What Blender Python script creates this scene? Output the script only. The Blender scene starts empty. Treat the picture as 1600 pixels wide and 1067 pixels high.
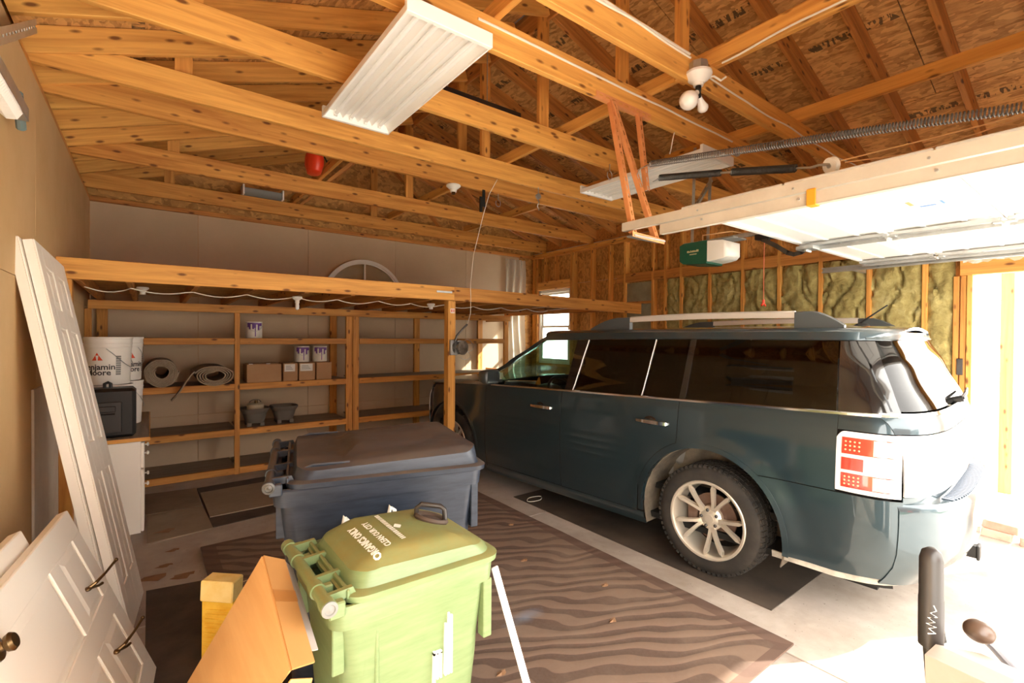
import bpy, bmesh, math, random
from mathutils import Vector, Matrix, noise

random.seed(7)
scene = bpy.context.scene
COL = scene.collection
R = math.radians

# ------------------------------------------------------------------ camera
YAW, PITCH, ROLL, F_PX, EYE = R(37.1), R(-0.6), R(0.4), 748.0, 1.56
_F = Vector((math.sin(YAW) * math.cos(PITCH), math.cos(YAW) * math.cos(PITCH), math.sin(PITCH)))
_R = Vector((math.cos(YAW), -math.sin(YAW), 0))
_U = _R.cross(_F)
_r = _R * math.cos(ROLL) + _U * math.sin(ROLL)
_u = -_R * math.sin(ROLL) + _U * math.cos(ROLL)
cam_data = bpy.data.cameras.new('camera')
cam = bpy.data.objects.new('camera', cam_data)
COL.objects.link(cam)
cam_data.sensor_width = 36.0
cam_data.lens = F_PX / 1600.0 * 36.0
cam_data.clip_start = 0.02
cam_data.clip_end = 200
mw = Matrix((( _r.x, _u.x, -_F.x, 0), (_r.y, _u.y, -_F.y, 0), (_r.z, _u.z, -_F.z, EYE), (0, 0, 0, 1)))
cam.matrix_world = mw
scene.camera = cam

# ------------------------------------------------------------------ world, sun, exposure
world = bpy.data.worlds.new('sky')
scene.world = world
world.use_nodes = True
wn = world.node_tree
for n in list(wn.nodes):
    wn.nodes.remove(n)
w_out = wn.nodes.new('ShaderNodeOutputWorld')
w_bg = wn.nodes.new('ShaderNodeBackground')
w_sky = wn.nodes.new('ShaderNodeTexSky')
w_sky.sky_type = 'HOSEK_WILKIE'
w_sky.turbidity = 6.0
w_sky.ground_albedo = 0.5
w_sky.sun_direction = (0.707, -0.393, 0.589)
w_mix = wn.nodes.new('ShaderNodeMix')
w_mix.data_type = 'RGBA'
w_mix.inputs[0].default_value = 0.85
w_mix.inputs[7].default_value = (1.0, 0.945, 0.87, 1)      # a bright thin haze over the whole sky
wn.links.new(w_sky.outputs[0], w_mix.inputs[6])
wn.links.new(w_mix.outputs[2], w_bg.inputs[0])
wn.links.new(w_bg.outputs[0], w_out.inputs[0])
w_bg.inputs[1].default_value = 5.2

sun_d = bpy.data.lights.new('sun', 'SUN')
sun_d.energy = 8.0
sun_d.color = (1.0, 0.95, 0.86)
sun_d.angle = R(0.8)
sun = bpy.data.objects.new('sun', sun_d)
COL.objects.link(sun)
sun.rotation_euler = Vector((-0.90, 0.50, -0.75)).to_track_quat('-Z', 'Y').to_euler()
sun.location = (6, -10, 14)

vs = scene.view_settings
vs.view_transform = 'Standard'
vs.look = 'None'
vs.gamma = 1.0
vs.use_curve_mapping = False
vs.exposure = 1.5
try:
    scene.cycles.diffuse_bounces = 8
    scene.cycles.max_bounces = 16
    scene.cycles.transparent_max_bounces = 16
except Exception:
    pass

# ------------------------------------------------------------------ materials
def new_mat(name):
    m = bpy.data.materials.new(name)
    m.use_nodes = True
    nt = m.node_tree
    b = nt.nodes['Principled BSDF']
    return m, nt, b

def nd(nt, t, **kw):
    n = nt.nodes.new(t)
    for k, v in kw.items():
        setattr(n, k, v)
    return n

def ramp(nt, stops):
    n = nt.nodes.new('ShaderNodeValToRGB')
    e = n.color_ramp.elements
    while len(e) < len(stops):
        e.new(0.5)
    for i, (p, c) in enumerate(stops):
        e[i].position = p
        e[i].color = (c[0], c[1], c[2], 1)
    return n

def mixc(nt, a, b, fac, mode='MIX'):
    n = nd(nt, 'ShaderNodeMix', data_type='RGBA', blend_type=mode)
    for sock, v in ((6, a), (7, b), (0, fac)):
        if isinstance(v, (int, float)):
            n.inputs[sock].default_value = v
        elif isinstance(v, tuple):
            n.inputs[sock].default_value = (v[0], v[1], v[2], 1)
        else:
            nt.links.new(v, n.inputs[sock])
    return n.outputs[2]

def math_(nt, op, a, b=0.0, clamp=False):
    n = nd(nt, 'ShaderNodeMath', operation=op, use_clamp=clamp)
    for i, v in ((0, a), (1, b)):
        if isinstance(v, (int, float)):
            n.inputs[i].default_value = v
        else:
            nt.links.new(v, n.inputs[i])
    return n.outputs[0]

def coords(nt, scale=(1, 1, 1), rnd=True):
    tc = nd(nt, 'ShaderNodeTexCoord')
    mp = nd(nt, 'ShaderNodeMapping')
    mp.inputs['Scale'].default_value = scale
    nt.links.new(tc.outputs['Object'], mp.inputs[0])
    if rnd:
        oi = nd(nt, 'ShaderNodeObjectInfo')
        mu = nd(nt, 'ShaderNodeVectorMath', operation='SCALE')
        mu.inputs[0].default_value = (37.0, 53.0, 71.0)
        nt.links.new(oi.outputs['Random'], mu.inputs['Scale'])
        nt.links.new(mu.outputs[0], mp.inputs['Location'])
    return mp.outputs[0]

def noise_n(nt, vec, scale, detail=4, rough=0.55, dist=0.0):
    n = nd(nt, 'ShaderNodeTexNoise')
    n.inputs['Scale'].default_value = scale
    n.inputs['Detail'].default_value = detail
    n.inputs['Roughness'].default_value = rough
    n.inputs['Distortion'].default_value = dist
    if vec is not None:
        nt.links.new(vec, n.inputs['Vector'])
    return n.outputs['Fac']

def bump(nt, b, h, strength=0.3, dist=0.01):
    n = nd(nt, 'ShaderNodeBump')
    n.inputs['Strength'].default_value = strength
    n.inputs['Distance'].default_value = dist
    nt.links.new(h, n.inputs['Height'])
    nt.links.new(n.outputs[0], b.inputs['Normal'])

def plain(name, c, rough=0.5, metal=0.0, spec=0.5, coat=0.0):
    m, nt, b = new_mat(name)
    b.inputs['Base Color'].default_value = (c[0], c[1], c[2], 1)
    b.inputs['Roughness'].default_value = rough
    b.inputs['Metallic'].default_value = metal
    b.inputs['Specular IOR Level'].default_value = spec
    b.inputs['Coat Weight'].default_value = coat
    return m

def mottled(name, c1, c2, scale=3.0, rough=0.6, metal=0.0, detail=6, bstr=0.0, lo=0.35, hi=0.65, stretch=(1, 1, 1), coat=0.0):
    m, nt, b = new_mat(name)
    v = coords(nt, stretch)
    f = noise_n(nt, v, scale, detail, 0.62)
    rp = ramp(nt, [(lo, c1), (hi, c2)])
    nt.links.new(f, rp.inputs[0])
    nt.links.new(rp.outputs[0], b.inputs['Base Color'])
    b.inputs['Roughness'].default_value = rough
    b.inputs['Metallic'].default_value = metal
    b.inputs['Coat Weight'].default_value = coat
    if bstr:
        bump(nt, b, f, bstr, 0.01)
    return m

def wood(name, light, dark, rough=0.62, knots=True, var=0.25):
    """lumber: the grain runs along the object's local X"""
    m, nt, b = new_mat(name)
    v = coords(nt, (0.9, 16, 16))
    f = noise_n(nt, v, 1.6, 5, 0.6, 0.6)
    rp = ramp(nt, [(0.30, dark), (0.62, light)])
    nt.links.new(f, rp.inputs[0])
    col = rp.outputs[0]
    if knots:
        vk = coords(nt, (5.5, 15.0, 15.0))
        vo = nd(nt, 'ShaderNodeTexVoronoi')
        vo.inputs['Scale'].default_value = 1.0
        nt.links.new(vk, vo.inputs['Vector'])
        kr = ramp(nt, [(0.10, (1, 1, 1)), (0.21, (0, 0, 0))])
        nt.links.new(vo.outputs['Distance'], kr.inputs[0])
        col = mixc(nt, col, (dark[0] * 0.35, dark[1] * 0.28, dark[2] * 0.25), kr.outputs[0])
    oi = nd(nt, 'ShaderNodeObjectInfo')
    h = math_(nt, 'MULTIPLY_ADD', oi.outputs['Random'], var)
    h.node.inputs[2].default_value = 1.0 - var * 0.6
    hs = nd(nt, 'ShaderNodeHueSaturation')
    nt.links.new(col, hs.inputs['Color'])
    nt.links.new(h, hs.inputs['Value'])
    nt.links.new(hs.outputs[0], b.inputs['Base Color'])
    b.inputs['Roughness'].default_value = rough
    bump(nt, b, f, 0.12, 0.004)
    return m

def osb_mat(name, c1, c2, stamps=False):
    m, nt, b = new_mat(name)
    v = coords(nt, (7, 17, 9))
    vo = nd(nt, 'ShaderNodeTexVoronoi')
    vo.inputs['Scale'].default_value = 2.2
    vo.inputs['Randomness'].default_value = 1.0
    dv = nd(nt, 'ShaderNodeTexNoise')
    dv.inputs['Scale'].default_value = 0.7
    nt.links.new(v, dv.inputs['Vector'])
    mv = nd(nt, 'ShaderNodeVectorMath', operation='MULTIPLY_ADD')
    nt.links.new(dv.outputs['Color'], mv.inputs[0])
    mv.inputs[1].default_value = (2.2, 2.2, 2.2)
    nt.links.new(v, mv.inputs[2])
    nt.links.new(mv.outputs[0], vo.inputs['Vector'])
    sep = nd(nt, 'ShaderNodeSeparateColor')
    nt.links.new(vo.outputs['Color'], sep.inputs[0])
    f2 = noise_n(nt, v, 3.0, 4, 0.6)
    f = math_(nt, 'MULTIPLY_ADD', sep.outputs[0], 0.55)
    nt.links.new(math_(nt, 'MULTIPLY', f2, 0.5), f.node.inputs[2])
    rp = ramp(nt, [(0.22, c1), (0.75, c2)])
    nt.links.new(f, rp.inputs[0])
    col = rp.outputs[0]
    if stamps:
        tc = nd(nt, 'ShaderNodeTexCoord')
        sx = nd(nt, 'ShaderNodeSeparateXYZ')
        nt.links.new(tc.outputs['Object'], sx.inputs[0])
        # rows of printed grade marks across each sheet: a band in local Y, broken up along local X
        vy = math_(nt, 'ABSOLUTE', math_(nt, 'SUBTRACT', math_(nt, 'FRACT', math_(nt, 'MULTIPLY', sx.outputs[1], 1.65)), 0.5))
        band = math_(nt, 'LESS_THAN', vy, 0.055)
        gap = noise_n(nt, coords(nt, (1.7, 0.8, 0.0)), 1.3, 1)
        gapm = math_(nt, 'GREATER_THAN', gap, 0.44)
        lm = noise_n(nt, coords(nt, (46, 12, 0.0)), 1.0, 2, 0.4)
        lmm = math_(nt, 'GREATER_THAN', lm, 0.50)
        st = math_(nt, 'MULTIPLY', math_(nt, 'MULTIPLY', band, gapm), lmm)
        col = mixc(nt, col, (0.03, 0.02, 0.012), math_(nt, 'MULTIPLY', st, 0.8))
    nt.links.new(col, b.inputs['Base Color'])
    b.inputs['Roughness'].default_value = 0.68
    bump(nt, b, f, 0.2, 0.004)
    return m

PINE = wood('pine_lumber', (0.74, 0.35, 0.075), (0.47, 0.175, 0.030))
PINE_L = wood('pale_pine_lumber', (0.80, 0.415, 0.098), (0.55, 0.235, 0.045))
PINE_D = wood('aged_pine_lumber', (0.62, 0.265, 0.062), (0.36, 0.13, 0.028))
GREYWOOD = wood('dusty_shelf_board', (0.33, 0.26, 0.19), (0.19, 0.14, 0.10), knots=False)
OSB = osb_mat('osb_wall', (0.34, 0.155, 0.04), (0.66, 0.345, 0.10))
OSB_R = osb_mat('osb_roof', (0.38, 0.175, 0.045), (0.74, 0.41, 0.14), stamps=True)
DRY_L = mottled('tan_drywall', (0.62, 0.40, 0.18), (0.70, 0.475, 0.235), 1.3, 0.85)
DRY_B = mottled('cream_drywall', (0.52, 0.39, 0.255), (0.61, 0.47, 0.325), 1.1, 0.85, lo=0.3, hi=0.7)
STUDWALL = mottled('white_painted_wall', (0.78, 0.76, 0.72), (0.86, 0.84, 0.8), 2, 0.8)
CONCRETE = None
INSUL = None
WHITE_PAINT = plain('white_enamel', (0.87, 0.86, 0.83), 0.35)
WHITE_PLASTIC = plain('white_plastic', (0.80, 0.77, 0.71), 0.4)
DOOR_WHITE = plain('door_white_paint', (0.90, 0.85, 0.755), 0.45)
GALV = mottled('galvanized_steel', (0.42, 0.44, 0.44), (0.58, 0.60, 0.60), 9, 0.42, 0.85, lo=0.3, hi=0.7)
GALV_W = mottled('warm_lit_track', (0.60, 0.54, 0.44), (0.70, 0.64, 0.53), 4, 0.5, 0.35)  # galvanized steel with the warm light on it painted into the colour
STEEL_DARK = plain('dark_steel', (0.10, 0.095, 0.09), 0.45, 0.8)
BLACK = plain('black_plastic', (0.009, 0.0085, 0.008), 0.5)
CHROME = plain('chrome', (0.82, 0.8, 0.76), 0.12, 1.0)
ORANGE_STEEL = mottled('orange_primer_steel', (0.66, 0.25, 0.085), (0.78, 0.34, 0.13), 6, 0.5)
CABLE = plain('white_cable', (0.80, 0.76, 0.66), 0.5)
ORANGE_CABLE = plain('tan_cord', (0.62, 0.36, 0.16), 0.6)
CARD = mottled('corrugated_cardboard', (0.55, 0.29, 0.09), (0.62, 0.345, 0.12), 1.5, 0.8, stretch=(1, 1, 9))
CARD_D = mottled('brown_carton', (0.40, 0.235, 0.115), (0.48, 0.29, 0.15), 3, 0.8)
YELLOW = mottled('yellow_foam', (0.80, 0.46, 0.03), (0.90, 0.60, 0.07), 18, 0.75, bstr=0.5)
YELLOW_P = mottled('pale_yellow_foam', (0.86, 0.62, 0.20), (0.92, 0.72, 0.30), 16, 0.75, bstr=0.3)
TERRACOTTA = mottled('red_brick', (0.40, 0.20, 0.14), (0.52, 0.30, 0.22), 9, 0.85, bstr=0.3)
RED = plain('red_plastic', (0.75, 0.05, 0.015), 0.4)
GREY = plain('grey_plastic', (0.20, 0.20, 0.19), 0.55)
TAUPE_POT = plain('taupe_resin', (0.155, 0.14, 0.12), 0.6)
TAN_METAL = mottled('tan_tin', (0.42, 0.36, 0.24), (0.56, 0.50, 0.36), 6, 0.45)
BRASS = plain('antique_brass', (0.16, 0.10, 0.045), 0.35, 0.9)
PRINT_K = plain('dark_print', (0.03, 0.025, 0.025), 0.6)
PRINT_R = plain('red_print', (0.70, 0.08, 0.03), 0.55)
PRINT_W = plain('white_print', (0.88, 0.88, 0.80), 0.6)
PRINT_V = plain('violet_print', (0.16, 0.06, 0.30), 0.5)
LABEL_W = plain('paper_label', (0.82, 0.80, 0.77), 0.7)
JUTE = mottled('carpet_back', (0.30, 0.23, 0.16), (0.40, 0.32, 0.23), 60, 0.95, bstr=0.4)
HOLE = plain('dark_void', (0.006, 0.005, 0.004), 0.9)
BULB = plain('frosted_bulb', (0.86, 0.84, 0.80), 0.25)

def concrete(name, c1, c2, stain, bstr=0.25):
    m, nt, b = new_mat(name)
    v = coords(nt, (1, 1, 1), rnd=False)
    f = noise_n(nt, v, 2.2, 8, 0.65)
    rp = ramp(nt, [(0.32, c1), (0.66, c2)])
    nt.links.new(f, rp.inputs[0])
    g = noise_n(nt, v, 0.9, 5, 0.7, 0.6)
    sr = ramp(nt, [(0.50, (0, 0, 0)), (0.70, (1, 1, 1))])
    nt.links.new(g, sr.inputs[0])
    col = mixc(nt, rp.outputs[0], stain, math_(nt, 'MULTIPLY', sr.outputs[0], 0.55))
    fine = noise_n(nt, v, 55, 3, 0.6)
    col = mixc(nt, col, (0.10, 0.08, 0.06), math_(nt, 'MULTIPLY', math_(nt, 'GREATER_THAN', fine, 0.70), 0.6))
    nt.links.new(col, b.inputs['Base Color'])
    b.inputs['Roughness'].default_value = 0.8
    bump(nt, b, f, bstr, 0.01)
    return m
CONCRETE = concrete('garage_concrete', (0.34, 0.28, 0.225), (0.49, 0.43, 0.37), (0.19, 0.145, 0.11))
DRIVE = concrete('driveway_concrete', (0.48, 0.46, 0.43), (0.58, 0.56, 0.53), (0.40, 0.38, 0.35))

def insulation():
    m, nt, b = new_mat('mineral_wool')
    v = coords(nt, (1, 1, 1))
    f = noise_n(nt, v, 14, 8, 0.7, 0.4)
    g = noise_n(nt, v, 3.2, 5, 0.7)
    rp = ramp(nt, [(0.30, (0.17, 0.125, 0.035)), (0.5, (0.38, 0.31, 0.11)), (0.70, (0.58, 0.50, 0.23))])
    nt.links.new(math_(nt, 'ADD', math_(nt, 'MULTIPLY', f, 0.55), math_(nt, 'MULTIPLY', g, 0.45)), rp.inputs[0])
    nt.links.new(rp.outputs[0], b.inputs['Base Color'])
    b.inputs['Roughness'].default_value = 0.95
    bump(nt, b, f, 0.8, 0.02)
    return m
INSUL = insulation()

def rug_mat():
    m, nt, b = new_mat('zebra_rug')
    v = coords(nt, (1, 1, 1), rnd=False)
    wv = nd(nt, 'ShaderNodeTexWave', wave_type='BANDS', bands_direction='DIAGONAL')
    wv.inputs['Scale'].default_value = 3.5
    wv.inputs['Distortion'].default_value = 9.0
    wv.inputs['Detail'].default_value = 1.2
    wv.inputs['Detail Scale'].default_value = 0.55
    mp = nd(nt, 'ShaderNodeMapping')
    mp.inputs['Scale'].default_value = (0.75, 1.9, 1)
    mp.inputs['Rotation'].default_value = (0, 0, R(12))
    nt.links.new(v, mp.inputs[0])
    nt.links.new(mp.outputs[0], wv.inputs['Vector'])
    rp = ramp(nt, [(0.38, (0.075, 0.040, 0.026)), (0.50, (0.175, 0.108, 0.072))])
    nt.links.new(wv.outputs['Fac'], rp.inputs[0])
    f = noise_n(nt, v, 70, 4, 0.7)
    g = noise_n(nt, v, 1.6, 5, 0.65)
    col = mixc(nt, rp.outputs[0], (0.28, 0.20, 0.145), math_(nt, 'MULTIPLY', f, 0.26))
    gr = ramp(nt, [(0.45, (0, 0, 0)), (0.75, (1, 1, 1))])
    nt.links.new(g, gr.inputs[0])
    col = mixc(nt, col, (0.28, 0.20, 0.14), math_(nt, 'MULTIPLY', gr.outputs[0], 0.45))
    # plain dark border band
    sx = nd(nt, 'ShaderNodeSeparateXYZ')
    nt.links.new(v, sx.inputs[0])
    bx = math_(nt, 'GREATER_THAN', math_(nt, 'ABSOLUTE', sx.outputs[0]), 1.06)
    by = math_(nt, 'GREATER_THAN', math_(nt, 'ABSOLUTE', math_(nt, 'SUBTRACT', sx.outputs[1], 0.0)), 1.475)
    bord = math_(nt, 'MAXIMUM', bx, by)
    col = mixc(nt, col, (0.105, 0.058, 0.040), math_(nt, 'MULTIPLY', bord, 0.75))
    # a smear of blue paint
    d = nd(nt, 'ShaderNodeVectorMath', operation='DISTANCE')
    mp2 = nd(nt, 'ShaderNodeMapping')
    mp2.inputs['Scale'].default_value = (1, 2.2, 1)
    nt.links.new(v, mp2.inputs[0])
    nt.links.new(mp2.outputs[0], d.inputs[0])
    d.inputs[1].default_value = (0.20, -1.2, 0)
    sm = ramp(nt, [(0.05, (1, 1, 1)), (0.24, (0, 0, 0))])
    nt.links.new(math_(nt, 'ADD', d.outputs['Value'], math_(nt, 'MULTIPLY', noise_n(nt, v, 9, 4), 0.2)), sm.inputs[0])
    col = mixc(nt, col, (0.20, 0.27, 0.36), math_(nt, 'MULTIPLY', sm.outputs[0], 0.6))
    nt.links.new(col, b.inputs['Base Color'])
    b.inputs['Roughness'].default_value = 0.95
    bump(nt, b, wv.outputs['Fac'], 0.4, 0.006)
    return m
RUG = rug_mat()
BOARD = mottled('dirty_plywood', (0.17, 0.115, 0.072), (0.29, 0.205, 0.135), 2.4, 0.85, lo=0.3, hi=0.7)
BOARD_L = mottled('worn_plywood', (0.22, 0.155, 0.10), (0.33, 0.25, 0.175), 2.2, 0.85, lo=0.3, hi=0.7)
MAT_D = mottled('dark_rubber_mat', (0.04, 0.028, 0.021), (0.095, 0.066, 0.048), 5, 0.9, lo=0.3, hi=0.72)
OILY = mottled('oily_mat', (0.028, 0.022, 0.018), (0.12, 0.088, 0.062), 1.7, 0.7, lo=0.3, hi=0.75)

def bin_plastic(name, c1, c2, dust, amount):
    m, nt, b = new_mat(name)
    v = coords(nt, (1, 1, 1))
    f = noise_n(nt, coords(nt, (3, 3, 22)), 2.0, 6, 0.7)
    rp = ramp(nt, [(0.35, c1), (0.7, c2)])
    nt.links.new(f, rp.inputs[0])
    # dust settles on the faces that look up
    ge = nd(nt, 'ShaderNodeNewGeometry')
    sx = nd(nt, 'ShaderNodeSeparateXYZ')
    nt.links.new(ge.outputs['Normal'], sx.inputs[0])
    up = ramp(nt, [(0.55, (0, 0, 0)), (0.92, (1, 1, 1))])
    nt.links.new(sx.outputs[2], up.inputs[0])
    g = noise_n(nt, v, 5, 8, 0.72)
    gr = ramp(nt, [(0.30, (0.15, 0.15, 0.15)), (0.72, (1, 1, 1))])
    nt.links.new(g, gr.inputs[0])
    du = math_(nt, 'MULTIPLY', math_(nt, 'MULTIPLY', up.outputs[0], gr.outputs[0]), amount)
    col = mixc(nt, rp.outputs[0], dust, du)
    nt.links.new(col, b.inputs['Base Color'])
    rr = math_(nt, 'MULTIPLY_ADD', du, 0.45)
    rr.node.inputs[2].default_value = 0.40
    nt.links.new(rr, b.inputs['Roughness'])
    return m
BIN_G = bin_plastic('green_bin_plastic', (0.145, 0.210, 0.085), (0.20, 0.265, 0.12), (0.27, 0.20, 0.05), 0.9)
BIN_B = bin_plastic('navy_bin_plastic', (0.013, 0.019, 0.032), (0.032, 0.041, 0.062), (0.125, 0.09, 0.064), 0.95)

def car_paint():
    m, nt, b = new_mat('blue_car_paint')
    b.inputs['Base Color'].default_value = (0.021, 0.043, 0.054, 1)
    b.inputs['Metallic'].default_value = 0.45
    b.inputs['Roughness'].default_value = 0.32
    b.inputs['Coat Weight'].default_value = 1.0
    b.inputs['Coat Roughness'].default_value = 0.04
    f = noise_n(nt, coords(nt, (1, 1, 1), rnd=False), 3.5, 6, 0.7)
    rp = ramp(nt, [(0.4, (0.28, 0.28, 0.28)), (0.75, (0.42, 0.42, 0.42))])
    nt.links.new(f, rp.inputs[0])
    nt.links.new(rp.outputs[0], b.inputs['Roughness'])
    return m
PAINT = car_paint()

def glass(name, tint, refl=1.0):
    m = bpy.data.materials.new(name)
    m.use_nodes = True
    nt = m.node_tree
    for n in list(nt.nodes):
        nt.nodes.remove(n)
    o = nd(nt, 'ShaderNodeOutputMaterial')
    t = nd(nt, 'ShaderNodeBsdfTransparent')
    t.inputs[0].default_value = (tint[0], tint[1], tint[2], 1)
    g = nd(nt, 'ShaderNodeBsdfGlossy')
    g.inputs['Roughness'].default_value = 0.02
    g.inputs[0].default_value = (refl, refl, refl, 1)
    fr = nd(nt, 'ShaderNodeFresnel')
    fr.inputs[0].default_value = 1.5
    mx = nd(nt, 'ShaderNodeMixShader')
    ge = nd(nt, 'ShaderNodeNewGeometry')               # a thin pane mirrors on its outer faces only
    k = math_(nt, 'MULTIPLY', fr.outputs[0], math_(nt, 'SUBTRACT', 1.0, ge.outputs['Backfacing']))
    nt.links.new(k, mx.inputs[0])
    nt.links.new(t.outputs[0], mx.inputs[1])
    nt.links.new(g.outputs[0], mx.inputs[2])
    nt.links.new(mx.outputs[0], o.inputs[0])
    return m
GLASS_CLEAR = glass('clear_glass', (0.93, 0.95, 0.93))
GLASS_FRONT = glass('green_tint_glass', (0.72, 0.86, 0.81))
GLASS_DARK = glass('privacy_glass', (0.16, 0.145, 0.135))
PLASTIC_FILM = None
def film():
    m = bpy.data.materials.new('poly_film')
    m.use_nodes = True
    nt = m.node_tree
    for n in list(nt.nodes):
        nt.nodes.remove(n)
    o = nd(nt, 'ShaderNodeOutputMaterial')
    t = nd(nt, 'ShaderNodeBsdfTransparent')
    t.inputs[0].default_value = (0.95, 0.93, 0.9, 1)
    g = nd(nt, 'ShaderNodeBsdfPrincipled')
    g.inputs['Base Color'].default_value = (0.75, 0.68, 0.58, 1)
    g.inputs['Roughness'].default_value = 0.25
    mx = nd(nt, 'ShaderNodeMixShader')
    mx.inputs[0].default_value = 0.55
    nt.links.new(t.outputs[0], mx.inputs[1])
    nt.links.new(g.outputs[0], mx.inputs[2])
    nt.links.new(mx.outputs[0], o.inputs[0])
    return m
PLASTIC_FILM = film()
TIRE = mottled('tire_rubber', (0.014, 0.0125, 0.011), (0.040, 0.033, 0.026), 7, 0.8)
RIM = plain('champagne_alloy', (0.74, 0.68, 0.57), 0.32, 0.6)
BRAKE = mottled('rusty_brake', (0.14, 0.075, 0.05), (0.24, 0.16, 0.12), 8, 0.6, 0.5)
TRIM_BLACK = plain('gloss_black_trim', (0.008, 0.008, 0.009), 0.12, 0, 0.5, 1.0)
TAIL_RED = plain('red_lens', (0.72, 0.035, 0.02), 0.12, 0, 0.5, 1.0)
TAIL_CLEAR = plain('clear_lens', (0.80, 0.76, 0.74), 0.12, 0, 0.5, 1.0)
SILVER = plain('satin_silver', (0.74, 0.73, 0.71), 0.32, 0.6)
LEATHER = plain('grey_leather', (0.30, 0.28, 0.25), 0.6)
LINER = mottled('muddy_liner', (0.08, 0.065, 0.05), (0.26, 0.21, 0.15), 5, 0.9)

# ------------------------------------------------------------------ mesh helpers
class MB:
    """collects simple shapes into one mesh"""
    def __init__(s):
        s.v = []
        s.f = []
    def add(s, vs, fs, mx=None):
        o = len(s.v)
        if mx is not None:
            vs = [mx @ Vector(p) for p in vs]
        s.v += [tuple(p) for p in vs]
        s.f += [tuple(i + o for i in f) for f in fs]
        return s
    def box(s, x0, y0, z0, x1, y1, z1, c=0.0, mx=None):
        vs, fs = cbox(abs(x1 - x0), abs(y1 - y0), abs(z1 - z0), c)
        t = Matrix.Translation(((x0 + x1) / 2, (y0 + y1) / 2, (z0 + z1) / 2))
        return s.add(vs, fs, (mx @ t) if mx is not None else t)
    def tube(s, path, r, n=8, caps=True, mx=None):
        P = [Vector(p) for p in path]
        rs = r if isinstance(r, (list, tuple)) else [r] * len(P)
        tang = []
        for i in range(len(P)):
            a = P[max(i - 1, 0)]
            b = P[min(i + 1, len(P) - 1)]
            t = (b - a)
            tang.append(t.normalized() if t.length > 1e-9 else Vector((0, 0, 1)))
        up = Vector((0, 0, 1)) if abs(tang[0].z) < 0.9 else Vector((1, 0, 0))
        nrm = (up - tang[0] * up.dot(tang[0])).normalized()
        vs = []
        for i, p in enumerate(P):
            nrm = (nrm - tang[i] * nrm.dot(tang[i]))
            nrm = nrm.normalized() if nrm.length > 1e-6 else tang[i].orthogonal().normalized()
            bn = tang[i].cross(nrm)
            for k in range(n):
                a = 2 * math.pi * k / n
                vs.append(p + (nrm * math.cos(a) + bn * math.sin(a)) * rs[i])
        fs = []
        for i in range(len(P) - 1):
            for k in range(n):
                fs.append((i * n + k, i * n + (k + 1) % n, (i + 1) * n + (k + 1) % n, (i + 1) * n + k))
        if caps:
            fs.append(tuple(range(n))[::-1])
            fs.append(tuple((len(P) - 1) * n + k for k in range(n)))
        return s.add(vs, fs, mx)
    def lathe(s, prof, n=24, mx=None, a0=0.0, a1=2 * math.pi):
        full = abs(a1 - a0 - 2 * math.pi) < 1e-6
        m = n if full else n + 1
        vs = []
        for (r, z) in prof:
            for k in range(m):
                a = a0 + (a1 - a0) * k / n
                vs.append((r * math.cos(a), r * math.sin(a), z))
        fs = []
        for i in range(len(prof) - 1):
            for k in range(n):
                k2 = (k + 1) % m if full else k + 1
                fs.append((i * m + k, i * m + k2, (i + 1) * m + k2, (i + 1) * m + k))
        return s.add(vs, fs, mx)
    def prism(s, poly, z0, z1, mx=None):
        n = len(poly)
        vs = [(x, y, z0) for x, y in poly] + [(x, y, z1) for x, y in poly]
        fs = [tuple(range(n))[::-1], tuple(range(n, 2 * n))]
        fs += [(i, (i + 1) % n, n + (i + 1) % n, n + i) for i in range(n)]
        return s.add(vs, fs, mx)
    def grid(s, fn, us, vs_, mx=None, keep=None):
        pts = [fn(u, v) for u in us for v in vs_]
        nv = len(vs_)
        fs = []
        for i in range(len(us) - 1):
            for j in range(nv - 1):
                q = (i * nv + j, (i + 1) * nv + j, (i + 1) * nv + j + 1, i * nv + j + 1)
                if keep is None or keep(us[i], us[i + 1], vs_[j], vs_[j + 1]):
                    fs.append(q)
        return s.add(pts, fs, mx)
    def loft(s, rings, cap=True, mx=None):
        n = len(rings[0])
        vs = [p for r in rings for p in r]
        fs = []
        for i in range(len(rings) - 1):
            for k in range(n):
                fs.append((i * n + k, i * n + (k + 1) % n, (i + 1) * n + (k + 1) % n, (i + 1) * n + k))
        if cap:
            fs.append(tuple(range(n))[::-1])
            fs.append(tuple((len(rings) - 1) * n + k for k in range(n)))
        return s.add(vs, fs, mx)
    def sphere(s, c, r, n=16, m=10, sc=(1, 1, 1), mx=None):
        prof = [(max(1e-5, r * math.sin(math.pi * i / m)), -r * math.cos(math.pi * i / m)) for i in range(m + 1)]
        t = Matrix.Translation(c) @ Matrix.Diagonal((sc[0], sc[1], sc[2], 1))
        return s.lathe(prof, n, (mx @ t) if mx is not None else t)

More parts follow.
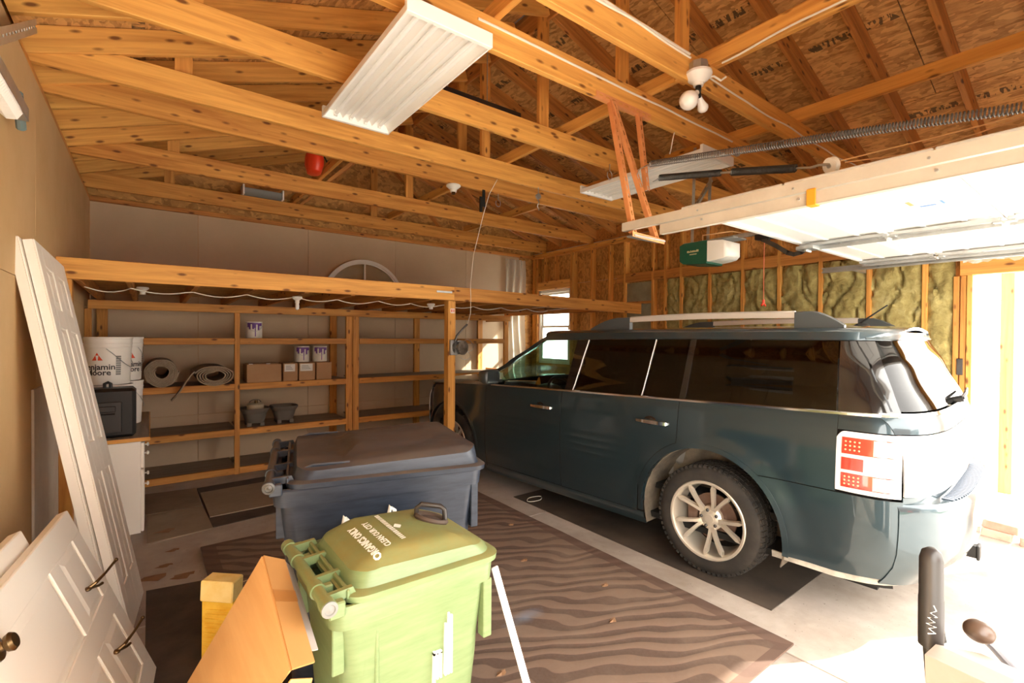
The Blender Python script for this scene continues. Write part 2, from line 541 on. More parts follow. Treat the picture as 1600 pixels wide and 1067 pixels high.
_cb = {}
def cbox(sx, sy, sz, c=0.0):
    key = (round(sx, 4), round(sy, 4), round(sz, 4), round(c, 4))
    if key in _cb:
        return _cb[key]
    x, y, z = sx / 2, sy / 2, sz / 2
    if c <= 0:
        vs = [(-x, -y, -z), (x, -y, -z), (x, y, -z), (-x, y, -z), (-x, -y, z), (x, -y, z), (x, y, z), (-x, y, z)]
        fs = [(3, 2, 1, 0), (4, 5, 6, 7), (0, 1, 5, 4), (1, 2, 6, 5), (2, 3, 7, 6), (3, 0, 4, 7)]
    else:
        bm = bmesh.new()
        bmesh.ops.create_cube(bm, size=1.0)
        for v in bm.verts:
            v.co = Vector((v.co.x * sx, v.co.y * sy, v.co.z * sz))
        bmesh.ops.bevel(bm, geom=list(bm.edges), offset=min(c, x * 0.9, y * 0.9, z * 0.9), segments=1, affect='EDGES')
        bm.verts.ensure_lookup_table()
        vs = [tuple(v.co) for v in bm.verts]
        fs = [tuple(v.index for v in f.verts) for f in bm.faces]
        bm.free()
    _cb[key] = (vs, fs)
    return _cb[key]

def mesh_of(name, m, mat, smooth=None, sharp=35):
    me = bpy.data.meshes.new(name)
    me.from_pydata(m.v, [], m.f)
    me.update()
    if mat is not None:
        me.materials.append(mat)
    if smooth:
        me.polygons.foreach_set('use_smooth', [True] * len(me.polygons))
        try:
            me.set_sharp_from_angle(angle=R(sharp))
        except Exception:
            pass
    return me

def fix_normals(me):
    bm = bmesh.new()
    bm.from_mesh(me)
    bmesh.ops.recalc_face_normals(bm, faces=list(bm.faces))
    bm.to_mesh(me)
    bm.free()

def child(o, parent):
    if parent is not None:
        o.parent = parent
        o.matrix_parent_inverse = world_of(parent).inverted()

def world_of(o):
    if o.parent is None:
        return o.matrix_basis.copy()
    return world_of(o.parent) @ o.matrix_parent_inverse @ o.matrix_basis

def obj(name, m, mat, parent=None, smooth=False, sharp=35, base=True, normals=True, mx=None):
    """one mesh object; world-space vertices are moved to an origin at the bottom centre (or kept local under mx)"""
    off = Vector((0, 0, 0))
    if base and mx is None and m.v:
        xs = [p[0] for p in m.v]; ys = [p[1] for p in m.v]; zs = [p[2] for p in m.v]
        off = Vector(((min(xs) + max(xs)) / 2, (min(ys) + max(ys)) / 2, min(zs)))
        m.v = [(p[0] - off.x, p[1] - off.y, p[2] - off.z) for p in m.v]
    me = mesh_of(name, m, mat, smooth, sharp)
    if normals:
        fix_normals(me)
    o = bpy.data.objects.new(name, me)
    COL.objects.link(o)
    if mx is not None:
        o.matrix_basis = mx
    else:
        o.location = off
    child(o, parent)
    return o

def thing(name, label, cat, loc=(0, 0, 0), group=None):
    o = bpy.data.objects.new(name, None)
    COL.objects.link(o)
    o.location = loc
    o.empty_display_size = 0.1
    o['label'] = label
    o['category'] = cat
    if group:
        o['group'] = group
    return o

def tag(o, label, cat, group=None):
    o['label'] = label
    o['category'] = cat
    if group:
        o['group'] = group
    return o

def struct(name, loc=(0, 0, 0)):
    o = bpy.data.objects.new(name, None)
    COL.objects.link(o)
    o.location = loc
    o['kind'] = 'structure'
    return o

_lum = {}
def lumber(name, p0, p1, w, h, mat, parent=None, up=(0, 0, 1), c=0.003):
    """a board from p0 to p1 (centre line of the section); w across, h along 'up'; grain along local X"""
    p0 = Vector(p0); p1 = Vector(p1)
    d = p1 - p0
    L = d.length
    x = d.normalized()
    upv = Vector(up)
    z = (upv - x * upv.dot(x)).normalized()
    y = z.cross(x)
    key = (round(L, 2), round(w, 3), round(h, 3), mat.name, c)
    if key not in _lum:
        mb = MB()
        vs, fs = cbox(round(L, 2), w, h, c)
        mb.add(vs, fs)
        _lum[key] = mesh_of(name, mb, mat)
    o = bpy.data.objects.new(name, _lum[key])
    COL.objects.link(o)
    M = Matrix(((x.x, y.x, z.x, 0), (x.y, y.y, z.y, 0), (x.z, y.z, z.z, 0), (0, 0, 0, 1)))
    M.translation = (p0 + p1) / 2
    o.matrix_basis = M
    child(o, parent)
    return o

def copy_tree(root, loc, rotz=None, label=None):
    r = root.copy()
    COL.objects.link(r)
    r.location = loc
    if rotz is not None:
        r.rotation_euler = (0, 0, rotz)
    if label:
        r['label'] = label
    for ch in list(root.children):
        c = ch.copy()
        COL.objects.link(c)
        c.parent = r
        for g in list(ch.children):
            d = g.copy()
            COL.objects.link(d)
            d.parent = c
    return r

def text_mesh(body, size, extrude=0.0006, spacing=1.0, align='CENTER', bold=0.0):
    cu = bpy.data.curves.new('lettering', 'FONT')
    cu.body = body
    cu.size = size
    cu.extrude = extrude
    cu.align_x = align
    cu.align_y = 'CENTER'
    cu.space_character = spacing
    cu.offset = bold
    cu.resolution_u = 2
    to = bpy.data.objects.new('lettering', cu)
    COL.objects.link(to)
    bpy.context.view_layer.update()
    dg = bpy.context.evaluated_depsgraph_get()
    me = bpy.data.meshes.new_from_object(to.evaluated_get(dg))
    vs = [tuple(v.co) for v in me.vertices]
    fs = [tuple(p.vertices) for p in me.polygons]
    bpy.data.objects.remove(to)
    bpy.data.curves.remove(cu)
    bpy.data.meshes.remove(me)
    return vs, fs

def frame(origin, x, y):
    """matrix with local x along x, local y near y"""
    x = Vector(x).normalized()
    y = Vector(y)
    y = (y - x * y.dot(x)).normalized()
    z = x.cross(y)
    M = Matrix(((x.x, y.x, z.x, 0), (x.y, y.y, z.y, 0), (x.z, y.z, z.z, 0), (0, 0, 0, 1)))
    M.translation = Vector(origin)
    return M

def lin(a, b, n):
    return [a + (b - a) * i / n for i in range(n + 1)]
# ================================================================== the setting
XL, XR, YB, YF, ZT = -0.503, 5.476, 6.69, -0.20, 3.02
XC = (XL + XR) / 2
SLOPE = 0.27

# ---- ground outside and garage slab
m = MB(); m.box(-14, -16, -0.12, 20, 14, -0.03)
g = obj('ground', m, DRIVE); g['kind'] = 'structure'
flo = struct('floor')
for i, (x0, x1) in enumerate(((XL - 0.1, 2.52), (2.526, XR + 0.12))):
    for j, (y0, y1) in enumerate(((YF - 0.1, 3.2), (3.206, YB + 0.1))):
        m = MB(); m.box(x0, y0, -0.10, x1, y1, 0.0, 0.003)
        obj('concrete_slab', m, CONCRETE, flo)

# ---- left wall: tan drywall sheets, taped joints
wl = struct('wall_left', (XL, 3.0, 0))
ys = [YF, 0.05, 1.27, 2.49, 3.70, 4.92, 6.14, YB]
for a, b in zip(ys[:-1], ys[1:]):
    for z0, z1 in ((0.0, 1.83), (1.83, 3.0)):
        m = MB(); m.box(XL - 0.013, a + 0.0015, z0 + 0.0015, XL, b - 0.0015, z1 - 0.0015, 0.0015)
        obj('drywall_panel', m, DRY_L, wl)
m = MB(); m.box(XL - 0.10, YF, 0, XL - 0.014, YB, 3.0)
obj('backing', m, OSB, wl)
lumber('top_plate', (XL - 0.045, YF, 2.98), (XL - 0.045, YB, 2.98), 0.09, 0.04, PINE, wl)

# ---- back wall: cream drywall sheets
wb = struct('wall_back', (XC, YB, 0))
xs = [XL, 0.45, 1.67, 2.89, 4.11, 5.20]
for a, b in zip(xs[:-1], xs[1:]):
    for z0, z1 in ((0.0, 0.62), (0.62, 1.84), (1.84, 3.0)):
        m = MB(); m.box(a + 0.0015, YB, z0 + 0.0015, b - 0.0015, YB + 0.013, z1 - 0.0015, 0.0015)
        obj('drywall_panel', m, DRY_B, wb)
m = MB(); m.box(XL - 0.1, YB + 0.014, 0, XR + 0.1, YB + 0.10, 3.02)
obj('backing', m, OSB, wb)
m = MB(); m.prism([(XL - 0.13, 3.02), (XR + 0.13, 3.02), (XR + 0.13, 3.22), (XC, 4.19), (XL - 0.13, 3.16)], -YB - 0.10, -YB - 0.03,
                  mx=Matrix(((1, 0, 0, 0), (0, 0, -1, 0), (0, 1, 0, 0), (0, 0, 0, 1))))
obj('gable_sheathing', m, OSB, wb)
lumber('top_plate', (XL, YB - 0.02, 2.975), (XR, YB - 0.02, 2.975), 0.04, 0.05, PINE_D, wb)

# ---- right wall: bare studs, OSB sheathing, mineral wool batts
wr = struct('wall_right', (XR, 3.0, 0))
SH = XR + 0.09
for (y0, y1, z0, z1) in ((0.95, 2.2, 0.0, 2.44), (2.2, 3.42, 0.0, 2.44), (3.42, 4.64, 0.0, 2.44), (4.64, 5.66, 0.0, 2.44),
                         (5.66, 6.53, 0.0, 1.10), (5.66, 6.53, 2.37, 2.44), (6.53, YB + 0.1, 0.0, 2.44),
                         (-0.2, 2.2, 2.44, 3.02), (2.2, 4.64, 2.44, 3.02), (4.64, YB + 0.1, 2.44, 3.02), (0.0, 0.95, 2.30, 2.44), (YF, 0.0, 0.0, 2.44)):
    m = MB(); m.box(SH, y0 + 0.002, z0 + 0.002, SH + 0.011, y1 - 0.002, z1 - 0.002)
    obj('sheathing_panel', m, OSB, wr)
# unseen outer siding, added to keep sun out of the sheathing joints
SIDING = plain('pale_siding', (0.7, 0.68, 0.64), 0.7)
for (y0, y1, z0, z1) in ((0.95, 5.66, -0.05, 3.05), (5.66, 6.53, -0.05, 1.10), (5.66, 6.53, 2.37, 3.05), (6.53, YB + 0.12, -0.05, 3.05), (YF - 0.1, 0.0, -0.05, 3.05), (0.0, 0.95, 2.14, 3.05)):
    m = MB(); m.box(SH + 0.0115, y0, z0, SH + 0.03, y1, z1)
    obj('siding', m, SIDING, wr)
for z, mt in ((2.995, PINE_L), (2.955, PINE)):
    lumber('top_plate', (XR + 0.045, YF, z), (XR + 0.045, YB, z), 0.09, 0.038, mt, wr)
lumber('bottom_plate', (XR + 0.045, 0.95, 0.02), (XR + 0.045, YB, 0.02), 0.09, 0.038, PINE_D, wr)
studs = [6.62, 6.575, 6.52, 5.66, 5.615, 5.21, 4.85, 4.55, 4.07, 3.87, 3.63, 3.235, 2.825, 2.42, 2.015, 1.60, 1.185, 0.975, 0.93]
for i, y in enumerate(studs):
    z0 = 0.038
    z1 = 2.936 if y > 1.0 else 2.10
    lumber('stud', (XR + 0.045, y, z0), (XR + 0.045, y, z1), 0.038, 0.09, (PINE, PINE_L, PINE)[i % 3], wr, up=(1, 0, 0))
for y in (6.32, 6.05):
    lumber('cripple_stud', (XR + 0.045, y, 2.52), (XR + 0.045, y, 2.936), 0.038, 0.09, PINE, wr, up=(1, 0, 0))
lumber('window_header', (XR + 0.03, 5.68, 2.445), (XR + 0.03, 6.50, 2.445), 0.06, 0.14, PINE_L, wr)
lumber('window_sill_plate', (XR + 0.045, 5.68, 1.08), (XR + 0.045, 6.50, 1.08), 0.09, 0.038, PINE, wr)
lumber('fire_block', (XR + 0.018, 1.45, 2.41), (XR + 0.018, 4.70, 2.41), 0.036, 0.125, PINE_D, wr)
for a, b in ((4.07, 4.55), (4.55, 4.85)):
    lumber('blocking', (XR + 0.05, a + 0.02, 2.05), (XR + 0.05, b - 0.02, 2.05), 0.075, 0.038, PINE_D, wr)

def batt(y0, y1, z0, z1, flat=False, seed=0):
    nu, nv = max(6, int((y1 - y0) / 0.02)), int((z1 - z0) / 0.025)
    def fn(u, v):
        e = min(u - y0, y1 - u) / (y1 - y0) * 2
        e = max(0.0, min(1.0, e * 2.2))
        q = Vector((u * 7 + seed * 3.1, v * 7, seed))
        nz = noise.noise(q) * 0.6 + noise.noise(q * 2.6) * 0.45 + noise.noise(q * 6.1) * 0.22
        fold = -0.050 * max(0.0, 1 - abs(math.sin(u * 15 + seed + 1.3 * math.sin(v * 5 + seed) + 0.8 * math.sin(v * 11 - seed))) * 4.5) - 0.035 * max(0.0, 1 - abs(math.sin(v * 4.3 + seed * 2 + 1.6 * math.sin(u * 8 + seed))) * 7)
        d = (0.024 + 0.046 * nz + fold) * (0.15 if flat else 1.0)
        edge = 0.018 * (1 - e) * (0.3 if flat else 1)
        return (XR + 0.030 - d + edge, u, v)
    m = MB(); m.grid(fn, lin(y0, y1, nu), lin(z0, z1, nv))
    # closed back
    m.box(XR + 0.05, y0, z0, SH, y1, z1)
    return obj('insulation_batt', m, INSUL, wr, smooth=True, sharp=80, normals=False)
FLATB = mottled('flat_grey_batt', (0.24, 0.21, 0.13), (0.34, 0.31, 0.20), 5, 0.95, bstr=0.3)
bays = [(0.995, 1.165), (1.205, 1.58), (1.62, 1.995), (2.035, 2.40), (2.44, 2.805), (2.845, 3.215), (3.255, 3.61), (3.65, 3.85)]
for k, (a, b) in enumerate(bays):
    batt(a, b, 0.04, 2.335 if b > 1.4 else 2.30, seed=k * 1.7)
bf = batt(4.09, 4.53, 0.04, 2.335, flat=True, seed=31)
bf.data.materials.clear(); bf.data.materials.append(FLATB)

# ---- side doorway in the right wall near the front
d1 = struct('door_1', (XR, 0.45, 0))
lumber('jamb', (XR + 0.045, 0.89, 0.0), (XR + 0.045, 0.89, 2.10), 0.035, 0.11, PINE_L, d1, up=(1, 0, 0))
lumber('jamb', (XR + 0.045, 0.02, 0.0), (XR + 0.045, 0.02, 2.10), 0.035, 0.11, PINE_L, d1, up=(1, 0, 0))
lumber('header', (XR + 0.02, -0.1, 2.175), (XR + 0.02, 0.95, 2.175), 0.10, 0.15, PINE_L, d1)
PAINT_SPLASH = mottled('chipped_white_paint', (0.75, 0.60, 0.42), (0.86, 0.82, 0.76), 14, 0.7, lo=0.45, hi=0.55)
m = MB(); m.grid(lambda u, v: (XR - 0.0315, u, 2.252 - v * (0.05 + 0.04 * noise.noise(Vector((u * 17, 3, 1))) )), lin(0.45, 0.93, 16), [0, 0.33, 0.66, 1.0])
obj('paint_smear', m, PAINT_SPLASH, d1)
m = MB(); m.box(XR - 0.012, 0.925, 1.26, XR + 0.0, 0.965, 1.40, 0.003)
sp = obj('strike_plate', m, STEEL_DARK, d1)
m = MB(); m.box(XR + 0.05, -0.05, -0.10, XR + 0.9, 0.93, -0.012, 0.01)
obj('door_step', m, CONCRETE, d1)

# ---- window at the back of the right wall
w1 = struct('window_1', (XR + 0.06, 6.09, 1.1))
fy0, fy1, fz0, fz1 = 5.69, 6.49, 1.10, 2.365
m = MB()
for a in ((fy0, fz0, fy0 + 0.045, fz1), (fy1 - 0.045, fz0, fy1, fz1), (fy0, fz0, fy1, fz0 + 0.045), (fy0, fz1 - 0.045, fy1, fz1)):
    m.box(XR + 0.03, a[0], a[1], XR + 0.10, a[2], a[3], 0.004)
obj('window_frame', m, WHITE_PLASTIC, w1)
for z0, z1, dx in ((1.145, 1.755, 0.0), (1.715, 2.32, 0.022)):
    m = MB()
    for a in ((fy0 + 0.045, z0, fy0 + 0.085, z1), (fy1 - 0.085, z0, fy1 - 0.045, z1), (fy0 + 0.085, z0, fy1 - 0.085, z0 + 0.04), (fy0 + 0.085, z1 - 0.04, fy1 - 0.085, z1)):
        m.box(XR + 0.045 + dx, a[0], a[1], XR + 0.065 + dx, a[2], a[3], 0.003)
    s_ = obj('sash', m, WHITE_PLASTIC, w1)
    m = MB(); m.box(XR + 0.053 + dx, fy0 + 0.085, z0 + 0.04, XR + 0.057 + dx, fy1 - 0.085, z1 - 0.04)
    obj('pane', m, GLASS_CLEAR, s_)

# ---- front wall behind the camera with the two vehicle openings
wf = struct('wall_front', (XC, YF, 0))
for x0, x1, z0, z1 in ((XL - 0.1, -0.36, 0, 3.02), (1.72, 2.12, 0, 3.02), (5.0, XR + 0.1, 0, 3.02), (-0.36, 1.72, 2.16, 3.02), (2.12, 5.0, 2.16, 3.02)):  # unseen pier between the openings is widened to shade the control panel
    m = MB(); m.box(x0, YF - 0.10, z0, x1, YF, z1)
    obj('wall_panel', m, STUDWALL, wf)
m = MB(); m.prism([(XL - 0.13, 3.02), (XR + 0.13, 3.02), (XR + 0.13, 3.22), (XC, 4.19), (XL - 0.13, 3.16)], -YF + 0.02, -YF + 0.10,
                  mx=Matrix(((1, 0, 0, 0), (0, 0, -1, 0), (0, 1, 0, 0), (0, 0, 0, 1))))
obj('gable_panel', m, OSB, wf)

# ---- roof framing
ce = struct('ceiling', (XC, 3.2, ZT))
ZRIDGE, ZWL, ZWR = 4.05, 3.06, 3.12
SL_L, SL_R = (ZRIDGE - ZWL) / (XC - XL), (ZRIDGE - ZWR) / (XR - XC)
def zr(x):                                       # underside of the rafters
    return ZRIDGE - (SL_R * (x - XC) if x > XC else SL_L * (XC - x))
k = 0
y = 0.02
RY = []
while y < 6.75:
    RY.append(y)
    y += 0.4
for i, y in enumerate(RY):
    for sgn in (1, -1):
        xo = XR + 0.16 if sgn > 0 else XL - 0.16
        xi = XC + sgn * 0.02
        n = Vector(((SL_R if sgn > 0 else -SL_L), 0, 1)).normalized()
        a = Vector((xi, y, zr(xi))) + n * 0.07
        b = Vector((xo, y, zr(xo))) + n * 0.07
        lumber('rafter', a, b, 0.038, 0.14, PINE_D if sgn > 0 else PINE_L, ce, up=(0, 0, 1))
lumber('ridge_board', (XC, YF, zr(XC) + 0.075), (XC, YB, zr(XC) + 0.075), 0.02, 0.19, PINE_D, ce)
# OSB roof sheets, staggered
for sgn in (1, -1):
    sl_ = SL_R if sgn > 0 else SL_L
    n = Vector((sl_ * sgn, 0, 1)).normalized()
    d = Vector((sgn, 0, -sl_)).normalized()
    for r_ in range(3):
        s0, s1 = r_ * 1.22 + 0.004, min((r_ + 1) * 1.22, 3.42) - 0.004
        cuts = [YF - 0.15, 2.22, 4.66, 7.0] if r_ % 2 == 0 else [YF - 0.15, 1.0, 3.44, 5.88, 7.0]
        for a, b in zip(cuts[:-1], cuts[1:]):
            L, W = b - a - 0.006, s1 - s0
            vs_, fs_ = cbox(L, W, 0.012)
            mb = MB(); mb.add(vs_, fs_)
            c = Vector((XC, 0, zr(XC))) + n * 0.150 + d * ((s0 + s1) / 2)
            c.y = (a + b) / 2
            M = Matrix(((0, d.x * -sgn, n.x, c.x), (1, 0, 0, c.y), (0, d.z * -sgn, n.z, c.z), (0, 0, 0, 1)))
            obj('sheathing_panel', mb, OSB_R, ce, mx=M)
# unseen shingled roof and closed eaves, added so that daylight only enters through openings
SHINGLE = plain('dark_shingle', (0.06, 0.055, 0.05), 0.9)
for sgn in (1, -1):
    sl_ = SL_R if sgn > 0 else SL_L
    n = Vector((sl_ * sgn, 0, 1)).normalized()
    d = Vector((sgn, 0, -sl_)).normalized()
    vs_, fs_ = cbox(7.6, 3.9, 0.03)
    mb = MB(); mb.add(vs_, fs_)
    c = Vector((XC, 0, zr(XC))) + n * 0.176 + d * 1.92
    c.y = 3.35
    obj('shingle_roof', mb, SHINGLE, ce, mx=Matrix(((0, d.x * -sgn, n.x, c.x), (1, 0, 0, c.y), (0, d.z * -sgn, n.z, c.z), (0, 0, 0, 1))))
    xe = XR + 0.115 if sgn > 0 else XL - 0.115
    m = MB(); m.box(xe - 0.012, YF - 0.3, 2.90, xe + 0.012, YB + 0.3, 3.26)
    obj('fascia_board', m, PINE_D, ce)
m = MB(); m.box(XC - 0.22, YF - 0.3, ZRIDGE + 0.205, XC + 0.22, YB + 0.9, ZRIDGE + 0.23)
obj('ridge_cap', m, SHINGLE, ce)  # unseen cap, added to stop daylight leaking in at the ridge
# ceiling ties across the garage
TIES = [(1.60, PINE_L), (2.04, PINE_L), (2.83, PINE_L), (3.64, PINE_L), (4.05, PINE), (5.26, PINE), (6.38, PINE)]
for y, mt in TIES:
    lumber('ceiling_tie', (XL - 0.08, y, ZT + 0.083), (XR + 0.08, y, ZT + 0.083), 0.038, 0.165, mt, ce)
# strongbacks lying along the ties
for x, y0, y1 in ((2.68, YF, 6.45), (3.88, YF, 2.75), (3.93, 2.4, 6.45), (1.42, 0.9, 6.45)):
    lumber('strongback', (x, y0, ZT + 0.165 + 0.045), (x, y1, ZT + 0.165 + 0.045), 0.038, 0.09, PINE_L, ce)
lumber('strongback', (2.72, 0.6, ZT + 0.165 + 0.06), (2.72, 1.75, ZT + 0.165 + 0.06), 0.038, 0.12, PINE_L, ce)
# hangers from the ridge line and from the left rafters down to each tie
for y, mt in TIES:
    yy = y + 0.038
    lumber('hanger', (2.455, yy, ZT + 0.02), (2.455, yy, zr(2.455) + 0.10), 0.038, 0.095, PINE, ce, up=(1, 0, 0))
    if y > 2.5:
        lumber('hanger', (0.17, yy, ZT + 0.02), (0.17, yy, zr(0.17) + 0.10), 0.038, 0.095, PINE, ce, up=(1, 0, 0))
# diagonal webs near the back gable
for y in (5.30, 6.42):
    lumber('web_brace', (1.5, y, ZT + 0.16), (2.3, y, zr(2.3)), 0.038, 0.07, PINE_D, ce, up=(0, 1, 0))
    lumber('web_brace', (3.5, y, ZT + 0.16), (2.65, y, zr(2.65)), 0.038, 0.07, PINE_D, ce, up=(0, 1, 0))

# ---- house across the street (behind the camera; it shows only as a reflection in the car)
nh = struct('house_across_street', (2.0, -13, 0))
m = MB(); m.box(-6, -15.5, -0.05, 4, -14.0, 4.6); m.prism([(-6.4, 4.6), (4.4, 4.6), (-1, 7.2)], 14.0, 15.5, Matrix(((1, 0, 0, 0), (0, 0, -1, 0), (0, 1, 0, 0), (0, 0, 0, 1))))
obj('house_wall', m, mottled('brown_brick_wall', (0.20, 0.10, 0.065), (0.30, 0.16, 0.11), 9, 0.9), nh)
m = MB(); m.box(4.0, -14.8, -0.05, 10, -13.8, 4.0)
obj('garage_wing', m, plain('grey_siding', (0.42, 0.42, 0.42), 0.7), nh)
for x0, z0, x1, z1 in ((4.6, 0.0, 7.2, 2.3), (-4.6, 1.0, -2.6, 2.4), (0.6, 1.0, 2.6, 2.4), (7.8, 1.2, 9.2, 2.4)):
    m = MB(); m.box(x0, -13.99 if x0 < 4 else -13.79, z0, x1, -13.93 if x0 < 4 else -13.73, z1, 0.01)
    obj('window', m, TRIM_BLACK if z0 > 0 else SILVER, nh)
for xx in (-0.4, 3.2):
    m = MB(); m.box(xx, -13.98, 0.0, xx + 0.9, -13.90, 2.1, 0.01)
    obj('door', m, RED if xx < 0 else WHITE_PAINT, nh)
m = MB(); m.box(-14, -12.5, -0.03, 1.2, -5.5, -0.015); m.box(6.5, -12.5, -0.03, 18, -5.5, -0.015)
lw = obj('lawn', m, mottled('dry_lawn', (0.06, 0.10, 0.025), (0.11, 0.15, 0.05), 6, 0.95)); lw['kind'] = 'structure'
# ================================================================== loft and shelving
lo = thing('storage_loft', 'long timber storage loft with a front beam on posts above the shelves', 'loft', (2.5, 4.4, 0))
lumber('front_beam', (XL + 0.005, 4.38, 2.0), (2.54, 4.38, 2.003), 0.038, 0.142, PINE_L, lo)
lumber('front_beam', (2.54, 4.38, 2.003), (XR - 0.04, 4.235, 1.955), 0.038, 0.142, PINE, lo)
m = MB(); m.box(2.49, 4.40, 0.0, 2.578, 4.488, 1.93, 0.004)
lumber('post', (2.534, 4.444, 0.0), (2.534, 4.444, 1.93), 0.088, 0.088, PINE_L, lo, up=(0, 1, 0))
lumber('post', (XL + 0.045, 4.44, 0.0), (XL + 0.045, 4.44, 1.93), 0.07, 0.085, PINE, lo, up=(0, 1, 0))
JX = [-0.40, -0.12, 0.29, 0.69, 1.09, 1.49, 1.89, 2.29, 2.69, 3.09, 3.49, 3.89, 4.29]
for x in JX:
    lumber('joist', (x, 4.40, 1.975), (x, 6.66, 1.94), 0.038, 0.10, PINE_D, lo)
lumber('joist', (4.70, 4.30, 1.94), (4.62, 6.3, 1.94), 0.038, 0.10, PINE_D, lo)
for x0, x1 in ((XL + 0.02, 0.70), (0.705, 1.90), (1.905, 3.10), (3.105, 4.40)):
    vs_, fs_ = cbox(x1 - x0, 2.24, 0.012)
    mb = MB(); mb.add(vs_, fs_)
    t = Matrix.Translation(((x0 + x1) / 2, 5.53, 2.016)) @ Matrix.Rotation(-0.0155, 4, 'X')
    obj('deck_panel', mb, OSB, lo, mx=t)
m = MB(); m.box(2.33, 4.356, 2.005, 2.51, 4.3605, 2.025, 0.001)
obj('mending_plate', m, GALV, lo)
m = MB(); m.box(2.515, 4.397, 1.80, 2.565, 4.3995, 1.85, 0.0008)
st = obj('sticker', m, LABEL_W, lo)
m = MB(); m.box(2.523, 4.3955, 1.812, 2.535, 4.3975, 1.84); m.box(2.548, 4.3955, 1.812, 2.558, 4.3975, 1.84)
obj('sticker_print', m, PRINT_R, st)

sh = thing('shelving_unit', 'built-in pine shelving of four levels along the back wall under the loft', 'shelving', (2.0, 6.1, 0))
UPX = [XL + 0.03, 0.775, 2.02, 2.105, 4.50]
for x in UPX:
    lumber('upright', (x, 6.115, 0.0), (x, 6.115, 1.80 if x > 0 else 1.80), 0.052 if x < 1 else 0.08, 0.04, PINE, sh, up=(0, 1, 0))
for x in (XL + 0.10, 1.985, 3.22, 4.36):
    lumber('back_upright', (x, 6.655, 0.0), (x, 6.655, 1.885), 0.09, 0.04, PINE, sh, up=(0, 1, 0))
for k_, z in enumerate((1.52, 1.012, 0.505, 0.075)):
    spans = ((XL + 0.03, 0.75), (0.80, 1.98), (2.145, 4.47))
    for a, b in spans:
        lumber('shelf_rail', (a, 6.11, z - 0.035), (b, 6.11, z - 0.035), 0.038, 0.07, PINE, sh)
        bm_ = MB(); vs_, fs_ = cbox(b - a + 0.02, 0.545, 0.014); bm_.add(vs_, fs_)
        bo = obj('shelf_board', bm_, GREYWOOD, sh, mx=Matrix.Translation(((a + b) / 2, 6.403, z - 0.007)))
lumber('top_rail', (XL + 0.03, 6.09, 1.842), (4.56, 6.09, 1.842), 0.038, 0.086, PINE, sh)
lumber('end_rail', (4.50, 6.14, 1.842), (4.50, 6.66, 1.842), 0.038, 0.086, PINE_D, sh)
lumber('end_rail', (4.50, 6.14, 1.0), (4.50, 6.66, 1.0), 0.038, 0.07, PINE_D, sh)

# lamp sockets and the white cable under the loft
def socket(x, y, z, label):
    t = thing('lamp_socket', label, 'lamp socket', (x, y, z), 'empty lamp sockets under the loft')
    m = MB(); m.lathe([(0.0, 0.0), (0.042, 0.0), (0.045, -0.012), (0.030, -0.028), (0.022, -0.034)], 16, Matrix.Translation((x, y, z)))
    obj('socket_base', m, WHITE_PLASTIC, t, smooth=True)
    m = MB(); m.lathe([(0.020, -0.03), (0.021, -0.062), (0.015, -0.062), (0.014, -0.035)], 14, Matrix.Translation((x, y, z)))
    obj('lamp_holder', m, WHITE_PLASTIC, t, smooth=True)
    return t
socket(-0.05, 5.25, 1.965, 'white lamp socket under the loft above the paint pails')
s2 = socket(1.09, 4.75, 1.916, 'white lamp socket with a bulb under the loft above the carton row')
m = MB(); m.lathe([(0.0, -0.06), (0.014, -0.062), (0.018, -0.085), (0.016, -0.115), (0.0, -0.125)], 14, Matrix.Translation((1.09, 4.75, 1.916)))
obj('bulb', m, BULB, s2, smooth=True)
socket(2.47, 4.75, 1.916, 'white lamp socket under the loft just left of the timber post')

def wavy(p0, p1, n, amp, seed, sag=0.0):
    p0 = Vector(p0); p1 = Vector(p1)
    out = []
    for i in range(n + 1):
        t = i / n
        p = p0.lerp(p1, t)
        q = Vector((t * 6.0, seed, 0.5))
        p = p + Vector((0, noise.noise(q) * amp, noise.noise(q + Vector((9, 4, 2))) * amp * 0.5 - sag * 4 * t * (1 - t)))
        out.append(p)
    return out
def cable(name, path, r, mat, label, cat='cable', group=None):
    m = MB(); m.tube(path, r, 6)
    return tag(obj(name, m, mat, smooth=True), label, cat, group)
path = []
for a, b in zip(JX[:-1], JX[1:]):
    for i in range(8):
        t = i / 8
        path.append((a + (b - a) * t, 4.85 + 0.05 * math.sin(a * 9), 1.917 - 0.0 * a - 0.032 * math.sin(math.pi * t)))
cable('loft_cable', path, 0.0045, CABLE, 'white cable looping between the joists beneath the loft')

# half-round window standing on the loft
hw = thing('half_round_window', 'half-round white window sash standing on the loft against the back wall', 'window sash', (2.40, 6.6, 2.02))
def arc_ring(r0, r1, y0, y1, n=40):
    m = MB()
    vs_, fs_ = [], []
    for i in range(n + 1):
        a = math.pi * i / n
        for (r_, y_) in ((r0, y0), (r1, y0), (r1, y1), (r0, y1)):
            vs_.append((2.40 + r_ * math.cos(a), y_, 2.03 + r_ * math.sin(a)))
    for i in range(n):
        for k in range(4):
            fs_.append((i * 4 + k, i * 4 + (k + 1) % 4, (i + 1) * 4 + (k + 1) % 4, (i + 1) * 4 + k))
    fs_ += [(0, 1, 2, 3), (n * 4 + 3, n * 4 + 2, n * 4 + 1, n * 4)]
    return m.add(vs_, fs_)
m = arc_ring(0.545, 0.585, 6.575, 6.63)
for v_, f_ in ((arc_ring(0.525, 0.547, 6.59, 6.615).v, arc_ring(0.525, 0.547, 6.59, 6.615).f),):
    m.add(v_, f_)
m.box(2.40 - 0.585, 6.575, 2.022, 2.40 + 0.585, 6.63, 2.06, 0.004)
obj('sash_frame', m, WHITE_PAINT, hw, smooth=True)
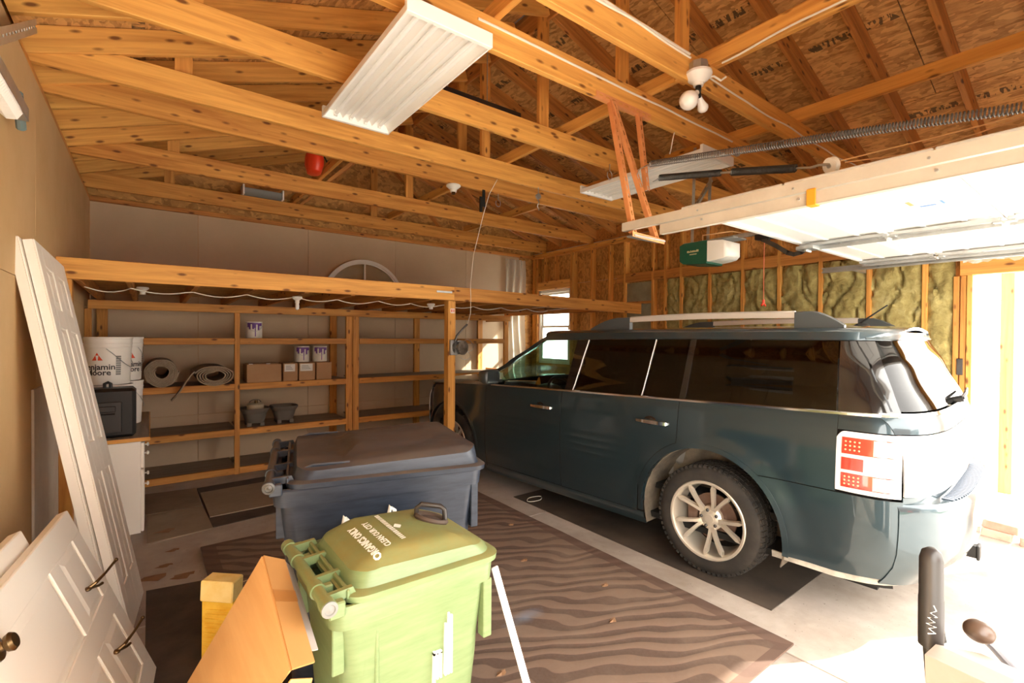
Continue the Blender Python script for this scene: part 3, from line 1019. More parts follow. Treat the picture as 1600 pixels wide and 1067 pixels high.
for a in (30, 60, 90, 120, 150):
    if a in (60, 120):
        continue
    m = MB(); mm = Matrix.Translation((2.40, 6.60, 2.04)) @ Matrix.Rotation(-R(a), 4, 'Y')
    m.box(0.10, -0.008, -0.010, 0.535, 0.008, 0.010, 0.002, mm)
    obj('muntin', m, WHITE_PAINT, hw)
m = MB(); m.prism([(2.40 + 0.53 * math.cos(math.pi * i / 30), 2.045 + 0.53 * math.sin(math.pi * i / 30)) for i in range(31)], -6.604, -6.600, Matrix(((1, 0, 0, 0), (0, 0, -1, 0), (0, 1, 0, 0), (0, 0, 0, 1))))
obj('pane', m, GLASS_CLEAR, hw)

# poly film hanging in the back right corner
def filmfn(u, v):
    return (4.86 + u * 0.42 + 0.015 * math.sin(v * 9), 6.655 - 0.03 * math.sin(u * 19 + 1.2 * math.sin(v * 3)) - 0.03 * u, 0.9 + v * 2.0)
m = MB(); m.grid(filmfn, lin(0, 1, 28), lin(0, 1, 20))
fo = tag(obj('plastic_sheet', m, PLASTIC_FILM, smooth=True, sharp=80, normals=False), 'crumpled clear poly sheet hanging in the back right corner', 'plastic sheet')
so = fo.modifiers.new('thick', 'SOLIDIFY'); so.thickness = 0.0015

# ------------------------------------------------------------------ on the shelves
def paint_can(x, y, z, label):
    t = thing('paint_can', label, 'paint can', (x, y, z), 'white and violet paint cans on the shelves')
    T = Matrix.Translation((x, y, z))
    m = MB(); m.lathe([(0.0, 0.0), (0.083, 0.0), (0.085, 0.004), (0.085, 0.178), (0.088, 0.182), (0.088, 0.190), (0.079, 0.190), (0.076, 0.184), (0.0, 0.184)], 28, T)
    obj('can_body', m, WHITE_PLASTIC, t, smooth=True)
    m = MB()
    for i in range(9):
        a0 = -2.6 + i * 0.22
        h = 0.05 + 0.035 * math.sin(i * 2.3)
        m.lathe([(0.0858, 0.176 - h), (0.0858, 0.176)], 3, T, a0, a0 + 0.24)
    m.lathe([(0.0858, 0.02), (0.0858, 0.12)], 2, T, -1.62, -1.50)
    obj('violet_label', m, PRINT_V, t)
    m = MB(); m.tube([(x + 0.087 * math.cos(a), y + 0.087 * math.sin(a), z + 0.15 - 0.07 * math.sin((a + 2.9) / 2.6 * math.pi)) for a in lin(-2.9, -0.3, 14)], 0.0022, 5)
    obj('wire_handle', m, GALV, t)
paint_can(0.965, 6.25, 1.52, 'single white and violet paint can alone on the top shelf')
paint_can(1.495, 6.27, 1.232, 'left paint can of the pair standing on the labelled cartons')
paint_can(1.705, 6.27, 1.232, 'right paint can of the pair standing on the labelled cartons')

def carton(x0, x1, y0, y1, z0, z1, label, lab=False, open_=False):
    t = thing('cardboard_carton', label, 'carton', ((x0 + x1) / 2, (y0 + y1) / 2, z0), 'small brown cartons on the second shelf')
    m = MB(); m.box(x0, y0, z0, x1, y1, z1, 0.004)
    obj('carton_body', m, CARD_D, t)
    if lab:
        m = MB(); m.box(x0 + 0.012, y0 - 0.0015, z1 - 0.10, x1 - 0.03, y0 - 0.0002, z1 - 0.012)
        l_ = obj('paper_label', m, LABEL_W, t)
        m = MB()
        for r_ in range(3):
            m.box(x0 + 0.03, y0 - 0.0022, z1 - 0.075 + r_ * 0.018, x1 - 0.055 - 0.012 * r_, y0 - 0.0012, z1 - 0.069 + r_ * 0.018)
        obj('label_print', m, GREY, l_)
    if open_:
        m = MB(); m.box(x0 + 0.02, y0 + 0.02, z1, x1 - 0.02, y1 - 0.02, z1 + 0.006, 0.001,
                        Matrix.Translation((0, 0, 0.0)))
        obj('top_flap', m, CARD_D, t)
        m = MB(); m.box(x0 + 0.02, y0 + 0.0, z1 + 0.002, x0 + 0.06, y0 + 0.01, z1 + 0.012); m.box(x0 + 0.2, y0 + 0.0, z1 + 0.002, x0 + 0.24, y0 + 0.01, z1 + 0.012)
        obj('torn_edge', m, LABEL_W, t)
    else:
        m = MB(); m.box((x0 + x1) / 2 - 0.02, y0 - 0.0005, z1 - 0.002, (x0 + x1) / 2 + 0.02, y1, z1 + 0.0008)
        obj('tape', m, CARD_D, t)
carton(0.875, 1.235, 6.13, 6.42, 1.012, 1.218, 'large plain carton with loose flaps at the left of the second shelf', open_=True)
carton(1.255, 1.415, 6.13, 6.40, 1.012, 1.225, 'left of the two small cartons with white labels', lab=True)
carton(1.430, 1.615, 6.13, 6.40, 1.012, 1.225, 'right of the two small cartons with white labels', lab=True)
carton(1.630, 1.812, 6.13, 6.40, 1.012, 1.225, 'plain small brown carton at the right end of the carton row')

def spiral_roll(cx, cz, y0, y1, r0, turns, pitch, sx=1.0, sz=1.0, a_end=0.0, tail=None, th=0.011):
    pts = []
    n = int(turns * 26)
    for i in range(n + 1):
        a = a_end + 2 * math.pi * turns * (i / n - 1)
        r_ = r0 + pitch * turns * (i / n)
        wob = 1 + 0.02 * math.sin(3 * a) + 0.012 * math.sin(7 * a)
        pts.append((cx + r_ * sx * wob * math.cos(a), cz + r_ * sz * wob * math.sin(a)))
    if tail:
        pts += tail
    m = MB()
    vs_, fs_ = [], []
    for i, p in enumerate(pts):
        a = pts[max(0, i - 1)]; b = pts[min(len(pts) - 1, i + 1)]
        tx, tz = b[0] - a[0], b[1] - a[1]
        L = math.hypot(tx, tz) or 1
        nx, nz = -tz / L * th / 2, tx / L * th / 2
        vs_ += [(p[0] + nx, y0, p[1] + nz), (p[0] - nx, y0, p[1] - nz), (p[0] - nx, y1, p[1] - nz), (p[0] + nx, y1, p[1] + nz)]
    for i in range(len(pts) - 1):
        for k in range(4):
            fs_.append((i * 4 + k, i * 4 + (k + 1) % 4, i * 4 + 4 + (k + 1) % 4, i * 4 + 4 + k))
    fs_ += [(0, 1, 2, 3), tuple(len(vs_) - 4 + k for k in (3, 2, 1, 0))]
    m.add(vs_, fs_)
    return m
m = spiral_roll(0.095, 1.163, 6.05, 6.62, 0.058, 5.6, 0.0155, th=0.0125)
tag(obj('carpet_roll', m, JUTE, smooth=True, sharp=50), 'tight round roll of beige carpet on the second shelf beside the pails', 'carpet roll', 'rolled carpet offcuts on the second shelf')
m = spiral_roll(0.555, 1.112, 6.02, 6.6, 0.065, 4.2, 0.020, sx=1.22, sz=0.72, a_end=R(160), tail=[(0.375, 1.165)], th=0.0125)
# the loose end hangs in front of the shelf rail
tp = [(0.375, 1.165), (0.335, 1.125), (0.29, 1.05), (0.255, 0.985), (0.215, 0.925), (0.175, 0.875)]
rg2 = []
for i, p in enumerate(tp):
    q0 = tp[max(0, i - 1)]; q1 = tp[min(len(tp) - 1, i + 1)]
    dx, dz = q1[0] - q0[0], q1[1] - q0[1]
    L_ = math.hypot(dx, dz)
    ox, oz = -dz / L_ * 0.006, dx / L_ * 0.006
    ya, yb2 = (6.03, 6.6) if i == 0 else (5.975, 6.082)
    rg2.append([(p[0] + ox, ya, p[1] + oz), (p[0] - ox, ya, p[1] - oz), (p[0] - ox, yb2, p[1] - oz), (p[0] + ox, yb2, p[1] + oz)])
m.loft(rg2)
tag(obj('carpet_roll', m, JUTE, smooth=True, sharp=50), 'loose flattened carpet roll with its end hanging off the second shelf', 'carpet roll', 'rolled carpet offcuts on the second shelf')

def planter(cx, cy, z, label):
    t = thing('planter', label, 'planter', (cx, cy, z), 'taupe resin planters on the third shelf')
    def ring(w, d, zz, p=3.2, n=32):
        out = []
        for i in range(n):
            a = 2 * math.pi * i / n
            c_, s_ = math.cos(a), math.sin(a)
            out.append((cx + w * abs(c_) ** (2 / p) * (1 if c_ > 0 else -1), cy + d * abs(s_) ** (2 / p) * (1 if s_ > 0 else -1), zz))
        return out
    m = MB()
    m.loft([ring(0.092, 0.10, z + 0.035), ring(0.105, 0.115, z + 0.075), ring(0.125, 0.13, z + 0.15), ring(0.128, 0.134, z + 0.152),
            ring(0.148, 0.150, z + 0.185), ring(0.152, 0.154, z + 0.2), ring(0.150, 0.152, z + 0.205), ring(0.138, 0.14, z + 0.203),
            ring(0.118, 0.122, z + 0.14), ring(0.09, 0.095, z + 0.05)])
    obj('pot_shell', m, TAUPE_POT, t, smooth=True)
    for sx_ in (-1, 1):
        for sy_ in (-1, 1):
            m = MB(); m.box(cx + sx_ * 0.042, cy + sy_ * 0.05, z, cx + sx_ * 0.092, cy + sy_ * 0.10, z + 0.045, 0.006)
            obj('foot', m, TAUPE_POT, t)
    return t
planter(0.975, 6.27, 0.505, 'left resin planter on the third shelf with a tin can in it')
planter(1.295, 6.30, 0.505, 'right empty resin planter on the third shelf')
t = thing('tin_can', 'beige ribbed tin can sitting inside the left planter', 'tin', (0.985, 6.28, 0.60))
m = MB()
pr = [(0.0, 0.565), (0.085, 0.565)]
for i in range(8):
    pr += [(0.092, 0.58 + i * 0.02), (0.088, 0.59 + i * 0.02)]
pr += [(0.09, 0.745), (0.07, 0.762), (0.02, 0.77), (0.0, 0.77)]
m.lathe(pr, 28, Matrix.Translation((0.985, 6.28, 0)))
obj('tin_body', m, TAN_METAL, t, smooth=True)
m = MB(); m.lathe([(0.0, 0.765), (0.018, 0.765), (0.018, 0.80), (0.0, 0.80)], 12, Matrix.Translation((0.985, 6.22, 0)))
obj('spout_cap', m, BRASS, t, smooth=True)
m = MB(); m.tube([(0.985 + 0.06 * math.cos(a), 6.29, 0.765 + 0.035 * math.sin(a)) for a in lin(0, math.pi, 10)], 0.004, 6)
obj('handle', m, STEEL_DARK, t, smooth=True)

# ------------------------------------------------------------------ cabinet, toolbox and pails at the left wall
cb = thing('base_cabinet', 'white base cabinet with a wood counter standing against the left wall', 'cabinet', (-0.28, 4.75, 0))
m = MB(); m.box(XL + 0.01, 4.50, 0.075, -0.055, 5.05, 0.76, 0.003); m.box(XL + 0.01, 4.53, 0.0, -0.12, 5.02, 0.075)
obj('cabinet_body', m, DOOR_WHITE, cb)
for i, (z0, z1) in enumerate(((0.56, 0.745), (0.085, 0.55))):
    m = MB(); m.box(-0.0545, 4.505, z0, -0.036, 5.045, z1, 0.004)
    dr = obj(('drawer_front', 'door')[i], m, DOOR_WHITE, cb)
    for yy in (4.60, 4.95):
        m = MB(); m.lathe([(0.006, 0), (0.006, 0.014), (0.015, 0.018), (0.016, 0.024), (0.010, 0.030), (0.0, 0.031)], 14,
                          frame((-0.036, yy, (z0 + z1) / 2 + (0 if i == 0 else 0.10)), (0, 1, 0), (0, 0, 1)))
        obj('knob', m, WHITE_PLASTIC, dr, smooth=True)
m = MB(); m.box(XL + 0.008, 4.47, 0.76, -0.008, 5.08, 0.792, 0.003)
lumber('countertop', (XL + 0.255, 4.49, 0.776), (XL + 0.255, 5.95, 0.776), 0.485, 0.032, GREYWOOD, cb)
lumber('wall_cleat', (XL + 0.025, 5.06, 0.74), (XL + 0.025, 5.95, 0.74), 0.04, 0.04, PINE, cb)
lumber('counter_leg', (XL + 0.06, 5.92, 0.0), (XL + 0.06, 5.92, 0.76), 0.05, 0.05, PINE, cb, up=(0, 1, 0))
m = MB(); m.box(XL + 0.012, 4.4835, 0.763, -0.004, 4.4895, 0.79); m.box(-0.0045, 4.49, 0.763, 0.001, 5.95, 0.79)
obj('counter_edging', m, PINE_L, cb)

tb = thing('toolbox', 'black plastic tool case standing upright on the counter', 'toolbox', (-0.2, 4.62, 0.792))
m = MB(); m.box(-0.375, 4.56, 0.792, -0.085, 4.78, 1.155, 0.022)
obj('case_body', m, BLACK, tb, smooth=True)
m = MB(); m.box(-0.365, 4.548, 0.83, -0.165, 4.562, 1.06, 0.008); m.box(-0.335, 4.540, 0.985, -0.20, 4.552, 1.03, 0.006)
obj('front_panel', m, plain('black_plastic_panel', (0.026, 0.025, 0.024), 0.4), tb)
m = MB(); m.box(-0.345, 4.536, 0.968, -0.205, 4.545, 0.976, 0.002)
obj('latch_groove', m, HOLE, tb)
m = MB(); m.tube([(-0.27, 4.67, 1.15), (-0.27, 4.67, 1.185), (-0.25, 4.67, 1.195), (-0.235, 4.67, 1.185), (-0.235, 4.67, 1.15)], 0.011, 8)
obj('handle', m, BLACK, tb, smooth=True)

def pail(x, y, z, label, face, text=True, lid=False):
    t = thing('paint_pail', label, 'pail', (x, y, z), 'stacked white paint pails')
    T = Matrix.Translation((x, y, z))
    m = MB(); m.lathe([(0.0, 0.0), (0.130, 0.0), (0.134, 0.006), (0.146, 0.285), (0.150, 0.286), (0.150, 0.292), (0.147, 0.293), (0.148, 0.312), (0.152, 0.313), (0.152, 0.319), (0.148, 0.320),
                       (0.149, 0.352), (0.153, 0.354), (0.153, 0.368), (0.146, 0.368), (0.142, 0.36), (0.132, 0.10), (0.0, 0.095)], 40, T)
    obj('pail_body', m, WHITE_PLASTIC, t, smooth=True)
    m = MB(); m.tube([(x + 0.151 * math.cos(a), y + 0.151 * math.sin(a), z + 0.30 - 0.17 * abs(math.sin(a - face)) ** 1.5 * (1 if True else 0)) for a in lin(face + 0.25, face + math.pi - 0.25, 16)], 0.0025, 5)
    obj('wire_handle', m, GALV, t)
    m = MB(); m.sphere((x + 0.152 * math.cos(face + 2.75), y + 0.152 * math.sin(face + 2.75), z + 0.29), 0.018, 10, 8)
    obj('handle_lug', m, WHITE_PLASTIC, t, smooth=True)
    if text:
        def wrap(vs_, z_off, r_=0.1452):
            out = []
            for (px, py, pz) in vs_:
                zz = z + z_off + py
                rr = 0.134 + (zz - z) * 0.0425 + 0.0012 + pz
                a = face + px / 0.142
                out.append((x + rr * math.cos(a), y + rr * math.sin(a), zz))
            return out
        m = MB()
        for body, zo in (('Benjamin', 0.137), ('Moore', 0.094)):
            vs_, fs_ = text_mesh(body, 0.062, 0.0004, 0.98, bold=0.0012)
            vs_ = [(-0.045 + p[0] if False else p[0] - 0.02, p[1], p[2]) for p in vs_]
            m.add(wrap(vs_, zo), fs_)
        obj('lettering', m, PRINT_K, t, normals=False)
        m = MB()
        tri = [(-0.036, -0.026), (0.036, -0.026), (0.0, 0.034)]
        sub = [(-0.036, -0.026), (-0.004, -0.026), (-0.010, 0.0145)], [(0.036, -0.026), (0.004, -0.026), (0.010, 0.0145)], [(-0.012, 0.012), (0.012, 0.012), (0.0, 0.034)]
        for q in sub:
            m.add(wrap([(a_ - 0.02, b_, 0.0004) for a_, b_ in q], 0.215), [(0, 1, 2)])
        obj('triangle_logo', m, PRINT_R, t, normals=False)
        m = MB(); m.lathe([(0.134 + 0.04 * 0.0425 + 0.0125, 0.07), (0.134 + 0.23 * 0.0425 + 0.003, 0.23)], 4, T, face + 0.62, face + 0.92)
        m = MB()
        for q in range(9):
            zz0 = 0.075 + q * 0.017
            m.lathe([(0.1352 + zz0 * 0.0425, zz0), (0.1352 + (zz0 + 0.013) * 0.0425, zz0 + 0.013)], 4, T, face + 0.66, face + 0.90)
        obj('data_label', m, GREY, t)
cam_az = math.atan2(-4.9, 0.28)
pail(-0.262, 4.95, 0.792, 'lower paint pail of the front stack behind the tool case', cam_az - 0.35, text=False)
pail(-0.262, 4.95, 1.165, 'upper front paint pail showing a red triangle logo', cam_az - 0.35)
pail(-0.195, 5.30, 0.792, 'lower paint pail of the rear stack behind the counter', cam_az + 0.35, text=False)
pail(-0.195, 5.30, 1.165, 'upper rear paint pail half hidden behind the logo pail', cam_az + 0.55)
# ------------------------------------------------------------------ hoist reel on the post, rope
rl = thing('hand_winch', 'small steel hand winch with wire loops fixed to the loft post', 'winch', (2.56, 4.36, 1.38))
m = MB(); m.lathe([(0.0, -0.05), (0.075, -0.05), (0.075, -0.042), (0.035, -0.04), (0.035, 0.03), (0.075, 0.032), (0.075, 0.04), (0.0, 0.04)], 24, frame((2.60, 4.345, 1.44), (0, 0, 1), (1, 0.25, 0)))
obj('drum', m, mottled('greasy_steel', (0.16, 0.15, 0.13), (0.42, 0.40, 0.36), 22, 0.4, 0.7), rl, smooth=True)
m = MB(); m.box(2.50, 4.365, 1.36, 2.585, 4.398, 1.52, 0.004); m.box(2.545, 4.30, 1.50, 2.625, 4.40, 1.515, 0.002)
obj('bracket', m, GALV, rl)
m = MB(); m.tube([(2.53, 4.33, 1.50), (2.545, 4.32, 1.56), (2.60, 4.31, 1.625), (2.66, 4.30, 1.685)], 0.011, 8)
obj('crank', m, STEEL_DARK, rl, smooth=True)
for cz, cx, r_ in ((1.46, 2.68, 0.075), (1.36, 2.66, 0.055)):
    m = MB(); m.tube([(cx + r_ * math.cos(a), 4.33 + 0.02 * math.sin(2 * a), cz + r_ * 0.85 * math.sin(a)) for a in lin(-2.6, 2.9, 22)], 0.0028, 5)
    obj('wire_loop', m, GALV, rl, smooth=True)
pth = [(2.665, 4.30, 1.69), (2.70, 4.30, 1.80), (2.71, 4.31, 1.95), (2.71, 4.32, 2.10), (2.70, 4.25, 2.4), (2.72, 4.10, 2.80), (2.74, 4.02, 3.0), (2.86, 3.9, 3.3)]
cable('hoist_line', pth, 0.0032, CABLE, 'thin cord rising from the hand winch to the ceiling ties', 'cord')

# ------------------------------------------------------------------ things up on the ceiling ties
rsk = thing('red_sack', 'bright red sack hanging from the strongback between the middle ceiling ties', 'sack', (1.30, 5.0, 3.16))
m = MB()
rings = []
for i, (zz, w, d) in enumerate(((3.155, 0.03, 0.06), (3.17, 0.065, 0.11), (3.25, 0.085, 0.15), (3.33, 0.08, 0.145), (3.40, 0.06, 0.10), (3.44, 0.025, 0.04))):
    rings.append([(1.305 + w * (1 + 0.10 * noise.noise(Vector((math.cos(a) * 1.7, math.sin(a) * 1.7, i * 0.7)))) * math.cos(a), 5.0 + d * (1 + 0.1 * noise.noise(Vector((math.sin(a) * 2, i * 0.9, 3)))) * math.sin(a), zz) for a in lin(0, 2 * math.pi, 18)[:-1]])
m.loft(rings)
obj('sack_body', m, RED, rsk, smooth=True)
m = MB(); m.tube([(1.305, 4.97, 3.42), (1.36, 4.97, 3.40), (1.42, 4.97, 3.29), (1.45, 4.97, 3.25)], 0.008, 6)
obj('hanging_strap', m, BLACK, rsk, smooth=True)
gt = thing('gutter_piece', 'grey metal gutter offcut with pale ends resting on the back ceiling tie', 'gutter', (1.07, 6.38, 3.19))
m = MB(); m.grid(lambda u, v: (0.86 + u * 0.42, 6.38 + 0.075 * math.cos(v), 3.268 + 0.078 * math.sin(v)), lin(0, 1, 4), lin(math.pi, 2 * math.pi, 12))
go = obj('trough', m, GREY, gt, smooth=True, normals=False)
go.modifiers.new('thick', 'SOLIDIFY').thickness = 0.003
for xx in (0.855, 1.275):
    m = MB(); m.box(xx, 6.29, 3.188, xx + 0.02, 6.47, 3.30, 0.003)
    obj('end_cap', m, LABEL_W, gt)
m = MB(); m.box(1.66, 3.10, 3.345, 2.76, 3.135, 3.385, 0.003)
m2 = MB()
cr = thing('slotted_channel', 'long grey slotted steel channel lying across the rafters behind the big fixture', 'channel', (2.2, 3.1, 3.34))
m = MB(); m.box(1.66, 3.10, 3.345, 2.42, 3.138, 3.349); m.box(1.66, 3.10, 3.349, 2.42, 3.104, 3.385); m.box(1.66, 3.134, 3.349, 2.42, 3.138, 3.385)
obj('channel_body', m, STEEL_DARK, cr)
m = MB(); m.tube([(2.30, 3.12, 3.345), (2.30, 3.12, 3.30), (2.33, 3.12, 3.28), (2.36, 3.12, 3.30)], 0.006, 6)
obj('hook', m, GALV, cr, smooth=True)
for xx in (1.75, 2.1):
    m = MB(); m.tube([(xx, 3.12, 3.37), (xx, 3.12, zr(xx) + 0.02)], 0.004, 5)
    obj('hanger_rod', m, GALV, cr)

lh = thing('keyless_lamp_holder', 'small white porcelain lamp holder under the middle ceiling ties', 'lamp holder', (2.34, 4.05, 3.02))
m = MB(); m.lathe([(0.0, 3.018), (0.068, 3.018), (0.070, 3.005), (0.048, 2.985), (0.032, 2.975), (0.030, 2.95), (0.0, 2.95)], 24, Matrix.Translation((2.34, 4.05, 0)))
obj('base', m, WHITE_PLASTIC, lh, smooth=True)
m = MB(); m.lathe([(0.018, 2.952), (0.019, 2.93), (0.012, 2.93)], 14, Matrix.Translation((2.34, 4.05, 0)))
obj('socket_ring', m, BRASS, lh, smooth=True)
# hooks and pulleys hanging under the ties
for (x, y, z, lab) in ((2.85, 4.02, 2.96, 'steel eye hook under the middle tie right of the hoist cord'), (3.16, 2.80, 2.99, 'steel ring hook hanging under the tie left of the rear fixture')):
    m = MB(); m.tube([(x, y, z + 0.06), (x, y, z)] + [(x + 0.03 * math.sin(a), y, z - 0.035 + 0.035 * math.cos(a)) for a in lin(0.2, 5.4, 16)], 0.004, 6)
    tag(obj('ceiling_hook', m, GALV, smooth=True), lab, 'hook', 'ceiling hooks')
py_ = thing('hoist_pulley', 'small steel pulley with twisted chain hanging from the fourth tie', 'pulley', (3.05, 3.60, 2.8))
m = MB(); m.lathe([(0.0, -0.01), (0.028, -0.01), (0.022, 0.0), (0.028, 0.01), (0.0, 0.01)], 16, frame((3.05, 3.62, 2.94), (0, 0, 1), (1, 0, 0)))
obj('wheel', m, GALV, py_, smooth=True)
m = MB(); m.tube([(3.05, 3.62, 3.03), (3.05, 3.62, 2.91)] + [(3.05 + 0.008 * math.sin(i), 3.62 + 0.008 * math.cos(i), 2.91 - i * 0.012) for i in range(10)], 0.005, 6)
obj('chain', m, GALV, py_, smooth=True)
m = MB(); m.box(2.66, 4.02, 2.86, 2.69, 4.03, 3.03); m.box(2.62, 4.00, 2.80, 2.645, 4.02, 2.95)
sb_ = obj('strap_bracket', m, BLACK)
tag(sb_, 'black strap bracket on the middle tie where the hoist cord passes', 'bracket')

# ------------------------------------------------------------------ light fixtures and bulb
def fixture(cx, y0, y1, z, label, w=0.42):
    t = thing('strip_light', label, 'ceiling light', (cx, (y0 + y1) / 2, z), 'white four-tube strip lights')
    L = y1 - y0
    x0, x1 = cx - w / 2, cx + w / 2
    # folded reflector: W-shaped troughs
    prof = [(x0, 0.0), (x0 + 0.022, 0.040)]
    nb = 4
    tw = (w - 0.044) / nb
    for i in range(nb):
        a = x0 + 0.022 + tw * i
        prof += [(a + tw * 0.20, 0.046), (a + tw * 0.80, 0.046)]
        if i < nb - 1:
            prof += [(a + tw * 0.985, 0.016), (a + tw * 1.015, 0.016)]
    prof += [(x1 - 0.022, 0.040), (x1, 0.0)]
    m = MB(); m.grid(lambda u, v: (prof[v][0], u, z + prof[v][1]), [y0 + 0.012, y1 - 0.012], list(range(len(prof))))
    ro = obj('reflector', m, WHITE_PAINT, t, normals=False)
    ro.modifiers.new('thick', 'SOLIDIFY').thickness = 0.0015
    for (a, b) in ((x0 - 0.004, x0 + 0.004), (x1 - 0.004, x1 + 0.004)):
        m = MB(); m.box(a, y0, z - 0.004, b, y1, z + 0.03, 0.001)
        obj('side_rail', m, WHITE_PAINT, t)
    for yy in (y0, y1):
        m = MB(); m.box(x0 - 0.006, yy - 0.012, z - 0.006, x1 + 0.006, yy + 0.012, z + 0.062, 0.002)
        obj('end_cap', m, WHITE_PAINT, t)
    m = MB(); m.box(cx - 0.07, y0 + 0.1, z + 0.054, cx + 0.07, y1 - 0.1, z + 0.095, 0.002)
    obj('ballast_housing', m, WHITE_PAINT, t)
    TUBE = bpy.data.materials.get('lamp_tube') or plain('lamp_tube', (0.86, 0.86, 0.84), 0.2)
    for i in range(nb):
        a = x0 + 0.022 + tw * (i + 0.5)
        m = MB(); m.tube([(a, y0 + 0.035, z + 0.026), (a, y1 - 0.035, z + 0.026)], 0.012, 10)
        obj('lamp_tube', m, TUBE, t, smooth=True)
        for yy in (y0 + 0.026, y1 - 0.026):
            m = MB(); m.box(a - 0.010, yy - 0.012, z + 0.010, a + 0.010, yy + 0.012, z + 0.050, 0.002)
            obj('tube_holder', m, WHITE_PAINT, t)
    return t
fixture(1.065, 1.87, 3.08, 2.915, 'large near white strip light hung under the ceiling ties at the left')
fixture(3.41, 1.96, 3.18, 2.905, 'far white strip light hung behind the long spring above the door track')

bl = thing('ceiling_lamp', 'white porcelain ceiling lamp with two bulbs below the junction box', 'ceiling lamp', (2.48, 1.56, 2.85))
m = MB(); m.lathe([(0.0, 3.115), (0.052, 3.115), (0.052, 3.06), (0.0, 3.06)], 8, Matrix.Translation((2.48, 1.545, 0)))
obj('junction_box', m, GALV, bl)
m = MB(); m.lathe([(0.0, 3.062), (0.072, 3.060), (0.074, 3.046), (0.056, 3.020), (0.030, 3.0), (0.026, 2.985), (0.0, 2.985)], 28, Matrix.Translation((2.48, 1.545, 0)))
obj('lamp_base', m, WHITE_PLASTIC, bl, smooth=True)
m = MB(); m.tube([(2.48, 1.545, 2.99), (2.48, 1.545, 2.955)], 0.016, 12)
m.tube([(2.48, 1.545, 2.965), (2.452, 1.53, 2.935)], 0.014, 10); m.tube([(2.48, 1.545, 2.965), (2.51, 1.56, 2.938)], 0.014, 10)
obj('twin_socket', m, BLACK, bl, smooth=True)
def bulb_at(p, d, r_, name):
    d = Vector(d).normalized()
    M = frame(p, d.orthogonal(), d.cross(d.orthogonal()))
    m = MB(); m.lathe([(0.0, 0.0), (0.014, 0.0), (0.016, 0.02), (r_ * 0.72, 0.03 + r_ * 0.35), (r_, 0.03 + r_ * 1.05), (r_ * 0.92, 0.03 + r_ * 1.5), (r_ * 0.6, 0.03 + r_ * 1.9), (0.0, 0.03 + r_ * 2.05)], 22, M)
    return obj(name, m, BULB, bl, smooth=True, sharp=80)
bulb_at((2.452, 1.535, 2.938), (-0.66, 0.12, -0.62), 0.052, 'bulb')
bulb_at((2.512, 1.560, 2.942), (0.60, 0.0, -0.75), 0.031, 'bulb')

# cables along the ties
def along(y, x0, x1, zf, seed, amp=0.012, n=60, dz=None):
    return [(x, y, zf + amp * noise.noise(Vector((x * 2.3, seed, 0))) + (dz(x) if dz else 0)) for x in lin(x0, x1, n)]
cable('house_cable', along(1.575, 0.35, 2.44, 3.165, 1.0), 0.0065, CABLE, 'left one of the bundled white cables on the tie up to the junction box', group='white house cables')
cable('house_cable', along(1.570, 0.35, 2.44, 3.145, 5.0, 0.016), 0.0065, CABLE, 'lower one of the bundled white cables on the tie up to the junction box', group='white house cables')
cable('house_cable', along(1.573, 2.53, 5.2, 3.10, 8.0, 0.02, dz=lambda x: -0.02 * math.sin((x - 2.5) * 1.2)), 0.0055, CABLE, 'white cable running right from the junction box along the same tie', group='white house cables')
cable('house_cable', along(2.014, 1.3, 3.72, 3.135, 12.0, 0.01), 0.0065, CABLE, 'white cable along the second tie from the near strip light', group='white house cables')
cable('house_cable', [(2.655 - 0.006 + 0.0 * y, y, 3.155 + 0.035 * noise.noise(Vector((y * 2.2, 3, 1))) + 0.06 * (1.5 - y) / 1.5) for y in lin(1.50, -0.1, 30)], 0.006, CABLE, 'white cable running along the strongback towards the front from the junction box', group='white house cables')
cable('house_cable', [(2.54, 1.53, 3.05), (2.58, 1.51, 3.06), (2.62, 1.49, 3.04), (2.64, 1.47, 3.06)], 0.006, CABLE, 'short curled cable end beside the junction box', group='white house cables')
cable('house_cable', [(2.92, 2.0, 2.99), (2.90, 2.0, 2.93), (2.885, 2.0, 2.87), (2.87, 2.0, 2.83)], 0.004, CABLE, 'short cable end dangling behind the bulbs', group='white house cables')

m = MB(); m.box(XL + 0.001, 3.55, 0.0, XL + 0.013, 4.38, 1.26, 0.002)
tag(obj('pale_board', m, mottled('pale_board', (0.55, 0.47, 0.37), (0.66, 0.58, 0.47), 2.5, 0.8)), 'pale board standing flat against the left wall behind the tall doors', 'board')
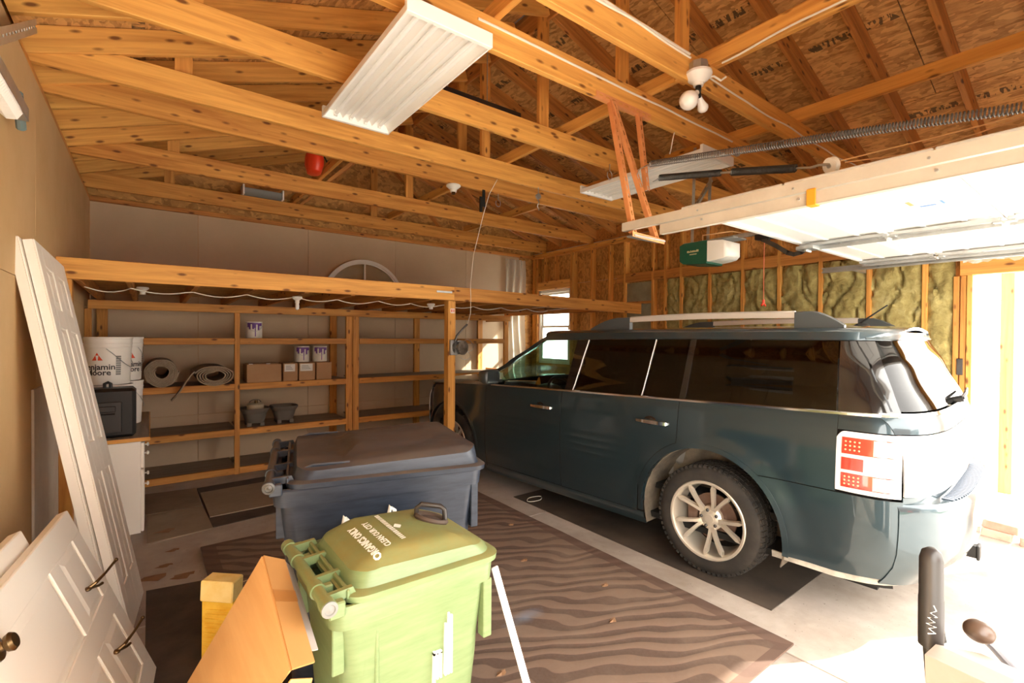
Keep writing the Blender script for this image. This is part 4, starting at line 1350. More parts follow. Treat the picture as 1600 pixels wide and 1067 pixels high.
# ================================================================== doors leaning at the left wall
def panel_door(label, M, W, H, th=0.038, face=True, group='loose white panel doors'):
    """slab in local x (width), y (height), face towards +z; M places it"""
    t = thing('panel_door', label, 'door', tuple(M.translation), group)
    m = MB(); m.box(0, 0, -th, W, H, -0.007, 0.001)
    obj('door_core', m, DOOR_WHITE, t, mx=M)
    s, mul = 0.105, 0.095
    rows = [(0.0, 0.22), (0.80, 0.17), (1.57, 0.10), (H - 0.115, 0.115)]
    m = MB()
    for x0, x1 in ((0, s), (W / 2 - mul / 2, W / 2 + mul / 2), (W - s, W)):
        m.box(x0, 0, -0.008, x1, H, 0.0, 0.0035)
    for y0, h in rows:
        for x0, x1 in ((s, W / 2 - mul / 2), (W / 2 + mul / 2, W - s)):
            m.box(x0 - 0.004, y0, -0.008, x1 + 0.004, y0 + h, 0.0, 0.0035)
    obj('stiles_and_rails', m, DOOR_WHITE, t, mx=M)
    for x0, x1 in ((s, W / 2 - mul / 2), (W / 2 + mul / 2, W - s)):
        for (a, ha), (b, hb) in zip(rows[:-1], rows[1:]):
            y0, y1 = a + ha, b
            q = [(x0 + 0.008, y0 + 0.008), (x1 - 0.008, y0 + 0.008), (x1 - 0.008, y1 - 0.008), (x0 + 0.008, y1 - 0.008)]
            g = 0.034
            r_ = [(x0 + g, y0 + g), (x1 - g, y0 + g), (x1 - g, y1 - g), (x0 + g, y1 - g)]
            mb = MB()
            mb.loft([[(p[0], p[1], -0.0072) for p in q], [(p[0], p[1], -0.0005) for p in r_]])
            obj('raised_panel', mb, DOOR_WHITE, t, mx=M)
    return t
# tall pair leaning against the left wall beside the loft
fb = Vector((-0.030, 3.60, 0.012))
up = Vector((-0.18713661, 0.11477712, 0.97560551)).normalized()
wv_ = Vector((-0.07010918, -0.99217851, 0.10327883)).normalized()
wv_ = (wv_ - up * wv_.dot(up)).normalized()
nz = wv_.cross(up)
if nz.x < 0:
    nz = -nz
def door_frame(origin, xdir, ydir):
    x = Vector(xdir).normalized(); y = Vector(ydir).normalized(); z = x.cross(y)
    M = Matrix(((x.x, y.x, z.x, 0), (x.y, y.y, z.y, 0), (x.z, y.z, z.z, 0), (0, 0, 0, 1)))
    M.translation = Vector(origin)
    return M
# local x must run so that x cross y points into the room
WA = 0.60
xa = -wv_
oa = fb + wv_ * WA
if xa.cross(up).dot(Vector((1, 0, 0))) < 0:
    xa, oa = wv_, fb
panel_door('front one of the two tall white six-panel doors leaning on the left wall', door_frame(oa, xa, up), WA, 1.99, th=0.043)
nzA = xa.cross(up)
panel_door('rear one of the two tall white doors leaning on the left wall', door_frame(oa - nzA * 0.047 - xa * 0.03, xa, up), WA, 2.0, th=0.043)
# low pair lying on their long edges in the left foreground
T2 = Vector((-0.28, 2.75, 0.81))
e1 = Vector((-0.09296909, -0.995669, 0.0)).normalized()
e2 = Vector((0.36202138, -0.0338032, -0.93155669)).normalized()
# local y = door height axis pointing to the top end (-e1), local x = width
W2, H2 = 0.84, 2.0
y2 = -e1
x2 = -e2
o2 = T2 + e1 * H2 + e2 * W2
if x2.cross(y2).x < 0:
    x2 = e2
    o2 = T2 + e1 * H2
M2 = door_frame(o2, x2, y2)
d2 = panel_door('white six-panel door lying on its long edge at the front left with dark hooks', M2, W2, H2, group=None)
n2 = x2.cross(y2)
def onB(u, v, h):
    return T2 + e1 * u + e2 * v + n2 * h
for (u, v) in ((0.235, 0.28), (0.295, 0.545)):
    m = MB(); m.tube([onB(u, v, 0.0), onB(u - 0.01, v - 0.005, 0.03), onB(u - 0.06, v - 0.012, 0.060), onB(u - 0.12, v - 0.02, 0.085)], [0.007, 0.0065, 0.005, 0.0055], 8)
    m.sphere(onB(u - 0.125, v - 0.021, 0.087), 0.008, 10, 8)
    m.tube([onB(u, v, 0.012), onB(u - 0.035, v + 0.018, 0.026), onB(u - 0.055, v + 0.022, 0.034)], [0.006, 0.005, 0.006], 8)
    m.sphere(onB(u, v, 0.004), 0.014, 12, 8, (1, 1, 0.6))
    obj('coat_hook', m, BRASS, d2, smooth=True)
m = MB(); m.lathe([(0.0, 0.0), (0.036, 0.0), (0.034, 0.006), (0.014, 0.010), (0.012, 0.018), (0.022, 0.024), (0.026, 0.034), (0.020, 0.042), (0.0, 0.044)], 24, frame(onB(0.915, 0.10, 0.0), e1, e2) if e1.cross(e2).dot(n2) > 0 else frame(onB(0.915, 0.10, 0.0), e2, e1))
obj('door_knob', m, BRASS, d2, smooth=True)
M3 = door_frame(o2 - n2 * 0.05 + e1 * 0.30 - e2 * 0.055, x2, y2)
panel_door('white door lying on its long edge behind the hooked one at far left', M3, W2 - 0.06, H2, group=None)

# ================================================================== floor coverings
m = MB()
nx_, ny_ = 24, 32
m.grid(lambda u, v: (1.44 + u * 1.15 + 0.006 * noise.noise(Vector((v * 4, 1, 0))), 2.575 + v * 1.525 + 0.006 * noise.noise(Vector((u * 4, 7, 0))), 0.012 + 0.003 * noise.noise(Vector((u * 3, v * 3, 2)))), lin(-1, 1, nx_), lin(-1, 1, ny_))
rg = obj('rug', m, RUG, smooth=True, normals=False)
rg.location.z = 0.012
rg.modifiers.new('thick', 'SOLIDIFY').thickness = -0.009
tag(rg, 'large worn brown rug with wavy zebra stripes on the garage floor', 'rug')
def slab(name, pts, z0, z1, mat, label, cat, group=None):
    m = MB(); m.prism(pts, z0, z1)
    return tag(obj(name, m, mat), label, cat, group)
slab('floor_mat', [(0.375, 5.755), (1.75, 5.86), (1.72, 4.66), (0.39, 4.515)], 0.0005, 0.007, MAT_D, 'dark brown mat under the plywood sheet before the shelves', 'floor mat')
slab('plywood_sheet', [(0.39, 5.535), (1.70, 5.60), (1.70, 4.80), (0.405, 4.76)], 0.0075, 0.017, BOARD_L, 'worn plywood sheet flecked with paint on the dark mat before the shelves', 'plywood sheet', 'plywood sheets on the floor')
slab('plywood_sheet', [(-0.45, 5.86), (0.365, 5.755), (0.375, 5.14), (-0.45, 5.15)], 0.0005, 0.011, BOARD, 'dark plywood sheet beside the shelves nearest the cabinet', 'plywood sheet', 'plywood sheets on the floor')
slab('plywood_sheet', [(-0.02, 5.125), (0.38, 5.115), (0.402, 4.49), (-0.02, 4.43)], 0.0005, 0.011, BOARD_L, 'brown plywood sheet at the foot of the white cabinet', 'plywood sheet', 'plywood sheets on the floor')
slab('floor_mat', [(-0.02, 3.62), (0.30, 3.56), (0.285, 2.4), (-0.02, 2.4)], 0.0005, 0.009, MAT_D, 'dark mat on the floor left of the rug by the leaning doors', 'floor mat')
slab('floor_mat', [(2.815, 3.68), (4.7, 3.72), (4.7, 1.28), (2.835, 1.27)], 0.0005, 0.006, OILY, 'oil stained dark mat under the parked car', 'floor mat')
# litter
LEAF = plain('dry_leaf', (0.24, 0.125, 0.06), 0.8)
LEAF_LABELS = ['curled brown leaf on the plywood at the foot of the white cabinet', 'largest dry leaf scrap on bare concrete beside the tall doors', 'small leaf scrap on concrete between the cabinet and the rug corner', 'small leaf scrap on concrete between the tall doors and the rug', 'torn dry leaf on concrete by the edge of the dark mat left of the rug', 'dry leaf in the middle of the rug level with the rear car door', 'wood chip on the rug near the concrete strip beside the rear wheel', 'wood chip on the rug to the right of the navy bin', 'dry leaf on the rug right of the white stick', 'tiny leaf scrap on the rug at the right corner of the navy bin', 'leaf scrap on the rug by the concrete strip near the front car door', 'dry leaf on the rug close beside the white stick']
for i, (x, y, sz) in enumerate(((0.10, 4.62, 0.075), (0.02, 3.80, 0.085), (0.13, 4.20, 0.045), (0.08, 3.95, 0.05), (0.17, 3.72, 0.07), (2.05, 2.55, 0.028), (2.25, 2.0, 0.03), (1.75, 2.9, 0.025), (2.0, 1.72, 0.028), (1.45, 3.2, 0.022), (2.35, 3.1, 0.025), (1.28, 1.75, 0.032))):
    pts = []
    for k_ in range(9):
        a = 2 * math.pi * k_ / 9
        r_ = sz * (0.75 + 0.5 * random.random()) * (1 if k_ % 2 else 0.6)
        pts.append((x + r_ * math.cos(a) * 1.25, y + r_ * math.sin(a) * 0.7))
    zb_ = 0.021 if x > 0.29 else 0.0
    if x < 0.29 and y < 3.7:
        zb_ = 0.009
    if y > 4.43 and x < 0.4:
        zb_ = 0.0115
    m = MB()
    nn = len(pts)
    m.add([(x, y, zb_ + 0.009)] + [(p[0], p[1], zb_ + 0.001 + 0.004 * (k_ % 3)) for k_, p in enumerate(pts)], [(0, k_ + 1, (k_ + 1) % nn + 1) for k_ in range(nn)])
    lf = tag(obj('dry_leaf', m, LEAF, normals=False), LEAF_LABELS[i], 'leaf', 'dry leaves scattered on the floor')
    lf.modifiers.new('thick', 'SOLIDIFY').thickness = 0.001
m = MB(); m.tube([(2.93 + 0.09 * math.cos(a) * (1 + 0.2 * math.sin(2 * a)), 3.50 + 0.055 * math.sin(a), 0.010) for a in lin(0.3, 6.0, 26)], 0.0028, 5)
tag(obj('wire_loop', m, CABLE, smooth=True), 'thin white wire loop lying on the mat beside the car', 'wire')
m = MB(); m.tube([(0.36, 3.30, 0.026), (0.45, 3.36, 0.026), (0.58, 3.38, 0.026), (0.72, 3.44, 0.026), (0.80, 3.42, 0.026)], 0.003, 5)
tag(obj('straw', m, plain('dry_straw', (0.55, 0.38, 0.2), 0.8), smooth=True), 'dry twig lying on the rug behind the yellow foam block', 'twig')

# ================================================================== bins
def rrect(x0, x1, w, z, r_, n=5, sx=0.0):
    """rounded rectangle ring in local coordinates (x from x0 to x1, y from -w/2 to w/2)"""
    out = []
    for cx_, cy_, a0 in ((x1 - r_, w / 2 - r_, 0), (x0 + r_, w / 2 - r_, 90), (x0 + r_, -w / 2 + r_, 180), (x1 - r_, -w / 2 + r_, 270)):
        for i in range(n + 1):
            a = R(a0 + 90 * i / n)
            out.append((cx_ + r_ * math.cos(a), cy_ + r_ * math.sin(a), z))
    return out

def wheelie_bin(label, M, L, W, H, mat, lid_rise, dip, big=False):
    t = thing('wheelie_bin', label, 'bin', tuple(M.translation))
    th = 0.012
    m = MB()
    m.loft([rrect(0.085, L - 0.115, W * 0.76, 0.03, 0.05), rrect(0.075, L - 0.105, W * 0.78, 0.06, 0.06), rrect(0.045, L - 0.06, W * 0.88, H * 0.62, 0.06),
            rrect(0.035, L - 0.045, W * 0.915, H - 0.075, 0.06), rrect(0.005, L - 0.02, W * 0.975, H - 0.07, 0.05), rrect(0.0, L - 0.015, W * 0.985, H - 0.012, 0.05),
            rrect(0.004, L - 0.019, W * 0.975, H - 0.006, 0.05), rrect(0.02, L - 0.035, W * 0.94, H - 0.006, 0.045), rrect(0.055, L - 0.07, W * 0.86, H * 0.6, 0.05), rrect(0.10, L - 0.13, W * 0.72, 0.06, 0.04)])
    obj('bin_body', m, mat, t, smooth=True, sharp=30, mx=M)
    # stiffening ribs, one part each
    for sy in (-1, 1):
        for rb in ((0.125, sy * (W * 0.445) - 0.006, H * 0.62, 0.137, sy * (W * 0.445) + 0.012, H - 0.07), (L - 0.062, sy * W * 0.43 - 0.018, H - 0.26, L - 0.030, sy * W * 0.43 + 0.018, H - 0.07),
                   (0.012, sy * W * 0.40 - 0.01, H - 0.20, 0.045, sy * W * 0.40 + 0.01, H - 0.07)):
            m = MB(); m.box(*rb, 0.003)
            obj('rib', m, mat, t, mx=M)
    # hinge bar across the back with end caps
    hz = H + 0.012
    m = MB(); m.tube([(-0.008, -W * 0.49, hz), (-0.008, W * 0.49, hz)], 0.018, 14)
    for sy in (-0.485, -0.25, 0.25, 0.485):
        m.tube([(-0.008, W * sy - 0.016, hz), (-0.008, W * sy + 0.016, hz)], 0.022, 14)
        m.box(-0.008, W * sy - 0.013, hz - 0.035, 0.035, W * sy + 0.013, hz + 0.008, 0.004)
    obj('hinge_bar', m, mat, t, smooth=True, mx=M)
    for sy in (-1, 1):
        m = MB(); m.lathe([(0.0, 0.0), (0.021, 0.0), (0.021, 0.004), (0.014, 0.006), (0.012, 0.003), (0.005, 0.004), (0.0, 0.007)], 18,
                          Matrix.Translation((-0.008, sy * (W * 0.485 + 0.016), hz)) @ Matrix.Rotation(-sy * math.pi / 2, 4, 'X'))
        obj('hinge_bolt', m, GREY if not big else STEEL_DARK, t, smooth=True, mx=M)
    # lid: flange, step, then the arched top
    def top(x, y):
        s_ = max(0.0, min(1.0, (x - 0.05) / (L - 0.05)))
        q_ = max(0.0, min(1.0, (abs(y) / (W * 0.5) - (0.80 if big else 0.62)) / (0.13 if big else 0.26)))
        f = 1 - 0.42 * q_ * q_ * (3 - 2 * q_)
        if big:
            st_ = 0.0 if x < L * 0.33 else min(1.0, (x - L * 0.33) / 0.035)
            return H + 0.032 + (0.024 + 0.034 * st_) * f - dip * s_ ** 2
        return H + 0.026 + (0.006 + lid_rise * math.sin(math.pi * min(1.0, s_ ** 0.86))) * f - dip * s_ ** 3
    m = MB()
    nxx = 30
    def ring_lid(ins, z_off, use_top=False, rr=0.06):
        r = rrect((0.045 if not big else 0.05) + ins, L - ins * 0.9, W * 0.985 - 2 * ins, 0, rr, 6)
        return [(p[0], p[1], (top(p[0], p[1]) if use_top else H + z_off - (0.5 * dip * max(0, p[0] / L) ** 3))) for p in r]
    m.loft([ring_lid(-0.004, -0.006), ring_lid(-0.006, 0.012), ring_lid(0.004, 0.016), ring_lid(0.018, 0.018), ring_lid(0.024, 0.030), ring_lid(0.032, 0, True, 0.07)], cap=False)
    # arched skin inside the last ring, as scaled rings about the lid's middle
    base = ring_lid(0.032, 0, True, 0.07)
    cxm = (0.045 + L) / 2
    rings = []
    for k_ in range(0, 12):
        s_ = 1 - k_ / 12
        rings.append([(cxm + (p[0] - cxm) * s_, p[1] * s_, top(cxm + (p[0] - cxm) * s_, p[1] * s_)) for p in base])
    m.loft(rings, cap=False)
    n_ = len(base)
    o_ = len(m.v)
    m.add([(cxm, 0, top(cxm, 0))], [])
    m.f += [(o_ - n_ + k_, o_ - n_ + (k_ + 1) % n_, o_) for k_ in range(n_)]
    lid = obj('lid', m, mat, t, smooth=True, sharp=40, mx=M)
    # two arms joining the lid to the hinge bar and a web between
    m = MB()
    for sy in (-0.42, -0.16, 0.16, 0.42):
        m.prism([(-0.012, hz - 0.012), (-0.012, hz + 0.016), (0.065, H + 0.034), (0.075, H + 0.012)], W * sy - 0.008, W * sy + 0.008,
                Matrix(((1, 0, 0, 0), (0, 0, 1, 0), (0, 1, 0, 0), (0, 0, 0, 1))))
    m.box(0.046, -W * 0.45, H + 0.004, 0.056, W * 0.45, H + 0.030, 0.003)
    obj('lid_arm', m, mat, lid, mx=M)
    # axle and wheels
    m = MB(); m.tube([(0.05, -W * 0.42, 0.10), (0.05, W * 0.42, 0.10)], 0.010, 8)
    obj('axle', m, STEEL_DARK, t, mx=M)
    for sy in (-1, 1):
        m = MB(); m.lathe([(0.0, -0.02), (0.06, -0.02), (0.095, -0.022), (0.10, -0.01), (0.10, 0.01), (0.095, 0.022), (0.06, 0.02), (0.0, 0.02)], 24,
                          Matrix.Translation((0.035, sy * W * 0.45, 0.10)) @ Matrix.Rotation(math.pi / 2, 4, 'X'))
        obj('wheel', m, BLACK, t, smooth=True, mx=M)
    return t, lid, top

# green bin
MG = Matrix.Translation((0.375, 1.485, 0.022))
LG, WG, HG = 0.545, 0.445, 0.822
gb, glid, gtop = wheelie_bin('green organics bin with a black lid handle in the foreground', MG, LG, WG, HG, BIN_G, 0.070, 0.012)
gb['label'] = 'green organics bin in the foreground with white lettering and a dark lid handle'
def lid_text(body, size, cx_, cy_, mat=PRINT_W, bold=0.0, spacing=1.0):
    vs_, fs_ = text_mesh(body, size, 0.0003, spacing, bold=bold)
    out = []
    for p in vs_:
        lx = cx_ - p[1]
        ly = cy_ + p[0]
        out.append((lx, ly, gtop(lx, ly) + 0.0012 + p[2]))
    m = MB(); m.add(out, fs_)
    return obj('lettering', m, mat, glid, mx=MG, normals=False)
lid_text('ORGANICS ONLY', 0.030, 0.150, -0.045, bold=0.0012)
lid_text('CLEAN OUR CITY', 0.026, 0.192, -0.035, bold=0.0005)
m = MB()
rr_ = random.Random(5)
yq = -0.135
while yq < 0.085:
    w_ = 0.004 + 0.006 * rr_.random()
    q = [(0.240 + dx, yq + dy) for dx, dy in ((0.007, 0), (0.007, w_), (-0.007, w_), (-0.007, 0))]
    m.add([(p[0], p[1], gtop(p[0], p[1]) + 0.0014) for p in q], [(0, 1, 2, 3)])
    yq += w_ + 0.0035
obj('small_print', m, PRINT_W, glid, mx=MG, normals=False)
m = MB(); pts = [(0.262 + 0.013 * (1 - abs(s_)) ** 0.8 * (1 if i < 9 else -1) + 0.0, -0.035 + 0.02 * s_) for i, s_ in enumerate(lin(-1, 1, 8) + lin(1, -1, 8))]
m.add([(p[0], p[1], gtop(p[0], p[1]) + 0.0014) for p in pts], [tuple(range(len(pts)))])
obj('leaf_emblem', m, PRINT_W, glid, mx=MG, normals=False)
sl_h = (gtop(0.46, 0.0) - gtop(0.36, 0.0)) / 0.10
m = MB(); m.lathe([(0.0, 0.0), (0.058, 0.0), (0.062, 0.008), (0.056, 0.016), (0.044, 0.014), (0.036, 0.008), (0.0, 0.012)], 30, Matrix.Translation((0.405, 0.01, gtop(0.405, 0.01) - 0.003)) @ Matrix.Rotation(-math.atan(sl_h), 4, 'Y'))
hp = obj('handle_base', m, plain('dusty_brown_plastic', (0.075, 0.05, 0.036), 0.65), glid, smooth=True, mx=MG)
zt_ = gtop(0.405, 0.01)
m = MB(); m.tube([(0.362, 0.035, gtop(0.362, 0.035)), (0.364, 0.034, zt_ + 0.042), (0.377, 0.027, zt_ + 0.054), (0.435, -0.006, zt_ + 0.044), (0.447, -0.013, zt_ + 0.032), (0.449, -0.014, gtop(0.449, -0.014))], 0.0085, 10)
obj('lid_handle', m, plain('worn_black_plastic', (0.03, 0.024, 0.02), 0.45), glid, smooth=True, mx=MG)
# white city emblem moulded on the side
m = MB()
yb_ = -WG * 0.462
for i, (x0, x1, z0, z1) in enumerate(((0.305, 0.311, 0.47, 0.585), (0.315, 0.321, 0.50, 0.58), (0.327, 0.333, 0.50, 0.58), (0.343, 0.349, 0.50, 0.66), (0.353, 0.359, 0.50, 0.69), (0.363, 0.369, 0.50, 0.68))):
    m.box(x0, yb_ - 0.003, z0, x1, yb_ + 0.03, z1)
m.box(0.305, yb_ - 0.003, 0.575, 0.333, yb_ + 0.03, 0.583)
m.prism([(0.292, 0.40), (0.42, 0.40), (0.42, 0.432), (0.292, 0.432)], -yb_ - 0.03, -yb_ + 0.003, Matrix(((1, 0, 0, 0), (0, 0, -1, 0), (0, 1, 0, 0), (0, 0, 0, 1))))
obj('city_emblem', m, PRINT_W, gb, mx=MG)

# navy bin
yaw = R(-13)
cu, su = math.cos(yaw), math.sin(yaw)
ub, vb = -0.085, 1.885
LB, WB, HB = 0.82, 0.77, 0.985
org = Vector((cu * ub + (-su) * (vb + WB / 2), su * ub + cu * (vb + WB / 2), 0.022))
MBL = Matrix.Translation(org) @ Matrix.Rotation(yaw, 4, 'Z')
bb, blid, btop = wheelie_bin('large navy blue bin with a dusty stepped lid behind the green bin', MBL, LB, WB, HB, BIN_B, 0.05, 0.01, big=True)
# moulded pads on the lid
for sy in (-1, 1):
    m = MB(); m.tube([(0.09, sy * WB * 0.40, HB + 0.046), (0.14, sy * WB * 0.405, HB + 0.060), (LB * 0.33, sy * WB * 0.405, HB + 0.060)], [0.004, 0.008, 0.006], 8)
    obj('lid_bead', m, BIN_B, blid, smooth=True, mx=MBL)
# white swirl emblem on the side facing the camera
yy = -WB * 0.452
for cx_, cz_, w_ in ((0.245, 0.795, 0.05), (0.415, 0.812, 0.06)):
    m = MB(); m.tube([(cx_ - w_ * 0.5, yy - 0.006, cz_ - 0.06), (cx_ - w_ * 0.1, yy - 0.006, cz_), (cx_ + w_ * 0.1, yy - 0.008, cz_ + 0.055), (cx_ + w_ * 0.35, yy - 0.008, cz_ + 0.035), (cx_ + w_ * 0.4, yy - 0.006, cz_ - 0.04)], 0.008, 8)
    obj('emblem', m, PRINT_W, bb, smooth=True, mx=MBL)

# ================================================================== cardboard, foam, stick
def sheet(name, quads, mat, label=None, cat=None, parent=None, th=0.004):
    m = MB()
    for q in quads:
        m.add(q, [tuple(range(len(q)))])
    o = obj(name, m, mat, parent, normals=False)
    o.modifiers.new('thick', 'SOLIDIFY').thickness = th
    if label:
        tag(o, label, cat)
    return o
A = Vector((0.272, 1.60, 0.890)); A2 = Vector((0.332, 1.60, 0.860)); C1 = Vector((0.260, 1.18, 0.785)); C2 = Vector((0.318, 1.21, 0.762))
Fd = Vector((0.035, 2.33, 0.0)) - A
kk = (A.z - 0.006) / -Fd.z
F0 = A + Fd * kk
kc = (C1.z - 0.006) / -Fd.z
D0 = C1 + Fd * kc
ct = thing('flattened_carton', 'big flattened cardboard carton leaning against the green bin', 'cardboard', tuple(F0))
sheet('main_panel', [[A, C1, D0, F0]], CARD, parent=ct)
sheet('folded_flap', [[A, A2, C2, C1]], mottled('carton_inner_flap', (0.47, 0.225, 0.066), (0.52, 0.26, 0.08), 3, 0.8), parent=ct)
E1 = C1 + Vector((-0.004, -0.01, -0.012)); E2 = C2 + Vector((-0.010, -0.02, -0.020))
sheet('lower_flap', [[E1, E2, E2 + Vector((-0.06, -0.03, -0.17)), E1 + Vector((-0.16, -0.02, -0.17))]], CARD, parent=ct)
sheet('flap_tape', [[A.lerp(C1, 0.36) + Vector((0.003, -0.003, 0.004)), A2.lerp(C2, 0.36) + Vector((0.003, -0.003, 0.004)), A2.lerp(C2, 0.47) + Vector((0.003, -0.003, 0.004)), A.lerp(C1, 0.47) + Vector((0.003, -0.003, 0.004))]],
      plain('brown_tape', (0.42, 0.18, 0.05), 0.35), parent=ct, th=0.0006)
sheet('back_layer', [[A2 + Vector((0.004, 0.01, -0.01)), A2 + Vector((0.022, 0.0, -0.03)), C2 + Vector((0.024, 0.06, -0.01)), C2 + Vector((0.004, 0.05, 0.0))]], plain('grey_carton_edge', (0.42, 0.36, 0.33), 0.8), parent=ct, th=0.003)

fx = thing('foam_block', 'yellow ridged foam piece with a paler block on top behind the carton', 'foam', (0.2, 2.33, 0))
MFo = Matrix.Translation((0.235, 2.40, 0.02)) @ Matrix.Rotation(R(-38), 4, 'Z') @ Matrix.Rotation(R(3), 4, 'Y')
m = MB(); m.loft([[(x_, y_, z_) for x_, y_ in ((-0.08, -0.035), (0.08, -0.035), (0.08, 0.035), (-0.08, 0.035))] if False else
                 [(-0.075 + 0.02 * (1 - z_ / 0.47), -0.03, z_), (0.06, -0.03, z_), (0.06, 0.03, z_), (-0.075 + 0.02 * (1 - z_ / 0.47), 0.03, z_)] for z_ in lin(0.0, 0.405, 6)])
for i in range(18):
    m.box(-0.055, -0.036, 0.02 + i * 0.02, 0.052, -0.029, 0.03 + i * 0.02, 0.002)
obj('ridged_body', m, YELLOW, fx, mx=MFo)
m = MB(); m.box(-0.075, -0.045, 0.406, 0.065, 0.035, 0.495, 0.005)
obj('cap_block', m, YELLOW_P, fx, mx=MFo)

lumber_s = lumber('white_stick', (0.952, 1.35, 0.76), (1.028, 1.058, 0.034), 0.028, 0.012, WHITE_PAINT)
tag(lumber_s, 'white painted stick leaning against the front of the green bin', 'stick')

# ================================================================== bricks, post outside
for i, (x, y, z, rz, lab, mt) in enumerate(((5.33, 0.70, 0.0, 84, 'tan lower brick of the small stack on the floor by the side doorway', mottled('tan_brick', (0.46, 0.33, 0.24), (0.58, 0.43, 0.33), 8, 0.85, bstr=0.3)),
                                        (5.335, 0.66, 0.0655, 80, 'red upper brick of the small stack on the floor by the side doorway', TERRACOTTA),
                                        (5.30, 0.45, 0.0, 92, 'loose grey red brick lying nearest the front by the side doorway', TERRACOTTA))):
    m = MB(); m.box(-0.105, -0.05, 0, 0.105, 0.05, 0.064, 0.004)
    o = obj('brick', m, mt, mx=Matrix.Translation((x, y, z)) @ Matrix.Rotation(R(rz), 4, 'Z'))
    tag(o, lab, 'brick', 'bricks by the side doorway')
po = lumber('fence_post', (7.1, 0.86, -0.03), (7.1, 0.86, 2.9), 0.10, 0.10, PINE_D, up=(0, 1, 0))
tag(po, 'timber post standing outside seen through the side doorway', 'post')

# ================================================================== overhead garage door, tracks, springs
gd = thing('garage_door', 'white sectional overhead garage door rolled up above the car', 'garage door', (3.6, 0.7, 2.26))
GDZ = 2.235
xs0, xs1 = 2.29, 5.02
yj = [1.525, 1.0, 0.475, -0.05]
for a, b in zip(yj[:-1], yj[1:]):
    y0, y1 = b + 0.003, a - 0.003
    m = MB(); m.box(xs0, y0, GDZ + 0.012, xs1, y1, GDZ + 0.030, 0.004)
    # folded edges and shallow ribs of each section, on the face that looks down
    m.box(xs0, y0, GDZ, xs1, y0 + 0.035, GDZ + 0.014, 0.003); m.box(xs0, y1 - 0.035, GDZ, xs1, y1, GDZ + 0.014, 0.003)
    for q in (0.30, 0.66):
        yy = y0 + (y1 - y0) * q
        m.box(xs0 + 0.05, yy - 0.012, GDZ + 0.006, xs1 - 0.05, yy + 0.012, GDZ + 0.014, 0.003)
    sec = obj('door_section', m, WHITE_PAINT, gd)
    for xx in (3.765, 4.96):
        m = MB(); m.box(xx - 0.038, y0 + 0.012, GDZ - 0.020, xx + 0.038, y1 - 0.012, GDZ + 0.001, 0.002); m.box(xx + 0.028, y0 + 0.012, GDZ - 0.042, xx + 0.034, y1 - 0.012, GDZ - 0.018, 0.001)
        for q in (0.08, 0.5, 0.92):
            m.box(xx - 0.012, y0 + (y1 - y0) * q - 0.006, GDZ - 0.026, xx - 0.002, y0 + (y1 - y0) * q + 0.006, GDZ - 0.019, 0.002)
        obj('stile', m, GALV, sec)
for yy in yj[1:3]:
    for xx in (3.765, 4.96):
        m = MB(); m.box(xx - 0.03, yy - 0.045, GDZ - 0.028, xx + 0.03, yy + 0.045, GDZ - 0.019, 0.002); m.tube([(xx - 0.032, yy, GDZ - 0.030), (xx + 0.032, yy, GDZ - 0.030)], 0.008, 8)
        obj('hinge', m, GALV, gd)
m = MB(); m.box(3.68, 1.40, GDZ - 0.045, 3.80, 1.515, GDZ - 0.02, 0.003); m.tube([(3.70, 1.46, GDZ - 0.05), (3.79, 1.46, GDZ - 0.05)], 0.008, 8)
obj('arm_bracket', m, GALV, gd)
m = MB(); m.add([(2.95, 0.62, GDZ - 0.0012 + 0.012), (3.25, 0.65, GDZ - 0.0012 + 0.012), (3.25, 0.63, GDZ - 0.0012 + 0.012), (2.95, 0.60, GDZ - 0.0012 + 0.012)], [(0, 1, 2, 3)])
m = MB(); m.box(3.02, 0.60, GDZ + 0.0100, 3.20, 0.74, GDZ + 0.0118)
ws = obj('warning_sticker', m, LABEL_W, gd)
m = MB(); m.box(3.10, 0.61, GDZ + 0.0090, 3.19, 0.63, GDZ + 0.0102); m.box(3.16, 0.64, GDZ + 0.0090, 3.19, 0.71, GDZ + 0.0102)
obj('sticker_print', m, plain('blue_print', (0.08, 0.22, 0.5), 0.5), ws)
m = MB(); m.box(3.025, 0.72, GDZ + 0.0090, 3.12, 0.738, GDZ + 0.0102)
obj('sticker_stripe', m, ORANGE_STEEL, ws)
m = MB(); m.box(2.32, 1.12, GDZ - 0.03, 2.42, 1.22, GDZ + 0.0, 0.003)
obj('roller_bracket', m, GALV, gd)

def c_track(x, y0, y1, z, label, open_dir, h=0.048):
    t = thing('door_track', label, 'door track', (x, (y0 + y1) / 2, z), 'horizontal garage door tracks')
    m = MB()
    m.box(x - 0.0015, y0, z - h / 2, x + 0.0015, y1, z + h / 2)
    xo = x + open_dir * 0.026
    m.box(min(x, xo), y0, z + h / 2 - 0.003, max(x, xo), y1, z + h / 2)
    m.box(min(x, xo), y0, z - h / 2, max(x, xo), y1, z - h / 2 + 0.003)
    m.box(xo - 0.0015, y0, z + h / 2 - 0.014, xo + 0.0015, y1, z + h / 2); m.box(xo - 0.0015, y0, z - h / 2, xo + 0.0015, y1, z - h / 2 + 0.014)
    obj('channel', m, GALV_W if open_dir > 0 else GALV, t)
    return t
tl = c_track(2.205, YF + 0.02, 1.855, 2.203, 'left horizontal garage door track ending at the orange hanger', 1)
m = MB(); m.box(2.212, YF + 0.02, 2.125, 2.216, 1.60, 2.174); m.box(2.212, YF + 0.02, 2.122, 2.245, 1.60, 2.126)
obj('reinforcing_angle', m, GALV_W, tl)
